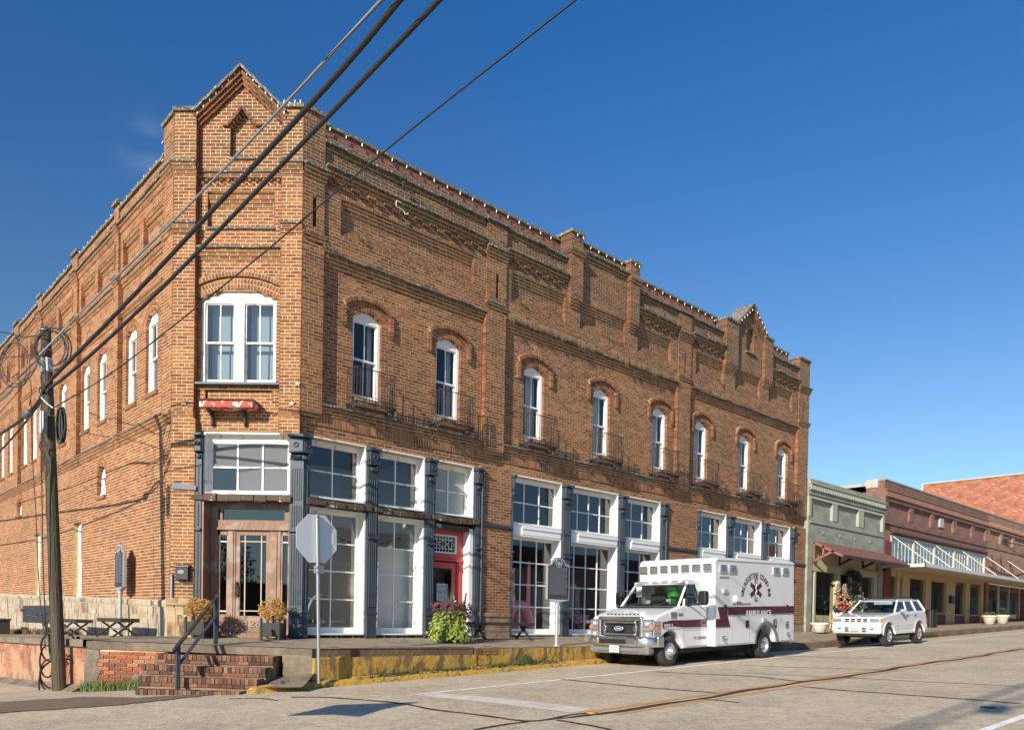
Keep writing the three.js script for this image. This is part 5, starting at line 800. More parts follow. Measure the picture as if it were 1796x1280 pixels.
// ---------------------------------------------------------------- the shops up the street
const wm = (t, c = [1, 1, 1]) => M(c, 0.92, { map: t, bumpMap: T.brickRelief, bumpScale: 0.012 });
const tanPaint = M([0.50, 0.36, 0.195], 0.7), maroonB = M([0.095, 0.022, 0.020], 0.6), redB = M([0.17, 0.035, 0.03], 0.75), awnR = M([1, 1, 1], 0.9, { map: T.roof }), darkBr = M([0.055, 0.026, 0.026], 0.7), creamW = M([0.50, 0.46, 0.39], 0.7);
const pane = (par, x, y, z, w, h, m = X.glassDark) => { const p = mesh('pane', new THREE.PlaneGeometry(w, h), m, par); p.position.set(x, y, z); return p; };
{ // pale green shop
  const t = thing('green_brick_shop', 'low pale green painted brick shop with a sloping brown awning beside the brown corner building', 'building', [22.9, -0.28, 0]);
  const mat = wm(T.brickGreen), gF = M([0.36, 0.37, 0.29], 0.9), w = 7.6, Y = 0.28; // local y = world + 0.28
  const f = new MB(); f.bb(0, 0.42, 0, 3.45 + Y, -0.4, 0).bb(w - 0.5, w, 0, 3.45 + Y, -0.4, 0).bb(0, w, 3.45 + Y, 4.58 + Y, -0.4, 0).bb(0, w, 4.58 + Y, 5.40 + Y, -0.5, -0.10).bb(0, w, 5.40 + Y, 5.98 + Y, -0.4, 0.0).bb(0, w, 5.98 + Y, 6.14 + Y, -0.5, 0.06); f.bb(0, w, 5.5 + Y, 5.56 + Y, 0, 0.05).bb(0.1, w - 0.1, 4.32 + Y, 4.39 + Y, 0, 0.05); f.bb(0, 0.3, 3, 5.9, -16, -0.4).bb(w - 0.3, w, 3, 5.9, -16, -0.4).bb(0.3, w - 0.3, 5.0, 5.2, -16, -0.4).bb(0, w, 0, 5.9, -16.2, -16); f.build('wall', mat, t);
  const p = new MB(); for (const [a, b] of [[0, 0.22], [2.15, 2.6], [4.75, 5.3], [7.4, 7.6]]) p.bb(a, b, 4.58 + Y, 5.401 + Y, -0.11, 0.02); p.build('pilaster', gF, t);
  const d = new MB(); for (let i = 0; i < 46; i++) d.bb(0.05 + i * 0.165, 0.13 + i * 0.165, 5.70 + Y, 5.98 + Y, -0.02, 0.09); for (let i = 0; i < 80; i++) d.bb(0.05 + i * 0.094, 0.10 + i * 0.094, 5.34 + Y, 5.41 + Y, -0.1, 0.035); d.bb(0, w, 5.93 + Y, 5.985 + Y, 0, 0.12).bb(0, w, 5.78 + Y, 5.83 + Y, 0, 0.06); const dm = d.build('dentil_course', gF, t); dm.userData.kind = 'stuff';
  const st = new MB(); for (const x of [1.3, 2.9, 4.4, 6.0]) st.box(0.18, 0.03, 0.03, x, 3.98 + Y, 0.02, 0, 0, 0.6).box(0.18, 0.03, 0.03, x, 3.98 + Y, 0.02, 0, 0, -0.6); st.build('wall_anchor', gF, t);
  // shop front under the awning
  const s = new MB(); for (const [a, b] of [[0.42, 0.58], [0.75, 0.90], [2.85, 3.2], [5.05, 5.35], [6.75, 7.1]]) s.bb(a, b, 0, 2.75, -0.35, -0.05); s.bb(0.42, 7.1, 2.62, 2.92, -0.35, -0.04).bb(0.42, 7.1, 2.92, 3.73, -0.35, -0.12).bb(0.9, 2.85, 0, 0.75, -0.3, -0.1).bb(5.35, 6.75, 0, 0.75, -0.3, -0.1); s.build('shop_front', M([0.44, 0.40, 0.25], 0.75), t);
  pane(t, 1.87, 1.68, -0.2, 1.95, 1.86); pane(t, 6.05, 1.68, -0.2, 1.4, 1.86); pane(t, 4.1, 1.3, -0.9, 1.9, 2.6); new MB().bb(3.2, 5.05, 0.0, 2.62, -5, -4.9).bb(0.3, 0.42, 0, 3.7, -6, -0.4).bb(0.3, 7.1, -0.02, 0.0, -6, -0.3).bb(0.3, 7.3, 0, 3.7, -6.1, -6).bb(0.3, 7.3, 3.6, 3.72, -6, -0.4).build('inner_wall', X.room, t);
  // awning
  const a = grp('awning', t, 0.45, 0, 0); const L = 7.25;
  const r = new MB(); r.add(sheet(1, 8, (i, j) => V3(i * L, lerp(3.86, 3.22, j), lerp(0.02, 1.32, j)))).add(sheet(1, 1, (i, j) => V3(i * L, lerp(3.82, 3.18, j), lerp(0.02, 1.32, j)))); r.build('roof', awnR, a); const sh = new MB(); for (let k = 1; k < 12; k++) sh.box(L, 0.012, 0.02, L / 2, lerp(3.86, 3.22, k / 12) + 0.004, lerp(0.02, 1.32, k / 12), 0.46); sh.build('shingle_edges', awnR, a);
  new MB().box(L + 0.04, 0.13, 0.03, L / 2, 3.16, 1.335).build('fascia', darkBr, a);
  for (let i = 0; i < 4; i++) { const x = 0.04 + i * (L - 0.08) / 3, b = new MB(); b.bar(V3(x, 3.80, 0.03), V3(x, 3.17, 1.28), 0.07, 0.10).bar(V3(x, 3.85, 0.04), V3(x, 2.98, 0.04), 0.07, 0.07).bar(V3(x, 3.02, 0.05), V3(x, 3.42, 0.95), 0.07, 0.09).bar(V3(x, 3.68, 0.45), V3(x, 3.22, 0.45), 0.07, 0.08); b.build('bracket', i === 0 ? M([0.26, 0.10, 0.085], 0.75) : darkBr, a); }
}
{ // pinkish brown shop with canopy
  const x0 = 30.5, w = 15.35, t = thing('pink_brick_shop', 'pinkish brown brick shop with a high row of narrow panes above a flat canopy', 'building', [x0, 0.0, 0]);
  const mat = wm(T.brickPink); const f = new MB();
  f.bb(0, 0.75, 0, 5.05, -0.4, 0).bb(0, w, 4.72, 5.05, -0.4, 0).bb(15.2, w, 0, 4.72, -0.4, 0).bb(0, w, 5.05, 5.40, -0.4, 0).bb(0, w, 5.40, 6.12, -0.5, -0.10).bb(0, w, 6.12, 7.10, -0.4, 0).bb(0, w, 5.03, 5.10, 0, 0.06).bb(0, w, 6.14, 6.22, 0, 0.05).bb(0, w, 6.62, 6.70, 0, 0.12); f.bb(0, 0.35, 0, 6.9, -18, -0.4).bb(w - 0.35, w, 0, 6.5, -18, -0.4).bb(0.35, w - 0.35, 6.0, 6.2, -18, -0.4).bb(0, w, 0, 6.5, -18.3, -18); f.build('wall', mat, t);
  new MB().bb(-0.02, w, 7.10, 7.17, -0.45, 0.03).build('coping', M([0.30, 0.27, 0.24], 0.9), t); new MB().rbox(0.5, 0.42, 0.6, 0.02, 0.2, 6.98, -0.62).bb(0, 0.45, 6.6, 7.05, -3, -0.9).build('whitewashed_chimney', M([0.55, 0.53, 0.5], 0.9, { map: T.peel }), t);
  const p = new MB(); for (const [a, b] of [[0, 0.45], [3.1, 3.6], [6.0, 6.45], [9.4, 9.9], [12.5, 12.95], [15.05, 15.35]]) p.bb(a, b, 5.39, 6.13, -0.11, 0.02); p.build('pilaster', mat, t);
  const d = new MB(); for (let i = 0; i < 92; i++) d.bb(0.05 + i * 0.166, 0.135 + i * 0.166, 6.34, 6.62, -0.02, 0.10); for (let i = 0; i < 92; i++) d.bb(0.09 + i * 0.166, 0.17 + i * 0.166, 6.26, 6.335, -0.02, 0.05); d.build('dentil_course', mat, t, { kind: 'stuff' });
  new MB().rbox(0.6, 0.5, 0.1, 0.02, 7.7, 5.78, -0.06).build('wall_vent', M([0.42, 0.38, 0.37], 0.8), t);
  new MB().bb(0.75, 15.2, 4.60, 4.72, -0.2, 0.10).bb(0.75, 15.2, 4.66, 4.74, -0.2, 0.16).build('frieze_board', M([0.16, 0.055, 0.05], 0.7), t);
  // band of narrow panes
  const wn = grp('clerestory_window', t, 0.9, 3.15, 0); const W = 14.2, H = 1.4; const fr = new MB(); fr.bb(0, W, H - 0.10, H, -0.10, 0.0).bb(0, W, 0, 0.08, -0.10, 0.0).bb(0, 0.14, 0.08, H - 0.10, -0.10, 0.0).bb(W - 0.12, W, 0.08, H - 0.10, -0.10, 0.0); fr.build('frame', creamW, wn);
  const ps = [0, 3.0, 5.9, 8.95, 11.3, W]; const mu = new MB(); for (const x of ps.slice(1, -1)) new MB().bb(x - 0.11, x + 0.11, 0.08, H - 0.10, -0.10, -0.02).build('mullion', creamW, wn);
  const bars = new MB(); for (let k = 0; k < 5; k++) { const n = k < 2 ? 6 : 5; for (let i = 0; i < n; i++) { const a = ps[k] + 0.16, b = ps[k + 1] - 0.16, pw = (b - a) / n; if (i) bars.bb(a + i * pw - 0.018, a + i * pw + 0.018, 0.1, H - 0.12, -0.09, -0.06); pane(wn, a + (i + 0.5) * pw, H / 2, -0.08, pw - 0.05, H - 0.24, i % 2 ? X.glass : X.glassDark); } } bars.build('glazing_bars', creamW, wn);
  new MB().bb(0.9, 15.1, 3.15, 4.6, -0.5, -0.45).build('pale_backing', M([0.24, 0.33, 0.38], 0.8), t);
  // canopy and its rods
  const c = grp('canopy', t); new MB().add(extr([[-0.2, -2.0], [-0.2, 0.0], [30, 0.0], [30, -2.0]], 0.13).rotateX(-Math.PI / 2).translate(0, 2.92, 0)).build('slab', M([0.50, 0.42, 0.32], 0.8), c); new MB().bb(-0.24, 30, 2.84, 3.0, 2.0, 2.04).bb(-0.24, -0.2, 2.84, 3.0, 0, 2.04).bb(-0.2, 30, 2.985, 2.998, 0.02, 2.0).build('edge_flashing', M([0.62, 0.63, 0.64], 0.4, { metalness: 0.3 }), c);
  for (const x of [1.1, 3.8, 6.8, 11.0, 15.2, 19.6]) new MB().rod(V3(x, 4.48, 0.0), V3(x, 3.0, 1.85), 0.028, 0.028, 8).build('support_rod', creamW, c);
  // shop front
  const s = new MB(); for (const [a, b] of [[1.8, 2.15], [2.5, 3.45], [5.6, 6.4], [8.7, 10.1], [11.8, 12.6], [14.5, 15.1]]) s.bb(a, b, 0, 2.86, -0.3, -0.02); s.bb(0.9, 15.1, 2.68, 2.86, -0.3, -0.04).bb(0.9, 15.1, 3.0, 3.16, -0.3, 0.0).bb(0.9, 8.7, 2.55, 2.68, -0.3, -0.06); s.build('shop_front', tanPaint, t);
  for (const [x, y] of [[0.9, 1.8], [3.45, 5.6], [6.4, 8.7], [10.1, 11.8], [12.6, 14.5]]) new MB().bb(x, y, 0.1, 0.76, -0.25, -0.06).build('stall_riser', maroonB, t); new MB().bb(0.1, 0.9, 0, 4.2, -0.3, 0.03).bb(15.1, 15.35, 0, 2.86, -0.3, 0.03).build('red_pilaster', redB, t);
  for (const [x, y] of [[0.9, 1.8], [2.15, 2.5], [3.45, 5.6], [6.4, 8.7], [10.1, 11.8], [12.6, 14.5]]) { pane(t, (x + y) / 2, 1.72, -0.16, y - x - 0.05, 1.88); new MB().bb(x, y, 0.775, 0.84, -0.2, -0.04).build('window_sill', tanPaint, t); }
  new MB().bb(0.4, 15, 0.08, 0.1, -7, -0.3).bb(0.4, 15, 0, 3, -7.1, -7).bb(0.4, 15, 3.0, 3.1, -7, -0.3).build('inner_wall', X.room, t);
  new MB().rbox(0.55, 0.42, 0.16, 0.02, 9.35, 1.62, 0.06).build('letter_box', X.black, t);
}
{ // tan brick shop
  const x0 = 45.85, w = 8.6, t = thing('tan_brick_shop', 'tan brick shop with dark display windows at the right edge, beyond the pinkish brown one', 'building', [x0, 0.25, 0]);
  const mat = wm(T.brickTan), f = new MB(); f.bb(0, 0.6, 0, 4.85, -0.4, 0).bb(0.6, w, 2.8, 4.85, -0.4, 0).bb(0, w, 4.85, 5.2, -0.4, 0).bb(0, w, 5.2, 5.85, -0.5, -0.10).bb(0, w, 5.85, 6.86, -0.4, 0).bb(0, w, 4.8, 4.87, 0, 0.06).bb(0, w, 5.9, 5.97, 0, 0.05).bb(0, 0.3, 0, 6.5, -16, -0.4).bb(w - 0.3, w, 0, 6.5, -16, -0.4).bb(0, w, 5.9, 6.1, -16, -0.4).bb(0, w, 0, 6.2, -16.2, -16); f.build('wall', mat, t);
  new MB().bb(0, w, 6.86, 6.93, -0.45, 0.03).build('coping', M([0.30, 0.27, 0.24], 0.9), t);
  const p = new MB(); for (const a of [0, 2.6, 5.2, 8.2]) p.bb(a, a + 0.42, 5.19, 5.86, -0.11, 0.02); p.build('pilaster', mat, t);
  const d = new MB(); for (let i = 0; i < 51; i++) d.bb(0.05 + i * 0.166, 0.135 + i * 0.166, 6.1, 6.37, -0.02, 0.10); d.build('dentil_course', mat, t, { kind: 'stuff' });
  new MB().bb(3.2, 4.6, 5.25, 5.75, -0.09, -0.06).build('white_vent', creamW, t); const lv = new MB(); for (let i = 0; i < 5; i++) lv.box(1.2, 0.03, 0.06, 3.9, 5.32 + i * 0.09, -0.05, 0.5); lv.build('louvre', X.black, t);
  const s = new MB(); for (const a of [0.6, 2.9, 3.1, 5.2, 7.6]) s.bb(a, a + 0.09, 0, 2.8, -0.3, -0.12); s.bb(0.6, w, 2.55, 2.8, -0.3, -0.1); s.build('shop_front', creamW, t); new MB().bb(0.6, 3, 0, 0.5, -0.25, -0.12).bb(5.2, w, 0, 0.5, -0.25, -0.12).build('stall_riser', maroonB, t); for (const [a, b] of [[0.7, 2.9], [3.2, 5.2], [5.3, 7.6]]) pane(t, (a + b) / 2, 1.5, -0.2, b - a, 2.0); new MB().bb(0.3, w - 0.3, 0, 2.9, -6.1, -6).bb(0.3, w - 0.3, -0.1, 0.0, -6, -0.3).bb(0.3, w - 0.3, 2.75, 2.9, -6, -0.4).build('inner_wall', X.room, t);
  const bl = new MB().bb(0.75, 1.1, 0.6, 2.1, -0.4, -0.35).bb(2.55, 2.85, 0.1, 1.6, -0.1, -0.02); bl.build('white_panel', creamW, t);
  // iron hangers that once carried an awning
  const h = new MB(); for (const x of [0.9, 2.6, 4.6]) h.rod(V3(x, 4.3, 0.02), V3(x + 1.6, 2.9, 0.02), 0.02).rod(V3(x, 4.35, 0.02), V3(x + 0.5, 2.9, 0.02), 0.02); h.tube([V3(0.4, 3.65, 0.03), V3(3, 3.35, 0.03), V3(6, 3.4, 0.03), V3(8.5, 3.7, 0.03)], 0.025); h.rod(V3(2.8, 5.4, 0.05), V3(8, 5.3, 0.6), 0.03); h.build('iron_hanger', X.rust, t);
}
{
  const t = thing('tall_red_brick_building', 'tall red brick building whose patched side wall rises behind the tan shop', 'building', [54.5, 0.4, 0]);
  const f = new MB(); f.bb(0, 14, 0, 10.4, -7.0, 0).bb(0, 14, 0, 9.6, -22, -7.0); f.build('wall', wm(T.brickRed), t); new MB().bb(-0.06, 14, 10.4, 10.48, -7.05, 0.05).bb(-0.06, 14, 9.6, 9.68, -22, -7.06).bb(-0.06, 0.3, 9.6, 10.4, -7.06, -6.95).build('coping', creamW, t);
  const R = rng(5), pt = new MB(); for (let i = 0; i < 34; i++) { const z = -0.3 - 6.4 * R(), y = 6.8 + 3.3 * R(), w = 0.1 + 0.25 * R(); pt.box(0.02, 0.03 + 0.03 * R(), w * 0.7, -0.008, y, z); } pt.build('mortar_patch', M([0.50, 0.34, 0.25], 0.9), t, { kind: 'stuff' });
}
// across the road, seen only in the glass: plain brick shop row
{
  const t = thing('opposite_shop_row', 'low brick shop row across the road, seen only as a reflection in glass', 'building', [0, 0, 0]);
  const f = new MB(); f.bb(8, 70, -1.4, 5.2, 24, 30).bb(70, 120, -1.2, 8.6, 24, 30).bb(120, 180, -1.2, 7.2, 24, 30); f.build('wall', wm(T.brickTan, [0.8, 0.75, 0.7]), t); for (let x = 9; x < 178; x += 4.5) new MB().bb(x, x + 3.2, roadBase(x) + 0.7, roadBase(x) + 3.2, 23.93, 24.02).build('window', X.black, t); new MB().bb(8, 70, 3.0, 3.15, 21.6, 24).build('canopy', M([0.45, 0.43, 0.4], 0.8), t);
}
{
  const t = thing('corner_store', 'low dark brick store beyond the crossing, seen only as a reflection', 'building', [-52, roadBase(-40) - 0.4, 8]); new MB().bb(-10, 0, -0.5, 5.6, -2, 34).build('wall', wm(T.brickPink), t); new MB().bb(-10.2, 0.3, 5.6, 6.0, -2.2, 34.2).build('roof', X.blackMatt, t);
  for (const z of [2, 10, 18, 26]) new MB().bb(-0.02, 0.05, 0.5, 3.2, z, z + 5).build('window', X.black, t);
}
// ---- things on the pavement up the street
const leafCloud = (n, R, fn, size) => { const pos = []; for (let i = 0; i < n; i++) { const p = fn(R), s = size * (0.6 + 0.8 * R()), a = R() * 6.283, b = (R() - 0.5) * 2.4, u = V3(Math.cos(a) * Math.cos(b), Math.sin(b), Math.sin(a) * Math.cos(b)), v = V3(R() - 0.5, R() - 0.5, R() - 0.5).cross(u).normalize(); const q = [p.clone().addScaledVector(u, -s), p.clone().addScaledVector(v, s * 0.45), p.clone().addScaledVector(u, s), p.clone().addScaledVector(v, -s * 0.45)]; for (const k of [0, 1, 2, 0, 2, 3]) pos.push(q[k].x, q[k].y, q[k].z); } const g = new THREE.BufferGeometry(); g.setAttribute('position', new THREE.Float32BufferAttribute(pos, 3)); g.computeVertexNormals(); return g; };
const ball = (cx, cy, cz, rx, ry, rz, shell = 0.5) => R => { let v; do { v = V3(R() * 2 - 1, R() * 2 - 1, R() * 2 - 1); } while (v.lengthSq() > 1 || v.lengthSq() < shell * shell * R()); return V3(cx + v.x * rx, cy + v.y * ry, cz + v.z * rz); };
for (const [x, z, h, s, lab] of [[-40, 14, 8.5, 5, 'round dark green street tree, nearest one beyond the crossing, only mirrored in glass'], [-44, 27, 7, 6, 'lower dark green street tree beyond the crossing, only mirrored in glass'], [-38, 1, 7.5, 7, 'leafy dark green street tree at the side street, only mirrored in glass']]) { const t = thing('street_tree', lab, 'tree', [x, roadBase(-40) - 0.3, z]); new MB().rod(V3(0, 0, 0), V3(0.2, h * 0.6, 0.1), 0.22, 0.1).rod(V3(0.1, h * 0.4, 0), V3(1.2, h * 0.7, 0.6), 0.09, 0.04).rod(V3(0.1, h * 0.42, 0), V3(-1.1, h * 0.72, -0.5), 0.09, 0.04).build('trunk', X.wood, t); const R = rng(s), cl = []; for (let i = 0; i < 46; i++) { const q = ball(0, h * 0.66, 0, 2.8, h * 0.30, 2.8, 0.7)(R); cl.push(leafCloud(60, R, r => q.clone().add(V3(r() - 0.5, r() - 0.5, r() - 0.5).multiplyScalar(1.4)), 0.16)); } mesh('crown', mergeGeometries(cl.map(clean)), X.leafy(0.035, 0.06, 0.018), t); }
const potShape = (r0, r1, h, rim) => new THREE.LatheGeometry([[0, 0], [r0, 0], [r1, h - rim], [r1 + 0.035, h - rim], [r1 + 0.04, h], [r1 - 0.03, h], [r1 - 0.04, h - 0.06], [0, h - 0.06]].map(p => new THREE.Vector2(...p)), 20);
const whitePot = M([0.62, 0.56, 0.48], 0.7);
{
  const pot = (x, z, lab, n, col, ry) => { const t = thing('potted_plant', lab, 'potted plant', [x, lerp(walkIn(x), walkOut(x), z / KZ), z]); mesh('pot', potShape(0.24, 0.36, 0.52, 0.1), whitePot, t); const R = rng(n); mesh('foliage', leafCloud(n, R, ball(0, 0.55, 0, 0.36, ry, 0.36), 0.06), X.leafy(...col), t); return t; };
  pot(42.56, 1.2, 'white flared pot of low brownish plants, nearer of the pair under the canopy', 260, [0.10, 0.07, 0.03], 0.18); pot(44.95, 1.2, 'white flared pot of taller dark green shrub, farther of the pair under the canopy', 700, [0.035, 0.06, 0.02], 0.42);
  const t = thing('litter_bin', 'tall black slatted litter bin standing behind the white car', 'litter bin', [34.4, 0.03, 0.85]); for (let i = 0; i < 20; i++) { const a = i / 20 * 6.283; const b = mesh('slat', new THREE.BoxGeometry(0.05, 0.86, 0.015), X.black, t); b.position.set(0.29 * Math.sin(a), 0.45, 0.29 * Math.cos(a)); b.rotation.y = a; } new MB().at(new THREE.TorusGeometry(0.3, 0.025, 6, 24), 0, 0.88, 0, Math.PI / 2).at(new THREE.TorusGeometry(0.3, 0.02, 6, 24), 0, 0.06, 0, Math.PI / 2).build('rim', X.black, t); new MB().at(new THREE.CylinderGeometry(0.25, 0.24, 0.8, 16), 0, 0.42, 0).build('liner', X.blackMatt, t);
}
{ // autumn display in front of the green shop
  const yb = x => walkIn(x) - 0.02;
  const a = thing('plant_tub', 'small white tub with a wisp of grass at the green shop doorpost', 'plant tub', [23.0, yb(23), 0.55]); mesh('tub', potShape(0.22, 0.33, 0.40, 0.08), M([0.72, 0.7, 0.66], 0.6), a); { const R = rng(3), g = new MB(); for (let i = 0; i < 14; i++) { const q = R() * 6.28; g.rod(V3(0.1 * Math.cos(q), 0.35, 0.1 * Math.sin(q)), V3(0.3 * Math.cos(q), 0.6 + 0.3 * R(), 0.3 * Math.sin(q)), 0.008, 0.002, 4); } g.build('grass', X.leafy(0.10, 0.11, 0.03), a); }
  const b = thing('flower_box', 'white box overflowing with red and orange flowers before the green shop', 'flower box', [25.0, yb(25), 0.6]); new MB().rbox(1.0, 0.42, 0.4, 0.02, 0, 0.55, 0).rbox(1.06, 0.06, 0.46, 0.015, 0, 0.77, 0).bb(-0.45, -0.38, 0, 0.4, -0.15, 0.15).bb(0.38, 0.45, 0, 0.4, -0.15, 0.15).build('box', X.white, b); mesh('leaves', leafCloud(420, rng(12), ball(0, 0.95, 0.05, 0.85, 0.28, 0.3), 0.07), X.leafy(0.05, 0.07, 0.02), b);
  for (const [k, col, n] of [[0, [0.40, 0.035, 0.035], 80], [1, [0.45, 0.15, 0.045], 45], [2, [0.50, 0.45, 0.38], 30]]) { const R = rng(30 + k), f = new MB(); for (let i = 0; i < n; i++) { const p = ball(0, 1.0, 0.12, 0.85, 0.28, 0.25, 0.9)(R); f.at(new THREE.IcosahedronGeometry(0.035 + 0.03 * R(), 0), p.x, p.y, p.z, R() * 3, R() * 3); } f.build('blossom', M(col, 0.7), b); }
  const c = thing('straw_figure', 'tall pale plank with orange and white leaf garlands before the green shop', 'decoration', [25.0, yb(25), 0.35]); new MB().bb(-0.15, 0.15, 0, 2.0, -0.05, 0.05).at(new THREE.CylinderGeometry(0.15, 0.15, 0.1, 14), 0, 2.0, 0, Math.PI / 2).build('plank', M([0.62, 0.50, 0.29], 0.8), c); new MB().bb(-0.2, 0.2, 1.55, 1.62, -0.06, 0.08).build('strap', X.black, c);
  for (const [k, col] of [[0, [0.42, 0.20, 0.05]], [1, [0.48, 0.44, 0.36]]]) mesh('garland', leafCloud(260, rng(60 + k), R => { const s = R() < 0.5 ? -1 : 1, y = 0.7 + 1.3 * R(); return V3(s * (0.26 + 0.22 * R()) * (1.1 - 0.25 * (y - 0.7)), y, 0.08 + 0.14 * R()); }, 0.07), X.leafy(...col), c);
  const d = thing('wreath', 'dry brown leaf and burlap wreath hung over the green shop doorway', 'wreath', [27.0, 2.1, 0.12]); mesh('leaves', leafCloud(420, rng(77), R => { const q = R() * 6.283, r = 0.42 + 0.18 * (R() - 0.5); return V3(1.35 * r * Math.cos(q), 0.8 * r * Math.sin(q), 0.12 * R()); }, 0.11), X.leafy(0.20, 0.11, 0.045), d); mesh('dark_leaves', leafCloud(160, rng(78), ball(-0.1, 0.2, 0.05, 0.55, 0.22, 0.1), 0.1), X.leafy(0.03, 0.03, 0.025), d); mesh('ribbon', leafCloud(70, rng(79), ball(-0.55, -0.35, 0.08, 0.16, 0.55, 0.08), 0.1), M([0.40, 0.33, 0.24], 0.8), d);
  const e = thing('dried_flower_stand', 'dense stand of grey green dried stalks between the doorway and the white car', 'dried plants', [26.9, yb(27), 0.3]); mesh('stalks', leafCloud(900, rng(90), ball(0, 0.95, 0, 0.75, 0.85, 0.25), 0.08), X.leafy(0.08, 0.085, 0.06), e); mesh('pale_leaves', leafCloud(180, rng(91), ball(0.1, 1.1, 0.1, 0.8, 0.7, 0.25), 0.07), X.leafy(0.5, 0.48, 0.44), e);
  const f = thing('wicker_chair', 'pale wicker chair beside the white tub, partly behind the parked car', 'chair', [24.0, yb(24), 0.75], 0.5); const g = new MB(); g.rbox(0.5, 0.05, 0.48, 0.02, 0, 0.40, 0); for (const [x, z] of [[-0.22, -0.2], [0.22, -0.2], [-0.22, 0.2], [0.22, 0.2]]) g.rod(V3(x, 0, z), V3(x, 0.4, z), 0.022); g.tube(Array.from({ length: 11 }, (_, i) => { const q = i / 10 * Math.PI; return V3(-0.27 * Math.cos(q), 0.42 + 0.38 * Math.sin(q), -0.22); }), 0.02); for (let i = 1; i < 7; i++) { const x = -0.27 + i * 0.077; g.rod(V3(x, 0.42, -0.22), V3(x, 0.42 + 0.38 * Math.sqrt(1 - (x / 0.275) ** 2), -0.22), 0.009); } g.tube([V3(-0.27, 0.42, -0.22), V3(-0.3, 0.62, 0.05), V3(-0.26, 0.42, 0.22)], 0.02).tube([V3(0.27, 0.42, -0.22), V3(0.3, 0.62, 0.05), V3(0.26, 0.42, 0.22)], 0.02); g.build('frame', M([0.52, 0.36, 0.17], 0.8), f); mesh('straw', leafCloud(120, rng(95), ball(0, 0.3, 0.1, 0.3, 0.3, 0.25), 0.09), M([0.55, 0.40, 0.2], 0.9), f);
}
// ---------------------------------------------------------------- vehicles (local +x towards the tail, +z towards the road, y from the ground)
const SLOPE = Math.atan(0.0328);
const quadG = (a, b, c, d, n = 1, bulge = null) => sheet(n, n, (u, v) => { const p = a.clone().lerp(b, u).lerp(d.clone().lerp(c, u), v); if (bulge) p.addScaledVector(bulge, 16 * u * (1 - u) * v * (1 - v) / 4); return p; });
const arcPts = (cx, cy, r, a0, a1, n) => Array.from({ length: n + 1 }, (_, i) => { const a = lerp(a0, a1, i / n); return [cx + r * Math.cos(a), cy + r * Math.sin(a)]; });
const tyreTex = btex(256, 1, (u, v) => ((Math.floor(u * 40) + Math.floor(v * 8)) % 2 ? 0.8 : 0.2));
const X2 = { tyre: M([0.034, 0.032, 0.030], 0.9), dark: M([0.012, 0.012, 0.013], 0.7), seat: M([0.045, 0.043, 0.042], 0.9), wind: MP([0.62, 0.70, 0.68], 0.02, { transmission: 1, thickness: 0, ior: 1.5 }), reflector: M([0.86, 0.86, 0.87], 0.3, { metalness: 0.85 }), greyPl: M([0.16, 0.16, 0.16], 0.6), alloy: M([0.60, 0.60, 0.59], 0.38, { metalness: 0.75 }) };
function wheel(r, w, style) {
  const g = new THREE.Group(); g.name = 'wheel'; const ri = r * (style === 'alloy' ? 0.56 : 0.56), L = pts => new THREE.LatheGeometry(pts.map(p => new THREE.Vector2(...p)), 36).rotateX(Math.PI / 2);
  mesh('tyre', L([[ri, -w / 2 + 0.02], [ri + 0.02, -w / 2], [r - 0.05, -w / 2], [r - 0.012, -w / 2 + 0.03], [r, -w / 2 + 0.06], [r, -0.035], [r - 0.012, -0.032], [r - 0.012, -0.022], [r, -0.02], [r, 0.02], [r - 0.012, 0.022], [r - 0.012, 0.032], [r, 0.035], [r, w / 2 - 0.06], [r - 0.012, w / 2 - 0.03], [r - 0.05, w / 2], [ri + 0.02, w / 2], [ri, w / 2 - 0.02]]), X2.tyre, g);
  const m = new MB(); const mt = X2.alloy;
  if (style === 'front') { m.add(L([[ri + 0.004, -0.02], [ri + 0.012, w / 2 - 0.012], [ri - 0.02, w / 2 - 0.02], [ri - 0.035, w / 2 - 0.06], [ri * 0.62, w / 2 - 0.015], [ri * 0.5, w / 2 + 0.03], [0.085, w / 2 + 0.035], [0.075, w / 2 + 0.10], [0.06, w / 2 + 0.115], [0, w / 2 + 0.115]])); for (let i = 0; i < 8; i++) { const a = i / 8 * 6.283; m.at(new THREE.CylinderGeometry(0.014, 0.014, 0.03, 6), ri * 0.5 * Math.cos(a), ri * 0.5 * Math.sin(a), w / 2 + 0.035, Math.PI / 2); } }
  else if (style === 'rear') { m.add(L([[ri + 0.012, w / 2 - 0.012], [ri - 0.02, w / 2 - 0.02], [ri - 0.04, w / 2 - 0.10], [ri * 0.75, w / 2 - 0.14], [0.10, w / 2 - 0.15], [0.09, w / 2 - 0.06], [0, w / 2 - 0.05]])); for (let i = 0; i < 8; i++) { const a = i / 8 * 6.283; m.at(new THREE.CylinderGeometry(0.013, 0.013, 0.03, 6), ri * 0.62 * Math.cos(a), ri * 0.62 * Math.sin(a), w / 2 - 0.14, Math.PI / 2); } }
  else { m.add(L([[ri + 0.012, w / 2 - 0.012], [ri - 0.015, w / 2 - 0.02], [ri - 0.03, w / 2 - 0.06]])).add(L([[0.075, w / 2 - 0.06], [0.07, w / 2 - 0.02], [0, w / 2 - 0.015]])); for (let i = 0; i < 5; i++) { const a = i / 5 * 6.283; m.at(new THREE.BoxGeometry(0.085, ri - 0.05, 0.03), -Math.sin(a) * (ri / 2 + 0.02), Math.cos(a) * (ri / 2 + 0.02), w / 2 - 0.035, 0, 0, a); } }
  m.build('rim', mt, g); const bk = new THREE.CircleGeometry(ri, 24); mesh('brake', bk, X2.dark, g).position.z = style === 'rear' ? w / 2 - 0.16 : w / 2 - 0.09; return g;
}
const holes = (n, r) => { };
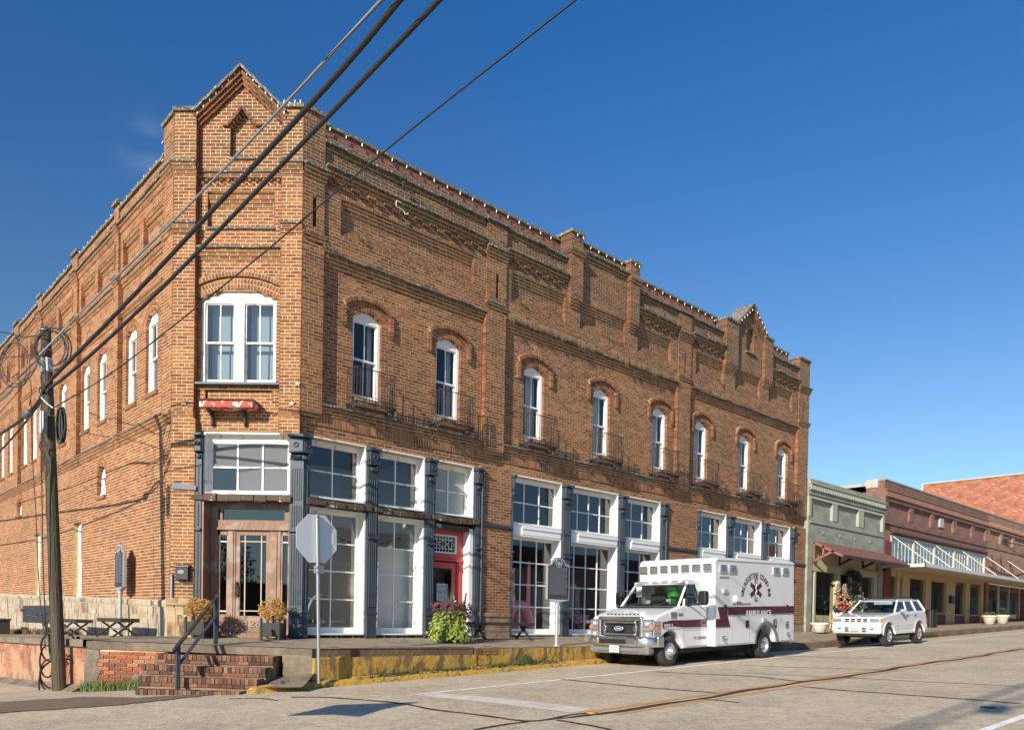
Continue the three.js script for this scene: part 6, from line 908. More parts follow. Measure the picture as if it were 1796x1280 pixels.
{ // ambulance
  const gy = roadY(7.65, 3.27); const t = thing('ambulance', 'white box ambulance with a dark red stripe parked at the yellow kerb', 'ambulance', [7.65, gy, 3.27]); t.rotation.z = SLOPE;
  const CW = 2.0, WH = X.carWhite;
  const body = [[-0.64, 0.62], [-0.66, 1.12], [-0.60, 1.21], [-0.40, 1.285], [0.0, 1.39], [0.40, 1.475], [0.62, 1.50], [1.62, 1.52], [1.62, 0.42], [0.54, 0.42], [0.47, 0.52], ...arcPts(0, 0.40, 0.475, 0.25, Math.PI - 0.35, 14)];
  new MB().add(extr(body, CW, 0.05)).build('body', WH, t);
  // door cut lines and fender crease
  const dl = new MB(); for (const s of [1]) { const z = CW / 2 + 0.001; dl.bb(0.535, 0.543, 0.72, 1.49, z - 0.01, z + 0.002).bar(V3(0.54, 0.72, z), V3(0.70, 0.47, z), 0.008, 0.006).bb(0.70, 1.55, 0.465, 0.473, z - 0.01, z + 0.002).bb(1.555, 1.563, 0.47, 1.5, z - 0.01, z + 0.002).bb(0.56, 1.55, 0.87, 0.875, z - 0.01, z + 0.004); } dl.build('door_seam', M([0.18, 0.18, 0.18], 0.6), t);
  new MB().rbox(0.13, 0.05, 0.03, 0.01, 1.42, 1.05, CW / 2 + 0.012).build('door_handle', X.black, t);
  new MB().rbox(0.26, 0.16, 0.02, 0.02, 0.10, 1.26, CW / 2 + 0.008).build('marker_light', X.chrome, t); new MB().rbox(0.22, 0.11, 0.02, 0.02, 0.10, 1.26, CW / 2 + 0.016).build('marker_lens', X.lens, t); new MB().rbox(0.18, 0.07, 0.012, 0.006, 0.40, 1.27, CW / 2 + 0.005).build('fender_badge', X2.greyPl, t);
  // cab roof and pillars
  const up = new MB(); for (const s of [-1, 1]) { up.bar(V3(0.42, 1.47, s * 0.91), V3(0.93, 2.06, s * 0.80), 0.05, 0.055).bar(V3(0.60, 1.49, s * 0.955), V3(0.66, 1.66, s * 0.93), 0.04, 0.05).add(quadG(V3(1.30, 1.49, s * 0.985), V3(1.66, 1.49, s * 0.985), V3(1.66, 2.1, s * 0.86), V3(1.17, 2.1, s * 0.86))).bar(V3(0.92, 2.07, s * 0.82), V3(1.66, 2.10, s * 0.84), 0.08, 0.08); }
  up.add(loft([[V3(0.86, 2.03, -0.80), V3(0.86, 2.03, 0.80), V3(0.90, 2.08, 0.80), V3(0.90, 2.08, -0.80)], [V3(1.0, 2.03, -0.86), V3(1.0, 2.03, 0.86), V3(1.02, 2.14, 0.78), V3(1.02, 2.14, -0.78)], [V3(1.68, 2.03, -0.88), V3(1.68, 2.03, 0.88), V3(1.68, 2.22, 0.78), V3(1.68, 2.22, -0.78)]])); up.build('cab_roof', WH, t);
  mesh('windscreen', quadG(V3(0.43, 1.475, -0.90), V3(0.43, 1.475, 0.90), V3(0.90, 2.05, 0.80), V3(0.90, 2.05, -0.80), 8, V3(-0.22, 0.12, 0)), X2.wind, t);
  for (const s of [-1, 1]) mesh('side_window', quadG(V3(0.66, 1.50, s * 0.965), V3(1.31, 1.50, s * 0.965), V3(1.18, 2.05, s * 0.855), V3(0.95, 2.05, s * 0.835)), X2.wind, t);
  const wf = new MB(); for (const s of [-1, 1]) wf.bar(V3(0.66, 1.505, s * 0.972), V3(0.97, 2.05, s * 0.842), 0.025, 0.02).bar(V3(1.31, 1.505, s * 0.972), V3(1.18, 2.05, s * 0.86), 0.02, 0.02).bar(V3(0.66, 1.505, s * 0.972), V3(1.31, 1.505, s * 0.972), 0.025, 0.02); wf.bar(V3(0.41, 1.47, -0.9), V3(0.41, 1.47, 0.9), 0.03, 0.03); wf.build('window_seal', X.black, t);
  new MB().bar(V3(0.36, 1.475, 0.1), V3(0.50, 1.60, 0.62), 0.016, 0.016).bar(V3(0.36, 1.475, -0.7), V3(0.50, 1.60, -0.15), 0.016, 0.016).bb(0.18, 0.42, 1.44, 1.47, -0.86, 0.86).build('wiper', X.black, t);
  new MB().rbox(0.5, 0.3, 1.8, 0.05, 0.80, 1.36, 0).bb(0.55, 0.8, 1.48, 1.54, -0.85, 0.85).bb(1.64, 1.66, 0.5, 2.1, -0.9, 0.9).bb(0.5, 1.64, 0.5, 0.55, -0.9, 0.9).build('cab_interior', X2.dark, t);
  new MB().rbox(0.16, 0.75, 0.52, 0.06, 1.42, 1.42, 0.45, 0, 0, -0.15).rbox(0.5, 0.16, 0.52, 0.05, 1.2, 1.08, 0.45).rbox(0.16, 0.75, 0.52, 0.06, 1.42, 1.42, -0.45, 0, 0, -0.15).rbox(0.1, 0.2, 0.28, 0.04, 1.47, 1.88, -0.45).build('seat', X2.seat, t);
  new MB().at(new THREE.TorusGeometry(0.19, 0.016, 8, 28), 0.93, 1.52, 0.45, 0, Math.PI / 2 - 0.5).bar(V3(0.93, 1.52, 0.27), V3(0.93, 1.52, 0.63), 0.025, 0.03).build('steering_wheel', X.black, t);
  new MB().bb(0.74, 0.75, 1.72, 2.0, -0.66, -0.48).bb(0.78, 0.785, 1.6, 1.66, 0.28, 0.42).build('dash_paper', M([0.6, 0.62, 0.58], 0.8), t);
  // mirrors
  for (const s of [-1, 1]) { const g = grp('wing_mirror', t, 0.80, 1.56, s * 1.0); new MB().rbox(0.17, 0.36, 0.24, 0.06, 0.09, 0.12, s * 0.34).rod(V3(-0.06, -0.04, 0), V3(0.03, -0.02, s * 0.3), 0.022).rod(V3(-0.06, 0.14, -s * 0.04), V3(0.03, 0.17, s * 0.26), 0.022).rbox(0.12, 0.26, 0.05, 0.02, -0.08, 0.05, s * 0.0).build('mirror_housing', X.black, g); mesh('mirror_glass', new THREE.PlaneGeometry(0.19, 0.28), X.chrome, g).position.set(0.18, 0.13, s * 0.34); g.children[1].rotation.y = Math.PI / 2; }
  // front end
  const f = -0.66; const gr = grp('grille', t, f, 0.92, 0); new MB().rbox(0.12, 0.10, 1.38, 0.04, -0.05, 0.262, 0).rbox(0.11, 0.08, 1.38, 0.03, -0.05, -0.235, 0).rbox(0.12, 0.58, 0.10, 0.04, -0.05, 0.01, 0.66).rbox(0.12, 0.58, 0.10, 0.04, -0.05, 0.01, -0.66).rbox(0.12, 0.05, 1.0, 0.02, -0.06, 0.17, 0).rbox(0.12, 0.055, 1.0, 0.02, -0.06, -0.13, 0).rbox(0.11, 0.13, 0.12, 0.02, -0.06, 0.02, 0.49).rbox(0.11, 0.13, 0.12, 0.02, -0.06, 0.02, -0.49).rbox(0.11, 0.36, 0.05, 0.015, -0.05, 0.02, 0.50).rbox(0.11, 0.36, 0.05, 0.015, -0.05, 0.02, -0.5).build('chrome_frame', X.chrome, gr);
  new MB().bb(-0.03, 0.0, -0.2, 0.23, -0.63, 0.63).build('grille_backing', X2.dark, gr); const sl = new MB(); for (let i = 0; i < 7; i++) sl.bb(-0.045, -0.03, -0.17 + i * 0.055, -0.155 + i * 0.055, -0.6, 0.6); for (const s of [-1, 1]) for (let i = 0; i < 6; i++) sl.bb(-0.05, -0.03, -0.17, 0.2, s * (0.535 + i * 0.018) - 0.004, s * (0.535 + i * 0.018) + 0.004); sl.build('grille_slat', M([0.07, 0.07, 0.075], 0.4, { metalness: 0.6 }), gr);
  const bt = canvasTex(256, 128, (x, W, H) => { x.fillStyle = '#c9ccd2'; x.fillRect(0, 0, W, H); x.fillStyle = '#1c3b78'; x.beginPath(); x.ellipse(128, 64, 118, 54, 0, 0, 7); x.fill(); x.fillStyle = '#e6e9ef'; x.font = 'italic bold 64px serif'; x.textAlign = 'center'; x.fillText('Ford', 128, 84); });
  const ov = new THREE.CircleGeometry(0.5, 32); ov.scale(0.27, 0.12, 1); mesh('badge', ov, M([1, 1, 1], 0.3, { map: bt }), gr).position.set(-0.128, 0.02, 0); gr.children[gr.children.length - 1].rotation.y = -Math.PI / 2; const rimG = new THREE.TorusGeometry(0.5, 0.04, 6, 32); rimG.scale(0.27, 0.12, 0.3); const rm = mesh('badge_rim', rimG, X.chrome, gr); rm.position.set(-0.122, 0.02, 0); rm.rotation.y = -Math.PI / 2;
  // hood letters stand as a dark raised row at the hood lip
  { const hl = new MB(); for (let i = 0; i < 9; i++) hl.rbox(0.05, 0.018, 0.05, 0.006, -0.46, 1.287, -0.62 + i * 0.12, 0, 0, 0.2); hl.build('hood_vents', X2.dark, t); }
  for (const s of [-1, 1]) { const h = grp('headlight', t, f + 0.01, 0.93, s * 0.84); new MB().rbox(0.10, 0.46, 0.30, 0.03, 0, 0, 0).build('lamp_housing', M([0.06, 0.062, 0.066], 0.35), h); new MB().rbox(0.05, 0.15, 0.24, 0.03, -0.045, 0.13, 0).rbox(0.05, 0.15, 0.24, 0.03, -0.045, -0.13, 0).rbox(0.04, 0.06, 0.2, 0.02, -0.045, 0.0, -s * 0.03).build('reflector', X2.reflector, h); new MB().at(new THREE.SphereGeometry(0.045, 12, 8), -0.075, 0.13, 0).at(new THREE.SphereGeometry(0.045, 12, 8), -0.075, -0.13, 0).build('bulb', X.white, h); new MB().rbox(0.02, 0.44, 0.28, 0.02, -0.10, 0, 0).build('lens', X.lens, h); new MB().rbox(0.07, 0.1, 0.1, 0.02, -0.065, 0.03, s * 0.12).build('indicator', X.orange, h); new MB().rbox(0.30, 0.40, 0.03, 0.015, 0.11, 0, s * 0.152).build('side_lamp', X2.reflector, h); new MB().rbox(0.26, 0.03, 0.035, 0.01, 0.11, 0.08, s * 0.155).rbox(0.26, 0.03, 0.035, 0.01, 0.11, -0.1, s * 0.155).build('side_lamp_divider', X2.greyPl, h); new MB().rbox(0.14, 0.1, 0.05, 0.015, 0.15, 0.02, s * 0.148).build('side_indicator', X.orange, h); }
  const bp = new MB(); bp.add(loft([-1.05, -0.98, -0.75, 0.75, 0.98, 1.05].map((z, i) => { const x = [-0.42, -0.74, -0.86, -0.86, -0.74, -0.42][i]; return [V3(x, 0.50, z), V3(x - 0.05, 0.56, z), V3(x - 0.05, 0.70, z), V3(x, 0.755, z), V3(x + 0.12, 0.755, z), V3(x + 0.12, 0.50, z)]; }))); for (const s of [-1, 1]) bp.rbox(0.22, 0.24, 0.05, 0.02, -0.46, 0.63, s * 1.03); bp.build('front_bumper', X.chrome, t);
  new MB().rbox(0.06, 0.11, 0.85, 0.02, -0.905, 0.625, -0.10).build('bumper_opening', X2.dark, t); for (const s of [-1, 1]) { new MB().rbox(0.06, 0.16, 0.2, 0.025, -0.905, 0.63, s * 0.66 ).build('bumper_lamp', X.chrome, t); new MB().rbox(0.02, 0.09, 0.12, 0.02, -0.938, 0.63, s * 0.66).build('bumper_lamp_lens', X.lens, t); }
  new MB().rbox(0.25, 0.22, 1.9, 0.06, -0.70, 0.42, 0).rbox(0.05, 0.08, 1.3, 0.02, -0.83, 0.42, 0).build('lower_valance', X2.greyPl, t);
  const pl = canvasTex(256, 128, (x, W, H) => { x.fillStyle = '#e9eaec'; x.fillRect(0, 0, W, H); x.fillStyle = '#28345a'; x.textAlign = 'center'; x.font = 'bold 30px sans-serif'; x.fillText('TEXAS', 128, 32); x.fillStyle = '#20242c'; x.font = 'bold 66px sans-serif'; x.fillText('339-8877', 128, 100, 236); }); const pm = mesh('licence_plate', new THREE.PlaneGeometry(0.31, 0.165), M([1, 1, 1], 0.5, { map: pl }), t); pm.position.set(-0.935, 0.44, -0.02); pm.rotation.y = -Math.PI / 2;
  new MB().rbox(0.06, 0.2, 0.12, 0.02, -0.89, 0.66, -0.98).build('corner_lamp', X.lens, t);
  // module
  const m0 = 1.58, m1 = 5.72, MZ = 1.225; const mp = [[m0, 0.44], [m0, 2.60], [m0 + 0.05, 2.70], [m0 + 0.12, 2.73], [m1 - 0.06, 2.73], [m1, 2.68], [m1, 0.44], [4.66, 0.44], ...arcPts(4.1, 0.40, 0.56, 0.08, Math.PI - 0.08, 18), [3.54, 0.44]];
  new MB().add(extr(mp, MZ * 2, 0.035)).build('module_box', WH, t);
  const wh = new MB(); wh.bb(0.5, m1 - 0.2, 0.30, 0.45, -0.9, 0.9).bb(3.5, 4.7, 0.45, 1.0, -0.85, 0.85).bb(-0.5, 0.5, 0.45, 0.9, -0.72, 0.72).bb(1.5, 3.4, 0.22, 0.35, -0.3, 0.3).rod(V3(4.1, 0.375, -0.9), V3(4.1, 0.375, 0.9), 0.09).rod(V3(0, 0.375, -0.8), V3(0, 0.375, 0.8), 0.07); wh.build('chassis', X2.dark, t);
  new MB().add(extr([...arcPts(4.1, 0.40, 0.64, 0.05, Math.PI - 0.05, 20), ...arcPts(4.1, 0.40, 0.56, Math.PI - 0.05, 0.05, 20)], 0.05, 0.01).translate(0, 0, MZ + 0.02)).build('wheel_flare', X2.greyPl, t);
  new MB().bb(m0 + 0.05, 3.5, 0.435, 0.48, MZ - 0.01, MZ + 0.015).bb(4.7, m1, 0.435, 0.48, MZ - 0.01, MZ + 0.015).bb(m1 - 0.05, m1 + 0.12, 0.36, 0.46, -1.1, 1.1).build('rub_rail', X.alum, t);
  new MB().bb(m0 + 0.06, m1 - 0.02, 2.655, 2.675, MZ - 0.01, MZ + 0.022).build('drip_rail', WH, t);
  const sm = new MB(); const sq = (a, b, y0, y1) => { const z0 = MZ - 0.005, z1 = MZ + 0.003; sm.bb(a, a + 0.012, y0, y1, z0, z1).bb(b - 0.012, b, y0, y1, z0, z1).bb(a, b, y0, y0 + 0.012, z0, z1).bb(a, b, y1 - 0.012, y1, z0, z1); }; sq(1.76, 2.18, 0.46, 2.22); sq(2.40, 3.25, 0.47, 1.52); sq(5.02, 5.60, 0.47, 2.60); sm.build('door_seam', M([0.34, 0.35, 0.36], 0.6), t); new MB().bb(1.74, 2.20, 2.22, 2.25, MZ, MZ + 0.025).bb(2.38, 3.27, 1.525, 1.555, MZ, MZ + 0.025).build('door_rain_gutter', X.alum, t);
  // stripes
  new MB().add(extr([[2.18, 1.235], [2.18, 1.45], [m1 - 0.01, 1.45], [m1 - 0.01, 1.235]], 0.004).translate(0, 0, MZ + 0.003)).add(extr([[1.70, 1.45], [2.16, 1.45], [2.16, 1.235], [2.30, 0.93], [1.62, 0.93], [1.62, 1.14], [1.82, 1.14]], 0.004).translate(0, 0, MZ + 0.003)).add(extr([[-0.34, 1.10], [-0.34, 0.945], [0.12, 0.98], [0.53, 0.95], [0.53, 1.13], [0.1, 1.14]], 0.004).translate(0, 0, CW / 2 + 0.003)).add(extr([[0.546, 1.13], [0.546, 0.95], [1.55, 0.94], [1.55, 1.14]], 0.004).translate(0, 0, CW / 2 + 0.003)).build('stripe', X.maroon, t);
  new MB().bb(1.62, 2.33, 0.905, 0.918, MZ, MZ + 0.004).bb(2.18, m1, 1.205, 1.218, MZ, MZ + 0.004).bb(-0.3, 1.55, 0.915, 0.925, CW / 2, CW / 2 + 0.004).build('pin_stripe', X.maroon, t);
  // lettering
  const T0 = (s, size, x, y, z, mat, fnt, w) => { const q = mesh('lettering', textGeo(s, size, fnt, w), mat, t); q.position.set(x, y, z); return q; }; const lw = M([0.75, 0.75, 0.75], 0.5), lm = M([0.075, 0.017, 0.026], 0.4), lg = M([0.09, 0.09, 0.1], 0.5);
  T0('AMBULANCE', 0.155, 3.72, 1.268, MZ + 0.007, lw, font, 1.34); T0('MED 3', 0.085, -0.10, 1.01, CW / 2 + 0.007, lw); T0('TX 1000885', 0.075, 1.24, 0.665, CW / 2 + 0.004, lg, font, 0.55);
  { const q = T0('MED 3', 0.09, m0 - 0.004, 2.13, 0.86, lg, fontR); q.rotation.y = -Math.PI / 2; q.position.z = 0.86; }
  const arcS = 'SAN AUGUSTINE COUNTY EMS', nA = arcS.length; for (let i = 0; i < nA; i++) { if (arcS[i] === ' ') continue; const a = lerp(Math.PI * 1.00, Math.PI * 0.0, (i + 0.2) / (nA - 0.6)); const q = mesh('lettering', textGeo(arcS[i], 0.145), lm, t); q.position.set(3.60 + 0.70 * Math.cos(a), 1.74 + 0.56 * Math.sin(a), MZ + 0.004); q.rotation.z = a - Math.PI / 2; }
  { const s = new MB(); for (let i = 0; i < 3; i++) s.at(new THREE.BoxGeometry(0.125, 0.64, 0.004), 0, 0, 0, 0, 0, i * Math.PI / 3 + 0.0001); const q = s.build('star_emblem', lm, t); q.position.set(3.58, 1.90, MZ + 0.004); const st = new MB().bb(-0.012, 0.012, -0.28, 0.28, 0.003, 0.006).tube(Array.from({ length: 20 }, (_, i) => V3(0.045 * Math.sin(i * 0.85) * (1 - i / 30), -0.2 + i * 0.02, 0.006)), 0.012, 40, 4); st.build('staff_emblem', lw, t).position.set(3.58, 1.90, MZ + 0.004); }
  // lights
  const lamp = (x, y, z, ry, w = 0.30, h = 0.22) => { const g = grp('warning_light', t, x, y, z, ry); new MB().rbox(w, h, 0.06, 0.02, 0, 0, 0.02).build('bezel', X.chrome, g); new MB().rbox(w - 0.07, h - 0.06, 0.03, 0.015, 0, 0, 0.045).build('lens', X.lens, g); const q = new MB(); for (let i = 0; i < 3; i++) q.bb(-w / 2 + 0.04, w / 2 - 0.04, -h / 2 + 0.045 + i * 0.05, -h / 2 + 0.055 + i * 0.05, 0.055, 0.064); q.build('lens_ribs', X2.alloy, g); };
  for (let i = 0; i < 7; i++) lamp(m0 - 0.005, 2.46, -1.03 + i * 0.343, -Math.PI / 2, 0.27, 0.21);
  for (const x of [1.92, 2.37, 4.63, 5.15]) lamp(x, 2.44, MZ - 0.005, 0, 0.32, 0.21);
  new MB().rbox(0.2, 0.12, 0.06, 0.02, 2.02, 1.86, MZ + 0.02).build('side_marker', X.alum, t); new MB().rod(V3(2.5, 1.62, MZ + 0.03), V3(2.68, 1.6, MZ + 0.03), 0.035).box(0.1, 0.16, 0.06, 2.55, 1.66, MZ + 0.03).rbox(0.2, 0.04, 0.08, 0.01, 2.6, 1.62, MZ + 0.04).build('scene_light', X.white, t);
  for (const [x, y, w, h, m] of [[2.04, 1.40, 0.10, 0.2, X.black], [5.30, 1.40, 0.10, 0.18, X.black], [3.12, 0.98, 0.14, 0.2, X.black], [4.02, 1.06, 0.2, 0.15, X.alum], [4.60, 0.96, 0.15, 0.25, X.black]]) new MB().rbox(w, h, 0.04, 0.02, x, y, MZ + 0.01).build('latch', m, t); new MB().rbox(0.06, 0.16, 0.02, 0.02, 4.60, 0.98, MZ + 0.032).build('inlet_cover', X.chrome, t);
  { const q = mesh('round_emblem', new THREE.TorusGeometry(0.10, 0.016, 4, 24).scale(1, 1, 0.2), lg, t); q.position.set(5.32, 0.90, MZ + 0.003); const s = new MB(); for (let i = 0; i < 3; i++) s.at(new THREE.BoxGeometry(0.03, 0.13, 0.004), 0, 0, 0, 0, 0, i * Math.PI / 3); s.build('round_emblem_star', lg, t).position.set(5.32, 0.90, MZ + 0.003); }
  for (const x of [1.90, 5.28]) { new MB().rod(V3(x, 0.62, MZ + 0.02), V3(x + 0.12, 0.55, MZ + 0.05), 0.02).rod(V3(x - 0.05, 0.66, MZ + 0.02), V3(x + 0.1, 0.68, MZ + 0.05), 0.018).build('step_bracket', X.chrome, t); }
  new MB().rbox(0.10, 0.36, 0.05, 0.01, 1.66, 0.60, MZ - 0.06).build('tread_plate', X.alum, t);
  const fw = wheel(0.375, 0.23, 'front'); t.add(fw); fw.position.set(0, 0.375, 0.87); const fw2 = fw.clone(); t.add(fw2); fw2.position.z = -0.87; fw2.rotation.y = Math.PI; const rw = wheel(0.375, 0.23, 'rear'); t.add(rw); rw.position.set(4.1, 0.375, 1.10); const r2 = rw.clone(); t.add(r2); r2.position.z = 0.83; const r3 = rw.clone(); t.add(r3); r3.position.z = -1.1; r3.rotation.y = Math.PI;
  // the green figure at the wheel
  const al = thing('toy_alien', 'green toy alien with big dark eyes sitting at the ambulance wheel', 'toy', [7.65 + 1.04, gy + 1.27, 3.27 + 0.30]); const gm = M([0.045, 0.36, 0.055], 0.5); al.rotation.y = -0.25;
  const hg = new THREE.SphereGeometry(0.2, 28, 22), hp = hg.attributes.position; for (let i = 0; i < hp.count; i++) { let x = hp.getX(i), y = hp.getY(i), z = hp.getZ(i); const k = y < 0 ? 1 + y / 0.2 * 0.52 : 1; hp.setXYZ(i, x * 0.85 * k - (y < 0 ? 0.02 : 0), y * 1.25, z * 0.95 * k); } hg.computeVertexNormals(); mesh('head', hg, gm, al).position.y = 0.52;
  for (const s of [-1, 1]) { const e = mesh('eye', new THREE.SphereGeometry(0.062, 14, 10).scale(0.35, 0.62, 1), M([0.01, 0.012, 0.01], 0.1), al); e.position.set(-0.135, 0.47, s * 0.075); e.rotation.set(s * 0.5, s * 0.45, 0); }
  const bd = new MB(); bd.rod(V3(0, 0.1, 0), V3(0, 0.30, 0), 0.045, 0.04, 10).add(loft([[0.02, 0.13, 0.08], [-0.1, 0.15, 0.09], [-0.25, 0.11, 0.08]].map(([y, w, d]) => Array.from({ length: 12 }, (_, i) => { const a = i / 12 * 6.283; return V3(d * Math.cos(a), 0.12 + y, w * Math.sin(a)); })))); for (const s of [-1, 1]) bd.tube([V3(0, 0.1, s * 0.13), V3(-0.06, -0.02, s * 0.19), V3(-0.18, 0.06, s * 0.12)], 0.03, 12, 7); bd.build('body', gm, al);
}
{ // white sport utility car
  const gx = 19.6, gy = roadY(gx, 4.4) + 0.01, t = thing('sport_utility_car', 'white four door sport utility car parked in front of the green shop', 'car', [gx, gy, 3.88]); t.rotation.z = SLOPE; const WH = X.carWhite, CW = 1.72;
  const prof = [[-0.68, 0.45], [-0.74, 0.55], [-0.74, 0.74], [-0.70, 0.80], [-0.68, 0.96], [-0.60, 1.02], [-0.1, 1.09], [0.52, 1.15], [1.0, 1.17], [3.26, 1.20], [3.40, 1.0], [3.44, 0.74], [3.50, 0.70], [3.50, 0.52], [3.40, 0.46], [3.19, 0.46], ...arcPts(2.7, 0.40, 0.46, 0.1, Math.PI - 0.1, 14), [0.46, 0.44], ...arcPts(0, 0.40, 0.45, 0.1, Math.PI - 0.1, 14)];
  new MB().add(extr(prof, CW, 0.06)).build('body', WH, t);
  const up = new MB(); for (const s of [-1, 1]) { const a = s * 0.80, b = s * 0.66; up.bar(V3(0.54, 1.14, a), V3(1.12, 1.57, b), 0.055, 0.05).bar(V3(1.62, 1.17, a), V3(1.66, 1.58, b), 0.07, 0.045).bar(V3(2.45, 1.18, a), V3(2.30, 1.58, b), 0.09, 0.045).add(quadG(V3(2.40, 1.17, a), V3(2.62, 1.17, a), V3(2.40, 1.59, b), V3(2.26, 1.59, b))).bar(V3(3.30, 1.18, a), V3(2.98, 1.58, b), 0.10, 0.05).bar(V3(1.10, 1.57, b), V3(3.0, 1.58, b), 0.06, 0.07).bar(V3(0.55, 1.16, s * 0.81), V3(3.3, 1.19, s * 0.81), 0.03, 0.04); }
  up.add(loft([[V3(1.04, 1.54, -0.62), V3(1.04, 1.54, 0.62), V3(1.08, 1.575, 0.60), V3(1.08, 1.575, -0.60)], [V3(1.35, 1.55, -0.68), V3(1.35, 1.55, 0.68), V3(1.38, 1.635, 0.56), V3(1.38, 1.635, -0.56)], [V3(2.7, 1.55, -0.68), V3(2.7, 1.55, 0.68), V3(2.7, 1.645, 0.56), V3(2.7, 1.645, -0.56)], [V3(3.04, 1.54, -0.64), V3(3.04, 1.54, 0.64), V3(3.02, 1.60, 0.58), V3(3.02, 1.60, -0.58)]])); up.build('roof', WH, t);
  mesh('windscreen', quadG(V3(0.55, 1.145, -0.77), V3(0.55, 1.145, 0.77), V3(1.08, 1.555, 0.63), V3(1.08, 1.555, -0.63), 8, V3(-0.12, 0.09, 0)), X2.wind, t); mesh('rear_window', quadG(V3(3.31, 1.19, -0.75), V3(3.31, 1.19, 0.75), V3(3.02, 1.55, 0.62), V3(3.02, 1.55, -0.62)), X.tint, t);
  for (const s of [-1, 1]) { const a = s * 0.803, b = s * 0.672; mesh('side_window', quadG(V3(0.72, 1.17, a), V3(1.58, 1.18, a), V3(1.63, 1.55, b), V3(1.16, 1.55, b)), X2.wind, t); mesh('side_window', quadG(V3(1.67, 1.18, a), V3(2.40, 1.18, a), V3(2.26, 1.55, b), V3(1.70, 1.55, b)), X.glassDark, t); mesh('side_window', quadG(V3(2.64, 1.19, a + s * 0.004), V3(3.22, 1.19, a + s * 0.004), V3(2.95, 1.55, b + s * 0.006), V3(2.44, 1.55, b + s * 0.006)), X.tint, t); }
  const bl = new MB(); for (const s of [-1, 1]) bl.bar(V3(0.56, 1.15, s * 0.795), V3(1.1, 1.56, s * 0.66), 0.02, 0.02).bar(V3(0.72, 1.172, s * 0.81), V3(2.5, 1.182, s * 0.81), 0.02, 0.02).bar(V3(0.70, 1.17, s * 0.81), V3(1.15, 1.555, s * 0.68), 0.018, 0.018); bl.bar(V3(0.53, 1.14, -0.78), V3(0.53, 1.14, 0.78), 0.03, 0.02); bl.build('window_seal', X.black, t);
  new MB().rbox(0.4, 0.2, 1.4, 0.06, 0.85, 1.06, 0).bb(0.6, 3.2, 0.5, 0.55, -0.75, 0.75).build('interior', X2.dark, t); const se = new MB(); for (const [x, z] of [[1.6, 0.36], [1.6, -0.36], [2.45, 0.3], [2.45, -0.3]]) se.rbox(0.15, 0.65, 0.48, 0.06, x, 1.0, z, 0, 0, -0.2).rbox(0.1, 0.16, 0.24, 0.04, x + 0.09, 1.39, z); se.build('seat', X2.seat, t); new MB().at(new THREE.TorusGeometry(0.17, 0.014, 8, 24), 1.05, 1.14, 0.36, 0, Math.PI / 2 - 0.4).build('steering_wheel', X.black, t); new MB().bb(1.0, 1.02, 1.44, 1.52, -0.1, 0.55).build('sun_visor', M([0.5, 0.55, 0.55], 0.8), t);
  const gr = grp('grille', t, -0.745, 0.90, 0); const gb = new MB(); for (let i = 0; i < 4; i++) { const z = -0.32 + i * 0.213; gb.rbox(0.02, 0.055, 0.15, 0.008, 0.055, 0.035, z, 0, 0, -0.2).rbox(0.02, 0.045, 0.15, 0.008, 0.045, -0.035, z); } gb.build('grille_slot', X2.dark, gr);
  for (const s of [-1, 1]) { const h = grp('headlight', t, -0.68, 0.905, s * 0.65); new MB().rbox(0.10, 0.125, 0.34, 0.03, -0.0, 0, 0).build('housing', X2.reflector, h); new MB().rbox(0.02, 0.10, 0.22, 0.01, -0.055, 0, -s * 0.04).build('lens', X.lens, h); new MB().rbox(0.14, 0.12, 0.10, 0.03, 0.03, 0.0, s * 0.165).build('indicator', M([0.62, 0.33, 0.06], 0.3), h); }
  const b2 = new MB(); for (const s of [-1, 1]) b2.rbox(0.02, 0.03, 0.12, 0.008, -0.765, 0.62, s * 0.56).rbox(0.02, 0.028, 0.14, 0.008, -0.765, 0.655, s * 0.30).rbox(0.02, 0.028, 0.14, 0.008, -0.765, 0.60, s * 0.30).rbox(0.02, 0.028, 0.14, 0.008, -0.765, 0.545, s * 0.30); b2.build('bumper_slot', X2.dark, t);
  const pl = canvasTex(256, 128, (x, W, H) => { x.fillStyle = '#cfd3d2'; x.fillRect(0, 0, W, H); x.fillStyle = '#30343c'; x.textAlign = 'center'; x.font = 'bold 66px sans-serif'; x.fillText('BS6-MCXL', 128, 96, 230); x.font = 'bold 26px sans-serif'; x.fillText('TEXAS', 128, 30); }); const pm = mesh('licence_plate', new THREE.PlaneGeometry(0.31, 0.16), M([1, 1, 1], 0.5, { map: pl }), t); pm.position.set(-0.772, 0.615, -0.02); pm.rotation.y = -Math.PI / 2;
  new MB().rbox(0.12, 0.14, 1.4, 0.03, -0.62, 0.42, 0).bb(0.5, 2.2, 0.36, 0.46, -0.74, 0.74).bb(-0.4, 3.2, 0.3, 0.42, -0.4, 0.4).bb(-0.42, 0.42, 0.42, 0.85, -0.6, 0.6).bb(2.28, 3.12, 0.42, 0.85, -0.6, 0.6).build('chassis', X2.dark, t);
  const sd = new MB(); const z = CW / 2; for (const x of [0.74, 1.66, 2.36]) sd.bb(x, x + 0.008, 0.52, 1.16, z - 0.01, z + 0.002); sd.build('door_seam', M([0.2, 0.2, 0.2], 0.6), t); new MB().bb(0.48, 2.24, 0.70, 0.715, z - 0.01, z + 0.012).bb(0.48, 2.24, 0.60, 0.61, z - 0.01, z + 0.01).rbox(1.76, 0.09, 0.06, 0.02, 1.35, 0.46, z).build('side_moulding', WH, t); for (const x of [1.54, 2.30]) new MB().rbox(0.12, 0.05, 0.03, 0.012, x, 1.04, z + 0.008).build('door_handle', X.black, t);
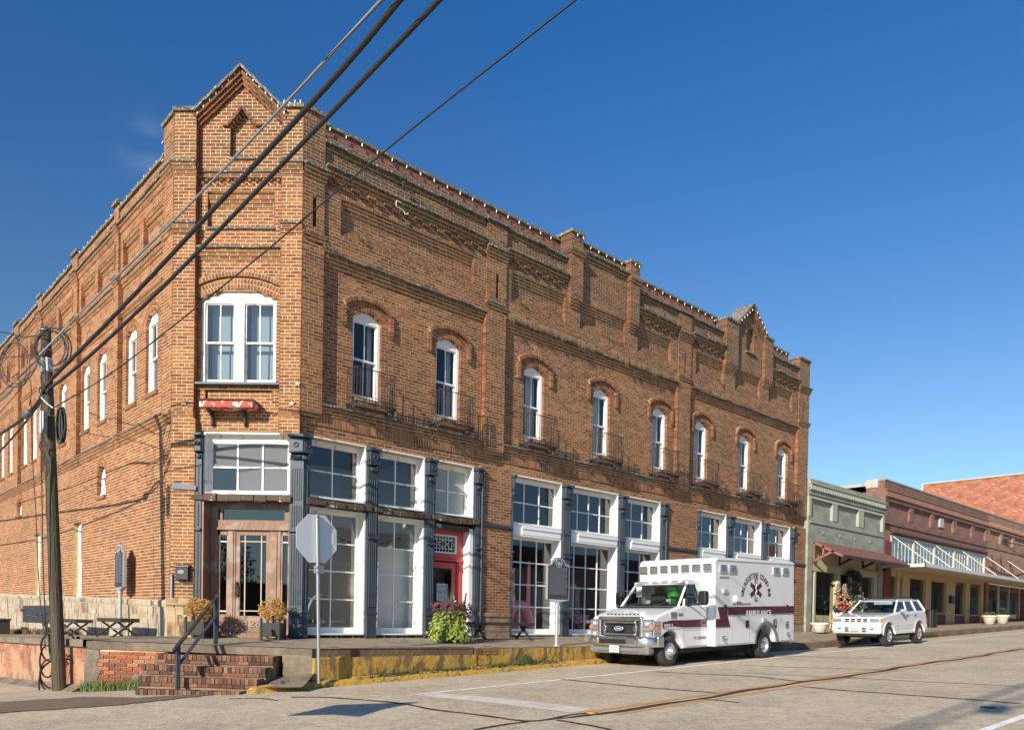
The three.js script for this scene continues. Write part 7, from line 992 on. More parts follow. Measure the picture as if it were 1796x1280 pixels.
  for (const cx of [0, 2.7]) new MB().add(extr([...arcPts(cx, 0.40, 0.53, 0.0, Math.PI, 18), ...arcPts(cx, 0.40, 0.455, Math.PI, 0.0, 18)], 0.02, 0.006).translate(0, 0, z + 0.0)).build('wheel_flare', WH, t);
  const mr = grp('wing_mirror', t, 0.92, 1.22, z + 0.1); new MB().rbox(0.13, 0.13, 0.2, 0.05, 0, 0, 0).rbox(0.06, 0.05, 0.14, 0.02, 0, -0.05, -0.1).build('mirror_housing', M([0.35, 0.33, 0.34], 0.4), mr); mesh('mirror_glass', new THREE.PlaneGeometry(0.15, 0.1), X.chrome, mr).position.set(0.067, 0, 0); mr.children[1].rotation.y = Math.PI / 2;
  const rr = new MB(); for (const s of [-1, 1]) rr.rbox(1.5, 0.03, 0.04, 0.01, 2.0, 1.69, s * 0.52).rbox(0.1, 0.07, 0.05, 0.01, 1.3, 1.66, s * 0.52).rbox(0.1, 0.07, 0.05, 0.01, 2.7, 1.66, s * 0.52); for (const x of [1.5, 2.5]) rr.rbox(0.06, 0.03, 1.04, 0.01, x, 1.70, 0); rr.build('roof_rack', X.black, t); new MB().rbox(0.14, 0.2, 0.12, 0.02, 3.42, 0.82, z - 0.06).build('tail_lamp', M([0.35, 0.02, 0.02], 0.2), t);
  const w = wheel(0.375, 0.24, 'alloy'); t.add(w); w.position.set(0, 0.375, 0.75); for (const [x, s] of [[2.7, 1], [0, -1], [2.7, -1]]) { const c = w.clone(); t.add(c); c.position.set(x, 0.375, s * 0.75); if (s < 0) c.rotation.y = Math.PI; }
}
// ---------------------------------------------------------------- street furniture, plants, pole and cables
{ // stop sign seen from behind
  const t = thing('stop_sign', 'bare metal back of an eight sided sign on a leaning post by the yellow kerb', 'road sign', [-0.93, roadY(-0.93, 2.5) + 0.1, 2.50]); t.rotation.set(0, 0.12, 0.028);
  new MB().rod(V3(0, 0, 0), V3(0, 3.14, 0), 0.032, 0.032, 14).build('post', X.galv, t);
  const oc = Array.from({ length: 8 }, (_, i) => { const a = (i + 0.5) / 8 * 6.2832; return [0.485 * Math.cos(a), 0.485 * Math.sin(a)]; }); const pn = new MB().add(extr(oc, 0.006, 0.002)).build('sign_panel', M([0.62, 0.66, 0.68], 0.5, { metalness: 0.1 }), t); pn.position.set(0.02, 2.70, -0.045);
  const face = mesh('sign_face', new THREE.CircleGeometry(0.475, 8, Math.PI / 8), M([0.35, 0.02, 0.02], 0.5), t); face.position.set(0.02, 2.70, -0.050); face.rotation.y = Math.PI; const tx = mesh('lettering', textGeo('STOP', 0.24), M([0.8, 0.8, 0.8], 0.5), t); tx.position.set(0.02, 2.58, -0.054); tx.rotation.y = Math.PI;
  new MB().rbox(0.05, 0.9, 0.02, 0.006, 0.02, 2.70, -0.03).rbox(0.03, 0.9, 0.02, 0.006, 0.045, 2.7, -0.02).rbox(0.09, 0.05, 0.08, 0.01, 0.02, 2.28, -0.01).rbox(0.08, 0.04, 0.08, 0.01, 0.01, 3.10, -0.01).build('sign_bracket', X.galv, t);
  new MB().rbox(0.22, 0.15, 0.006, 0.002, 0.06, 2.13, -0.045).build('small_plate', M([0.50, 0.51, 0.51], 0.5, { metalness: 0.2 }), t); new MB().rbox(0.09, 0.05, 0.08, 0.01, 0.0, 2.17, 0).rbox(0.09, 0.04, 0.08, 0.01, 0.0, 2.08, 0).build('clamp', X.galv, t);
  new MB().box(0.075, 0.20, 0.002, 0.36, 2.72, -0.039).build('sticker', M([0.78, 0.78, 0.78], 0.7), t);
}
function marker(name, label, x, y, z, ry, seed) {
  const t = thing(name, label, 'historical marker', [x, y, z], ry, undefined);
  const sh = (k) => { const w = 0.343 * k, pts = []; const P = [[-w, 0], [w, 0], [w, 0.86 * k + (1 - k) * 0.45], [w * 0.80, 0.885 * k + (1 - k) * 0.45]]; pts.push(...P); for (let i = 0; i <= 12; i++) { const a = i / 12; const s = Math.cos(a * Math.PI / 2); pts.push([w * (0.62 * s), (0.90 + 0.155 * Math.sin(a * Math.PI / 2) ** 1.2) * k + (1 - k) * 0.45]); } for (let i = 11; i >= 0; i--) { const a = i / 12; const s = Math.cos(a * Math.PI / 2); pts.push([-w * (0.62 * s), (0.90 + 0.155 * Math.sin(a * Math.PI / 2) ** 1.2) * k + (1 - k) * 0.45]); } pts.push([-w * 0.80, 0.885 * k + (1 - k) * 0.45], [-w, 0.86 * k + (1 - k) * 0.45]); return pts; };
  const al = M([0.42, 0.43, 0.43], 0.45, { metalness: 0.4 }), dk = M([0.035, 0.040, 0.045], 0.55);
  new MB().rod(V3(0, 0, 0), V3(0, 1.12, 0), 0.048, 0.048, 14).rod(V3(0, 1.02, 0), V3(0, 1.12, 0), 0.062, 0.062, 14).rod(V3(0, 0, 0), V3(0, 0.03, 0), 0.09, 0.075, 14).build('post', al, t);
  new MB().add(loft([[V3(-0.1, 1.10, -0.05), V3(0.1, 1.10, -0.05), V3(0.1, 1.10, 0.05), V3(-0.1, 1.10, 0.05)], [V3(-0.34, 1.17, -0.06), V3(0.34, 1.17, -0.06), V3(0.34, 1.17, 0.06), V3(-0.34, 1.17, 0.06)]])).build('base_bracket', al, t);
  const fr = new MB().add(extr(sh(1), 0.075, 0.012)).build('frame', al, t); fr.position.y = 1.17; const f = new MB().add(extr(sh(0.91), 0.004)).build('field', dk, t); f.position.set(0, 1.215, 0.040);
  f.position.y = 1.17;
  const R = rng(seed), tx = canvasTex(512, 768, (c, W, H) => { c.fillStyle = '#22272b'; c.fillRect(0, 0, W, H); c.fillStyle = '#747a7d'; c.font = 'bold 30px serif'; c.textAlign = 'left'; for (let i = 0; i < 24; i++) { const y = 26 + i * 31; let x = 12; while (x < W - 30) { const w = 14 + 52 * R(); if (x + w > W - 8) break; c.fillRect(x, y - 13, w, 13); x += w + 11; } } });
  const p = mesh('inscription', new THREE.PlaneGeometry(0.58, 0.72), M([1, 1, 1], 0.55, { map: tx }), t); p.position.set(0, 1.17 + 0.45, 0.0445);
  const rg = mesh('seal_ring', new THREE.TorusGeometry(0.095, 0.008, 6, 28), al, t); rg.position.set(0, 1.17 + 0.905, 0.044); const map = new MB().add(extr([[-0.022, 0.065], [0.008, 0.065], [0.008, 0.03], [0.05, 0.022], [0.065, -0.005], [0.05, -0.02], [0.02, -0.042], [0.012, -0.075], [-0.012, -0.06], [-0.028, -0.025], [-0.042, -0.03], [-0.066, 0.0], [-0.022, 0.008]], 0.006)).build('state_outline', al, t); map.position.set(0, 1.17 + 0.905, 0.045);
  return t;
}
marker('historical_marker', 'dark grey historical marker on a pale post at the pavement edge near the ambulance', 5.92, walkOut(5.9) + 0.01, 2.02, -0.20, 11);
marker('historical_marker', 'dark historical marker standing edge on beside the side street wall', -2.22, sideIn(-4.9), -4.95, -Math.PI / 2 - 0.02, 23);
{ // handrail of the steps
  const t = thing('stair_handrail', 'sloping dark iron handrail with two posts on the brick steps', 'handrail'); const a = Cw(1.58, 3.25, -1.335), b = Cw(1.70, 1.95, -0.58), at0 = a.clone().setY(-0.54), bt = b.clone().setY(0.34);
  new MB().bar(a, at0, 0.065, 0.065).build('post', X.iron, t); new MB().bar(b.clone().setY(-0.62), bt, 0.07, 0.07).build('post', X.iron, t);
  const d = bt.clone().sub(at0).normalize(); new MB().bar(at0.clone().addScaledVector(d, -0.14), bt.clone().addScaledVector(d, 0.08), 0.06, 0.05).at(new THREE.SphereGeometry(0.045, 8, 6), at0.x - d.x * 0.14, at0.y - d.y * 0.14, at0.z - d.z * 0.14).build('top_rail', X.rust, t);
  new MB().bar(at0.clone().add(V3(0, -0.36, 0)), bt.clone().add(V3(0, -0.36, 0)), 0.035, 0.05).build('mid_rail', X.iron, t);
}
{ // boxed golden shrubs
  const box = (s, o, label, seed) => { const p = Cw(s, o, -0.51); const t = thing('planter_shrub', label, 'planter', [p.x, p.y, p.z], RC); const b = new MB(); for (const [x, z] of [[-1, -1], [1, -1], [1, 1], [-1, 1]]) b.rbox(0.05, 0.42, 0.05, 0.01, x * 0.19, 0.21, z * 0.19).at(new THREE.SphereGeometry(0.032, 8, 6), x * 0.19, 0.44, z * 0.19); for (let k = 0; k < 4; k++) { b.box(k % 2 ? 0.02 : 0.34, 0.28, k % 2 ? 0.34 : 0.02, k % 2 ? (k - 2) * 0.19 : 0, 0.23, k % 2 ? 0 : (k - 1) * 0.19); } b.bb(-0.17, 0.17, 0.08, 0.34, -0.17, 0.17); b.build('box', X.black, t);
    const R = rng(seed), cl = []; for (let i = 0; i < 60; i++) { const q = ball(0, 0.60, 0, 0.26, 0.25, 0.26, 0.95)(R); cl.push(leafCloud(42, R, r => q.clone().add(V3(r() - 0.5, r() - 0.35, r() - 0.5).multiplyScalar(0.12)), 0.022)); } mesh('foliage', mergeGeometries(cl.map(clean)), MP([0.56, 0.33, 0.075], 0.8, { transmission: 0.3, thickness: 0 }), t); new MB().rod(V3(0, 0.3, 0), V3(0, 0.6, 0), 0.02).build('stem', X.wood, t); return t; };
  box(0.68, 0.42, 'golden round shrub in a black box at the left of the entrance, behind the handrail', 5); box(2.29, 0.42, 'golden round shrub in a black box at the right of the entrance door', 6);
}
{ // big mixed planter at the red door
  const t = thing('flower_planter', 'large planter of lime green trailing vine and dark purple leaves before the red door', 'planter', [3.42, walkIn(3.4) - 0.05, 0.88]); mesh('pot', potShape(0.24, 0.34, 0.48, 0.06), M([0.05, 0.04, 0.035], 0.7), t);
  const vine = (n, R, fn, size) => { const pos = []; for (let i = 0; i < n; i++) { const p = fn(R), s = size * (0.7 + 0.6 * R()); const nrm = V3(p.x, 0.35 + 0.4 * R(), p.z * 1.2 + 0.2).normalize(), u = V3(0, -1, 0).addScaledVector(nrm, nrm.y).normalize().applyAxisAngle(nrm, (R() - 0.5) * 1.6), v = nrm.clone().cross(u); const q = [[0, 0], [0.55, 0.45], [1.0, 0.12], [1.3, 0], [1.0, -0.12], [0.55, -0.45]].map(([a, b]) => p.clone().addScaledVector(u, a * s).addScaledVector(v, b * s).addScaledVector(nrm, -0.15 * a * a * s)); for (const [a, b, c] of [[0, 1, 2], [0, 2, 3], [0, 3, 4], [0, 4, 5]]) for (const k of [a, b, c]) pos.push(q[k].x, q[k].y, q[k].z); } const g = new THREE.BufferGeometry(); g.setAttribute('position', new THREE.Float32BufferAttribute(pos, 3)); g.computeVertexNormals(); return g; };
  const surf = (a0, a1, y0, y1, r0, r1) => R => { const a = lerp(a0, a1, R()), f = R(), y = lerp(y0, y1, f), r = lerp(r0, r1, f) * (0.82 + 0.25 * R()); return V3(r * Math.sin(a), y, r * Math.cos(a)); };
  mesh('lime_vine', vine(250, rng(41), surf(-2.0, 0.35, 0.05, 0.74, 0.50, 0.36), 0.075), X.leafy(0.27, 0.36, 0.035), t); mesh('lime_vine', vine(130, rng(42), surf(-1.6, 0.75, 0.02, 0.42, 0.56, 0.44), 0.07), X.leafy(0.17, 0.24, 0.03), t); mesh('lime_vine', vine(60, rng(48), surf(-2.2, 0.9, 0.0, 0.5, 0.6, 0.5), 0.07), X.leafy(0.36, 0.42, 0.06), t);
  mesh('purple_leaves', vine(520, rng(43), R => ball(0.26, 0.56, 0.12, 0.44, 0.42, 0.46, 0.85)(R), 0.075), X.leafy(0.050, 0.026, 0.026), t); mesh('purple_leaves', vine(170, rng(44), R => ball(0.0, 0.70, 0.12, 0.48, 0.30, 0.46, 0.85)(R), 0.07), X.leafy(0.07, 0.075, 0.035), t);
  mesh('red_leaves', vine(60, rng(45), R => ball(-0.25, 0.86, 0.12, 0.35, 0.1, 0.3, 0.8)(R), 0.06), X.leafy(0.22, 0.02, 0.03), t);
  const sp = new MB(), R = rng(46); for (let i = 0; i < 26; i++) { const a = R() * 6.283, h = 0.35 + 0.4 * R(), r = 0.1 + 0.25 * R(); const q = [V3(0, 0.7, 0), V3(r * 0.4 * Math.cos(a), 0.7 + h * 0.6, r * 0.4 * Math.sin(a)), V3(r * Math.cos(a), 0.7 + h, r * Math.sin(a))]; sp.add(sheet(4, 1, (u, v) => { const p = u < 0.5 ? q[0].clone().lerp(q[1], u * 2) : q[1].clone().lerp(q[2], u * 2 - 1); const w = 0.012 * (1 - u) * (v * 2 - 1); return p.add(V3(-Math.sin(a) * w, 0, Math.cos(a) * w)); })); } sp.build('spike_grass', X.leafy(0.13, 0.15, 0.06), t);
  const fl = thing('small_flag', 'small furled striped flag stuck in the planter beside the red door', 'flag', [3.86, walkIn(3.8) + 0.3, 0.80]); new MB().rod(V3(0, 0, 0), V3(0.12, 0.85, 0), 0.006).build('stick', X.wood, fl); const st = canvasTex(128, 128, (c) => { for (let i = 0; i < 13; i++) { c.fillStyle = i % 2 ? '#d8d5cf' : '#8d2630'; c.fillRect(i * 10, 0, 10, 128); } c.fillStyle = '#2b3355'; c.fillRect(0, 0, 60, 40); }); mesh('cloth', sheet(6, 10, (u, v) => V3(0.12 - 0.05 * v - u * 0.10 * (0.4 + v), 0.82 - v * 0.45, 0.03 * Math.sin(u * 9 + v * 2)), (u, v) => [u, v]), M([1, 1, 1], 0.9, { map: st }), fl);
}
{ // benches
  const bench = (label, x, y, z, L, ry, W = 0.34) => { const t = thing('trestle_bench', label, 'bench', [x, y, z], ry); for (let k = 0; k < 2; k++) { const b = new MB().rbox(L, 0.085, W / 2 - 0.012, 0.01, 0, 0.39, (k - 0.5) * W / 2); b.build('seat_board', X.wood, t); } for (const s of [-1, 1]) { const l = new MB(); l.bar(V3(s * (L / 2 - 0.3), 0, -W / 2 - 0.08), V3(s * (L / 2 - 0.3), 0.38, W / 2 - 0.02), 0.07, 0.035).bar(V3(s * (L / 2 - 0.3) + 0.04, 0, W / 2 + 0.08), V3(s * (L / 2 - 0.3) + 0.04, 0.38, -W / 2 + 0.02), 0.07, 0.035).bb(s * (L / 2 - 0.3) - 0.05, s * (L / 2 - 0.3) + 0.09, 0.345, 0.38, -W / 2, W / 2); l.build('trestle_leg', X.wood, t); } new MB().bb(-L / 2 + 0.3, L / 2 - 0.3, 0.17, 0.205, -0.03, 0.03).build('stretcher', X.galv, t); return t; };
  bench('dark trestle bench between the red door and the middle shop windows', 5.40, walkIn(5.4) - 0.03, 0.50, 2.15, 0.0); bench('dark trestle bench by the side wall, the nearer one with the marker post behind', -2.62, sideIn(-4) - 0.03, -3.75, 1.75, Math.PI / 2, 0.42); bench('dark trestle bench by the side wall, the farther one next to the utility pole', -2.62, sideIn(-7) - 0.03, -7.45, 2.0, Math.PI / 2, 0.42);
}
{ // vent grille in the concrete base, small crate farther along
  const g = new THREE.Group(); g.name = 'vent_grille'; const y = 0.22; const f = new MB().bb(-16.6, -12.4, y - 0.58, y, -0.0, 0.055).build('plate', M([0.035, 0.042, 0.055], 0.6), g); const b = new MB(); for (let i = 0; i < 26; i++) b.bb(-16.5 + i * 0.16, -16.43 + i * 0.16, y - 0.55, y - 0.03, 0.055, 0.07); b.build('bars', M([0.055, 0.06, 0.07], 0.6), g); inF(g, FL); bld.add(g);
  const l = new MB(); for (let i = 0; i < 3; i++) l.rod(V3(-12.2 + i * 0.45, -0.45, 0.07), V3(-12.2 + i * 0.45, 0.3, 0.07), 0.018); for (const yy of [-0.1, 0.15]) l.rod(V3(-12.2, yy, 0.07), V3(-11.3, yy, 0.07), 0.018); const q = l.build('iron_bars', X.rust, bld); inF(q, FL);
  const t = thing('wooden_crate', 'small dark crate on the raised pavement at the far left edge', 'crate', [-2.9, sideIn(-16), -16.2]); new MB().bb(-0.35, 0.35, 0, 0.06, -0.5, 0.5).bb(-0.35, -0.30, 0.06, 0.5, -0.5, 0.5).bb(0.30, 0.35, 0.06, 0.5, -0.5, 0.5).bb(-0.3, 0.3, 0.06, 0.5, -0.5, -0.45).bb(-0.3, 0.3, 0.06, 0.5, 0.45, 0.5).build('crate_body', X.wood, t); new MB().bb(-0.38, 0.38, 0.46, 0.52, -0.53, -0.5).bb(-0.38, 0.38, 0.46, 0.52, 0.5, 0.53).build('rim', X.rust, t);
}
// grass tufts and weeds
function tuft(name, label, pts, n, h, w, col, seed, cat = 'grass') { const R = rng(seed), pos = []; for (let i = 0; i < n; i++) { const p = pts(R), a = R() * 6.283, hh = h * (0.4 + 0.8 * R()), l = hh * (0.3 + 0.6 * R()), dx = Math.cos(a), dz = Math.sin(a), ww = w * (0.6 + 0.8 * R()); const m = V3(p.x + dx * l * 0.35, p.y + hh * 0.7, p.z + dz * l * 0.35), e = V3(p.x + dx * l, p.y + hh * (0.7 + 0.35 * R()), p.z + dz * l); const s = V3(-dz * ww, 0, dx * ww); const A = p.clone().sub(s), B = p.clone().add(s), C = m.clone().addScaledVector(s, 0.7), D = m.clone().addScaledVector(s, -0.7); for (const q of [A, B, C, A, C, D, D, C, e]) pos.push(q.x, q.y, q.z); } const g = new THREE.BufferGeometry(); g.setAttribute('position', new THREE.Float32BufferAttribute(pos, 3)); g.computeVertexNormals(); const m = mesh(name, g, X.leafy(...col)); m.userData.kind = 'stuff'; top(m, name, label, cat); return m; }
tuft('grass_tuft', 'bright green grass tuft at the foot of the wall left of the steps', R => { const p = Cw(lerp(-0.75, 0.75, R()), 2.28 + 0.28 * R() * R(), 0); p.y = roadY(p.x, p.z); return p; }, 620, 0.26, 0.006, [0.20, 0.27, 0.07], 61);
tuft('kerb_weeds', 'low green weeds growing between the yellow kerb and the yellow wall', R => { const x = lerp(-0.2, 5.6, Math.pow(R(), 0.8)); return V3(x, roadY(x, 2.3) + 0.09, KZ + 0.05 + 0.14 * R()); }, 1500, 0.12, 0.009, [0.055, 0.09, 0.02], 62, 'weeds');
tuft('tall_weed', 'taller pale weed standing against the yellow wall left of the ambulance', R => { const x = 4.55 + 0.35 * (R() - 0.5); return V3(x, roadY(x, 2.3) + 0.09, KZ + 0.08 + 0.1 * R()); }, 170, 0.38, 0.006, [0.13, 0.17, 0.05], 63, 'weeds');
tuft('kerb_grass', 'thin grass at the kerb below the abutment, left of the sign post', R => { const x = -1.45 + 0.35 * (R() - 0.5); return V3(x, roadY(x, 2.4) + 0.06, KZ + 0.08 + 0.12 * R()); }, 120, 0.15, 0.005, [0.11, 0.12, 0.045], 64);
tuft('kerb_grass', 'green grass strip along the kerb behind the white car', R => { const x = lerp(25, 31, R()); return V3(x, roadY(x, 2.4) + 0.12, KZ + 0.12 + 0.1 * R()); }, 700, 0.14, 0.012, [0.07, 0.10, 0.025], 65);
tuft('wall_weeds', 'dry brown weeds at the foot of the side wall on the raised pavement', R => { const z = lerp(-9, -19, R()); return V3(-2.05 - 0.15 * R(), sideIn(z) - 0.01, z); }, 900, 0.22, 0.01, [0.20, 0.12, 0.045], 66, 'weeds');
tuft('pavement_weeds', 'sparse green weeds along the shop sills by the left display windows', R => { const x = lerp(0.6, 3.2, R()); return V3(x, walkIn(x) - 0.01, 0.02 + 0.1 * R()); }, 70, 0.08, 0.006, [0.08, 0.12, 0.03], 67, 'weeds');
{ // dry grass hanging from the ledges of the long facade
  const R = rng(71), pos = [], clump = (u0, u1, h, o, n, len) => { for (let i = 0; i < n; i++) { let u = lerp(u0, u1, R()); u += 0.12 * Math.sin(u * 11) + 0.06 * Math.sin(u * 31); const k = fbm(u * 1.6, h, o, 3), L = len * (0.2 + 0.8 * R()) * clamp(0.55 + 1.5 * k, 0.12, 1.3); const p = V3(u, h, o - 0.10 + 0.10 * R()), m = V3(u + 0.05 * (R() - 0.5), h + 0.05 + 0.06 * R(), o + 0.03 + 0.05 * R()), e = V3(u + 0.14 * (R() - 0.5), h - L * 0.7, o + 0.06 + 0.07 * R()); const w = 0.006; for (const q of [V3(p.x - w, p.y, p.z), V3(p.x + w, p.y, p.z), V3(m.x + w, m.y, m.z), V3(p.x - w, p.y, p.z), V3(m.x + w, m.y, m.z), V3(m.x - w, m.y, m.z), V3(m.x - w, m.y, m.z), V3(m.x + w, m.y, m.z), e]) { const s = q.applyMatrix4(FR.m); pos.push(s.x, s.y, s.z); } } };
  clump(5.95, 9.3, 8.13, 0.16, 760, 0.42); clump(10.6, 13.65, 8.13, 0.16, 700, 0.42); clump(14.5, 16.2, 8.13, 0.16, 130, 0.2); clump(11.6, 13.4, 9.98, 0.22, 300, 0.32); clump(15.2, 16.4, 9.98, 0.22, 230, 0.30); clump(7.2, 8.1, 9.98, 0.22, 70, 0.16); clump(0.5, 0.75, 8.13, 0.16, 40, 0.34); clump(6.35, 6.65, 8.66, 0.1, 36, 0.2); clump(10.1, 10.5, 8.66, 0.1, 44, 0.2); clump(16.1, 16.5, 8.66, 0.1, 34, 0.18); clump(1.35, 1.6, 8.66, 0.1, 40, 0.2);
  const g = new THREE.BufferGeometry(); g.setAttribute('position', new THREE.Float32BufferAttribute(pos, 3)); g.computeVertexNormals(); const m = mesh('dry_grass', g, X.leafy(0.46, 0.33, 0.18)); m.userData.kind = 'stuff'; top(m, 'dry_grass', 'dry straw coloured grass growing along the brick ledges of the long facade', 'grass');
}
// ---- utility pole with its fittings
const pb = V3(-4.24, roadY(-4.24, -1.8) - 0.05, -1.8), pd = 16.45;
const depthOf = p => p.clone().sub(camera.position).dot(CAMF), PD = depthOf(pb), ptop = at(79, 575, PD + 0.1);
const onPole = (y, r = 0, a = 0) => { const f = (y - pb.y) / (ptop.y - pb.y); return pb.clone().lerp(ptop, f).add(V3(r * Math.cos(a), 0, r * Math.sin(a))); };
{
  const t = thing('utility_pole', 'weathered leaning wooden utility pole with cable coils at the left corner of the street', 'utility pole');
  const rings = []; for (let i = 0; i <= 14; i++) { const f = i / 14, c = pb.clone().lerp(ptop, f), r = lerp(0.128, 0.092, f); rings.push(Array.from({ length: 20 }, (_, k) => { const a = k / 20 * 6.2832, q = r * (1 + 0.05 * fbm(Math.cos(a) * 2, Math.sin(a) * 2, f * 3)); return V3(c.x + q * Math.cos(a), c.y, c.z + q * Math.sin(a)); })); } const pm = new MB().add(loft(rings)).build('pole', X.poleW, t);
  { const p = pm.geometry.attributes.position, uv = pm.geometry.attributes.uv; for (let i = 0; i < p.count; i++) { const c = onPole(p.getY(i)); uv.setXY(i, Math.atan2(p.getZ(i) - c.z, p.getX(i) - c.x) * 0.15, p.getY(i)); } }
  const P = (x, y, d = 0) => at(x, y, PD - 0.2 + d);
  const coil = (cx, cy, rx, ry, n, seed, r = 0.013, dd = 0) => { const R = rng(seed), pts = []; for (let i = 0; i <= n * 24; i++) { const a = i / 24 * 6.2832, k = 1 + 0.12 * Math.sin(i * 0.07) + 0.05 * R() * 0; pts.push(P(cx + rx * k * Math.cos(a) + 3 * Math.sin(i * 0.05), cy + ry * k * Math.sin(a) + 2 * Math.cos(i * 0.06), dd + 0.05 * Math.sin(i * 0.11))); } return new MB().tube(pts, r, n * 40, 5); };
  coil(89, 612, 29, 34, 4, 3).build('cable_coil', X.blackCable, t);
  coil(106, 745, 5.5, 29, 7, 4, 0.017, 0.1).build('hanging_coil', X.blackCable, t);
  coil(22, 640, 24, 36, 2, 6, 0.008, 0.4).build('loose_coil', X.blackCable, t);
  new MB().bar(P(80, 631, -0.05), P(94, 650, -0.05), 0.02, 0.02).build('clip', X.galv, t);
  { const b = new MB().rbox(0.14, 0.26, 0.03, 0.006, 0, 0, 0); const w = new MB(); for (let i = 0; i < 5; i++) w.box(0.012, 0.25, 0.012, -0.056 + i * 0.028, 0, 0.018); const g = grp('tag_plate', t); b.build('plate', M([0.45, 0.46, 0.46], 0.5), g); w.build('ridges', M([0.6, 0.6, 0.6], 0.5), g); g.position.copy(P(87, 640, 0.0)); g.rotation.set(0, 0.5, 0.08); g.position.addScaledVector(CAMF, -0.02); }
  { const m = new MB().rbox(0.09, 0.30, 0.09, 0.01, 0, 0, 0).build('meter_box', M([0.33, 0.36, 0.38], 0.5, { metalness: 0.3 }), t); m.position.copy(P(75, 641, 0.05)); const n = new MB().rbox(0.10, 0.44, 0.10, 0.012, 0, 0, 0).build('junction_box', M([0.40, 0.44, 0.48], 0.5, { metalness: 0.3 }), t); n.position.copy(P(75, 741, 0.05)); n.rotation.y = 0.6; }
  new MB().tube([P(71, 632), P(72, 700), P(72, 800), P(73, 900), P(75, 1000), P(80, 1120, 0.1)], 0.011, 40, 5).build('drop_wire', X.blackCable, t); new MB().tube([P(53, 700, 0.5), P(56, 800, 0.5), P(62, 900, 0.5), P(66, 1000, 0.4), P(72, 1080, 0.3), P(80, 1140, 0.1)], 0.009, 40, 5).build('drop_wire', X.blackCable, t); new MB().tube([P(82, 775), P(80, 850), P(83, 920), P(92, 900)], 0.007, 30, 5).build('loose_wire', X.rust, t);
  for (const y of [3.9, 5.2, 5.6]) { const st = new MB(); const c = onPole(y), pts = Array.from({ length: 17 }, (_, i) => { const a = i / 16 * 6.2832; return V3(c.x + 0.107 * Math.cos(a), c.y, c.z + 0.107 * Math.sin(a)); }); st.tube(pts, 0.012, 32, 4, false); st.build('pole_strap', X.galv, t); }
  new MB().tube([P(71, 696), P(78, 704), P(92, 715), P(98, 716)], 0.012, 16, 5).build('white_tie', M([0.72, 0.72, 0.7], 0.5), t);
  const sp = new MB(); const R = rng(15); for (let k = 0; k < 9; k++) { const y0 = 600 + k * 24; sp.tube([P(74 + 6 * R(), y0), P(66 + 14 * R(), y0 + 14), P(76 + 8 * R(), y0 + 30), P(80 + 4 * R(), y0 + 44)], 0.008 + 0.006 * R(), 14, 4); } sp.build('tangled_wire', X.blackCable, t);
}
// overhead cables: from the pole towards the lines above the street
function cable(name, label, pts, r0, mat, r1 = r0) { const cv = new THREE.CatmullRomCurve3(pts), m = new MB().add(new THREE.TubeGeometry(cv, 120, r0, 8)); return top(m.build(name, mat), name, label, 'cable'); }
const ext = (a, b, k) => b.clone().add(b.clone().sub(a).multiplyScalar(k));   // carry a span on behind the camera
const span = (pts, k = 1.4) => { const n = pts.length; return [...pts, ext(pts[n - 2], pts[n - 1], k)]; };
cable('overhead_cable', 'thick black overhead cable, the upper of the two heavy ones from the pole', span([at(92, 662, PD - 0.2), at(200, 553, 14.4), at(342, 401, 12.4), at(610, 109, 9.6), at(704, -4, 8.8)]), 0.036, X.blackCable);
cable('overhead_cable', 'thick black overhead cable, the lower of the two heavy ones from the pole', span([at(88, 680, PD - 0.15), at(130, 647, 15.3), at(285, 503, 13.2), at(555, 225, 10.4), at(772, -2, 8.7)]), 0.031, X.blackCable);
cable('overhead_cable', 'pale grey twisted overhead cable, topmost of the set crossing the roof gable', span([at(69, 622, PD - 0.25), at(130, 559, 15.2), at(345, 345, 12.4), at(520, 160, 10.3), at(672, -4, 9.0)]), 0.019, X.greyCable);
cable('overhead_wire', 'hair thin wire running just above the pale grey cable', span([at(510, 165, 10.5), at(560, 113, 9.9), at(680, -6, 8.8)]), 0.0045, X.blackCable);
cable('overhead_wire', 'thin black wire sloping alone across the long facade to the right top', span([at(92, 716, PD - 0.2), at(190, 657, 15.0), at(400, 494, 13.4), at(710, 236, 11.0), at(1012, -2, 9.2)]), 0.0125, X.blackCable);
// cables leaving the pole along the side street
const onX = (px, py, X) => { const d = at(px, py, 1).sub(camera.position); return camera.position.clone().addScaledVector(d, (X - camera.position.x) / d.x); };
cable('street_cable', 'heavy black cable leaving the pole to the left with a splice', [at(92, 662, PD - 0.2), at(76, 684, PD - 0.1), at(68, 702, PD + 0.3), onX(47, 726, -4.55), onX(20, 748, -4.55), onX(-66, 797, -4.52), onX(-140, 838, -4.5)], 0.03, X.blackCable);
cable('street_cable', 'black cable below the spliced one, leaving the pole to the left', [at(88, 682, PD - 0.1), at(70, 706, PD + 0.2), onX(40, 745, -4.5), onX(0, 790, -4.45), onX(-70, 852, -4.4), onX(-140, 890, -4.4)], 0.022, X.blackCable);
{ const m = new MB().add(new THREE.CapsuleGeometry(0.085, 0.22, 6, 12)).build('splice_case', M([0.10, 0.11, 0.12], 0.5)); const a = onX(50, 724, -4.55), b = onX(44, 729, -4.55); m.position.copy(a.clone().lerp(b, 0.5)); m.quaternion.setFromUnitVectors(UP, b.clone().sub(a).normalize()); top(m, 'splice_case', 'dark grey oval splice case hanging on the heavy cable left of the pole', 'cable splice'); }
cable('street_wire', 'grey wire bundle going left from the pole with a white clamp', [at(69, 622, PD - 0.2), at(62, 642, PD), at(52, 652, PD + 0.3), onX(30, 672, -4.5), onX(-40, 742, -4.45), onX(-110, 800, -4.4)], 0.018, X.greyCable);
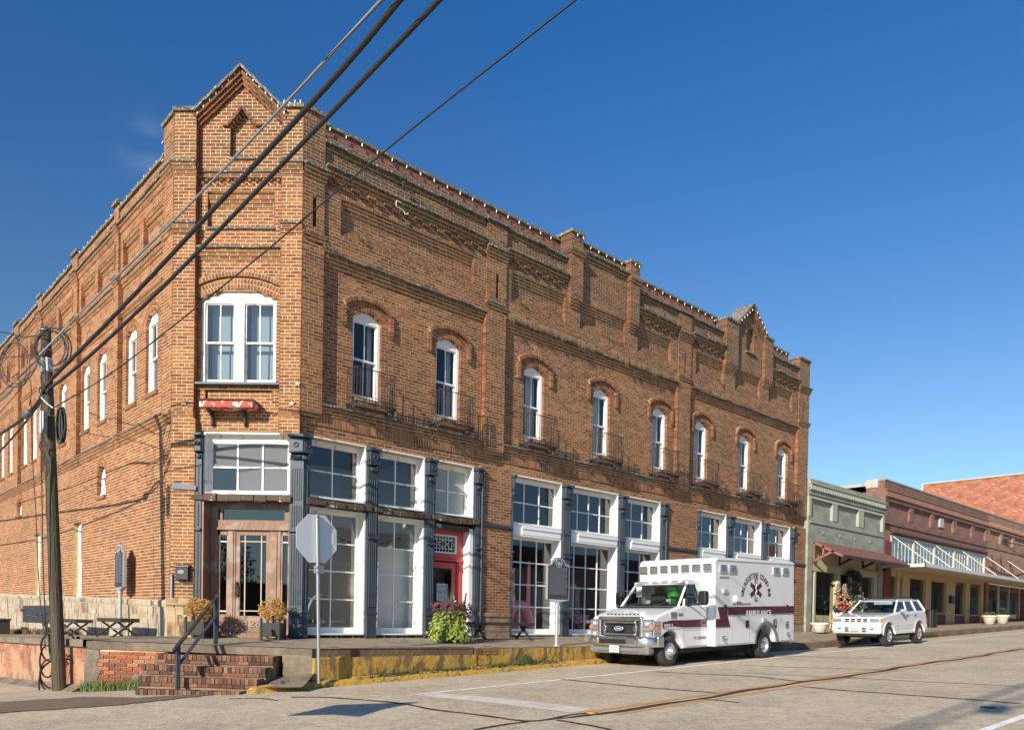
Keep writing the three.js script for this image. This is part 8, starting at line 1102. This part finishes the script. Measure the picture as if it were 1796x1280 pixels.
cable('street_wire', 'thin black wire crossing the sky at the far left edge', [at(79, 588, PD - 0.1), at(60, 589, PD), onX(40, 591, -4.5), onX(22, 586, -4.6), onX(-40, 578, -4.7)], 0.012, X.blackCable);
cable('street_wire', 'thin level wire going left from the clip on the pole', [at(68, 622, PD - 0.1), onX(40, 624, -4.5), onX(0, 628, -4.5), onX(-60, 634, -4.5)], 0.010, X.blackCable);
cable('street_wire', 'thin wire sloping down left below the grey bundle', [at(60, 650, PD), onX(40, 676, -4.4), onX(0, 722, -4.4), onX(-60, 790, -4.4)], 0.009, X.blackCable);
cable('street_wire', 'slack looping wire hanging between the coils left of the pole', [at(28, 590, PD + 0.6), at(12, 610, PD + 0.7), at(2, 640, PD + 0.8), at(14, 668, PD + 0.7), at(34, 672, PD + 0.5), at(50, 664, PD + 0.3), at(54, 690, PD + 0.2), at(50, 712, PD + 0.2)], 0.009, X.blackCable);
{ // wrought iron stand beside the pole
  const t = thing('wrought_iron_stand', 'scrolled black wrought iron stand wrapped round the foot of the utility pole', 'iron stand'); const d = PD + 0.35, P = (x, y, k = 0) => at(x, y, d + k); const f = new MB(), r = 0.017;
  f.tube([P(36, 1069), P(52, 1066), P(70, 1076), P(80, 1092), P(84, 1112), P(88, 1132), P(93, 1155)], r, 40, 6).tube([P(36, 1070), P(46, 1078), P(66, 1083), P(76, 1092), P(82, 1110)], r, 40, 6).tube([P(62, 1080), P(68, 1074), P(74, 1080), P(70, 1086), P(65, 1082)], r * 0.8, 24, 5).tube([P(75, 1095), P(78, 1099), P(82, 1094), P(78, 1090)], r * 0.8, 20, 5).tube([P(88, 1096), P(92, 1099), P(96, 1094), P(91, 1091)], r * 0.8, 20, 5).tube([P(78, 1078), P(84, 1074), P(94, 1086), P(90, 1084)], r * 0.8, 20, 5);
  const loop = (cx, cy, rx, ry, k = 0, n = 1) => f.tube(Array.from({ length: 25 }, (_, i) => { const a = i / 24 * 6.2832 * n; return P(cx + rx * Math.cos(a), cy + ry * Math.sin(a), k + 0.15 * Math.sin(a)); }), r, 60, 6);
  loop(86, 1135, 15, 24, 0.1); loop(116, 1137, 17, 27, -0.1); loop(82, 1160, 13, 28); loop(86, 1184, 17, 28, 0.05); loop(118, 1182, 16, 26, -0.1); loop(100, 1184, 30, 26, 0.2);
  f.tube([P(68, 1216), P(68, 1190), P(74, 1172), P(90, 1158), P(106, 1150), P(125, 1150)], r, 40, 6).tube([P(134, 1210), P(135, 1170), P(136, 1118)], r * 1.4, 20, 6).tube([P(84, 1100), P(88, 1150), P(96, 1170)], r * 1.3, 20, 6); f.build('scrollwork', X.black, t);
  new MB().bar(P(136, 1116), P(139, 1212), 0.05, 0.05).build('upright', X.rust, t);
}
// ---- out of frame: a road sign and a lamp arm whose shadows fall on the road, and the building fronts behind the camera
{
  const up = SUN.clone(); const cast = (q, d) => q.clone().addScaledVector(up, d);
  const t = thing('direction_sign', 'double road sign left of the camera, known by its shadow on the road', 'road sign'); const q = [[457, 1260], [540, 1241], [690, 1236], [625, 1249], [585, 1262], [540, 1258]].map(p => gnd(p[0], p[1])); const d = 6.2; const P3 = q.map(p => cast(p, d)); const c = P3.reduce((s, p) => s.add(p.clone().multiplyScalar(1 / 6)), V3(0, 0, 0));
  // the panel plane holds these six corners roughly: project them on a vertical plane across the sun
  const n = V3(up.x, 0, up.z).normalize(), X1 = V3(-n.z, 0, n.x), pts = P3.map(p => { const s = c.clone().sub(p).dot(n) / up.dot(n); const h = p.clone().addScaledVector(up, s).sub(c); return [h.dot(X1), h.y]; });
  const g = extr(pts.sort((a, b) => Math.atan2(a[1], a[0]) - Math.atan2(b[1], b[0])), 0.03); const m = new MB().add(g).build('panel', X.alum, t); m.position.copy(c); m.quaternion.setFromRotationMatrix(new THREE.Matrix4().makeBasis(X1, UP, X1.clone().cross(UP)));
  const lo = (a, b, name, lab, r) => { const A = cast(gnd(...a), 26), B = cast(gnd(...b), 26), dd = B.clone().sub(A).normalize(); top(new MB().rod(A.clone().addScaledVector(dd, -20), B.clone().addScaledVector(dd, 20), r).build('cable', X.blackCable), name, lab, 'cable'); };
  lo([1545, 1279], [1795, 1196], 'overhead_cable', 'cable high behind the camera, upper of the two shadow lines at the lower right', 0.05); lo([1640, 1266], [1795, 1218], 'overhead_cable', 'cable high behind the camera, lower of the two shadow lines at the lower right', 0.04);
  const q2 = [[1612, 1279], [1640, 1262], [1690, 1256], [1690, 1264], [1660, 1278]].map(p => cast(gnd(...p), 26)), c2 = q2.reduce((a, p) => a.add(p.clone().multiplyScalar(0.2)), V3(0, 0, 0)); const lt = thing('street_lamp', 'street lamp head behind the camera, known by its small shadow at the lower right', 'street lamp', [c2.x, c2.y, c2.z]); new MB().rbox(1.0, 0.16, 0.42, 0.06, 0, 0, 0, 0, 0.15).build('lamp_head', X.galv, lt); new MB().rod(V3(0.4, 0, 0), V3(2.6, -0.25, 0.9), 0.04).rod(V3(2.6, -0.25, 0.9), V3(2.6, -13, 0.9), 0.1).build('lamp_post', X.galv, lt);
}
renderer.render(scene, camera);
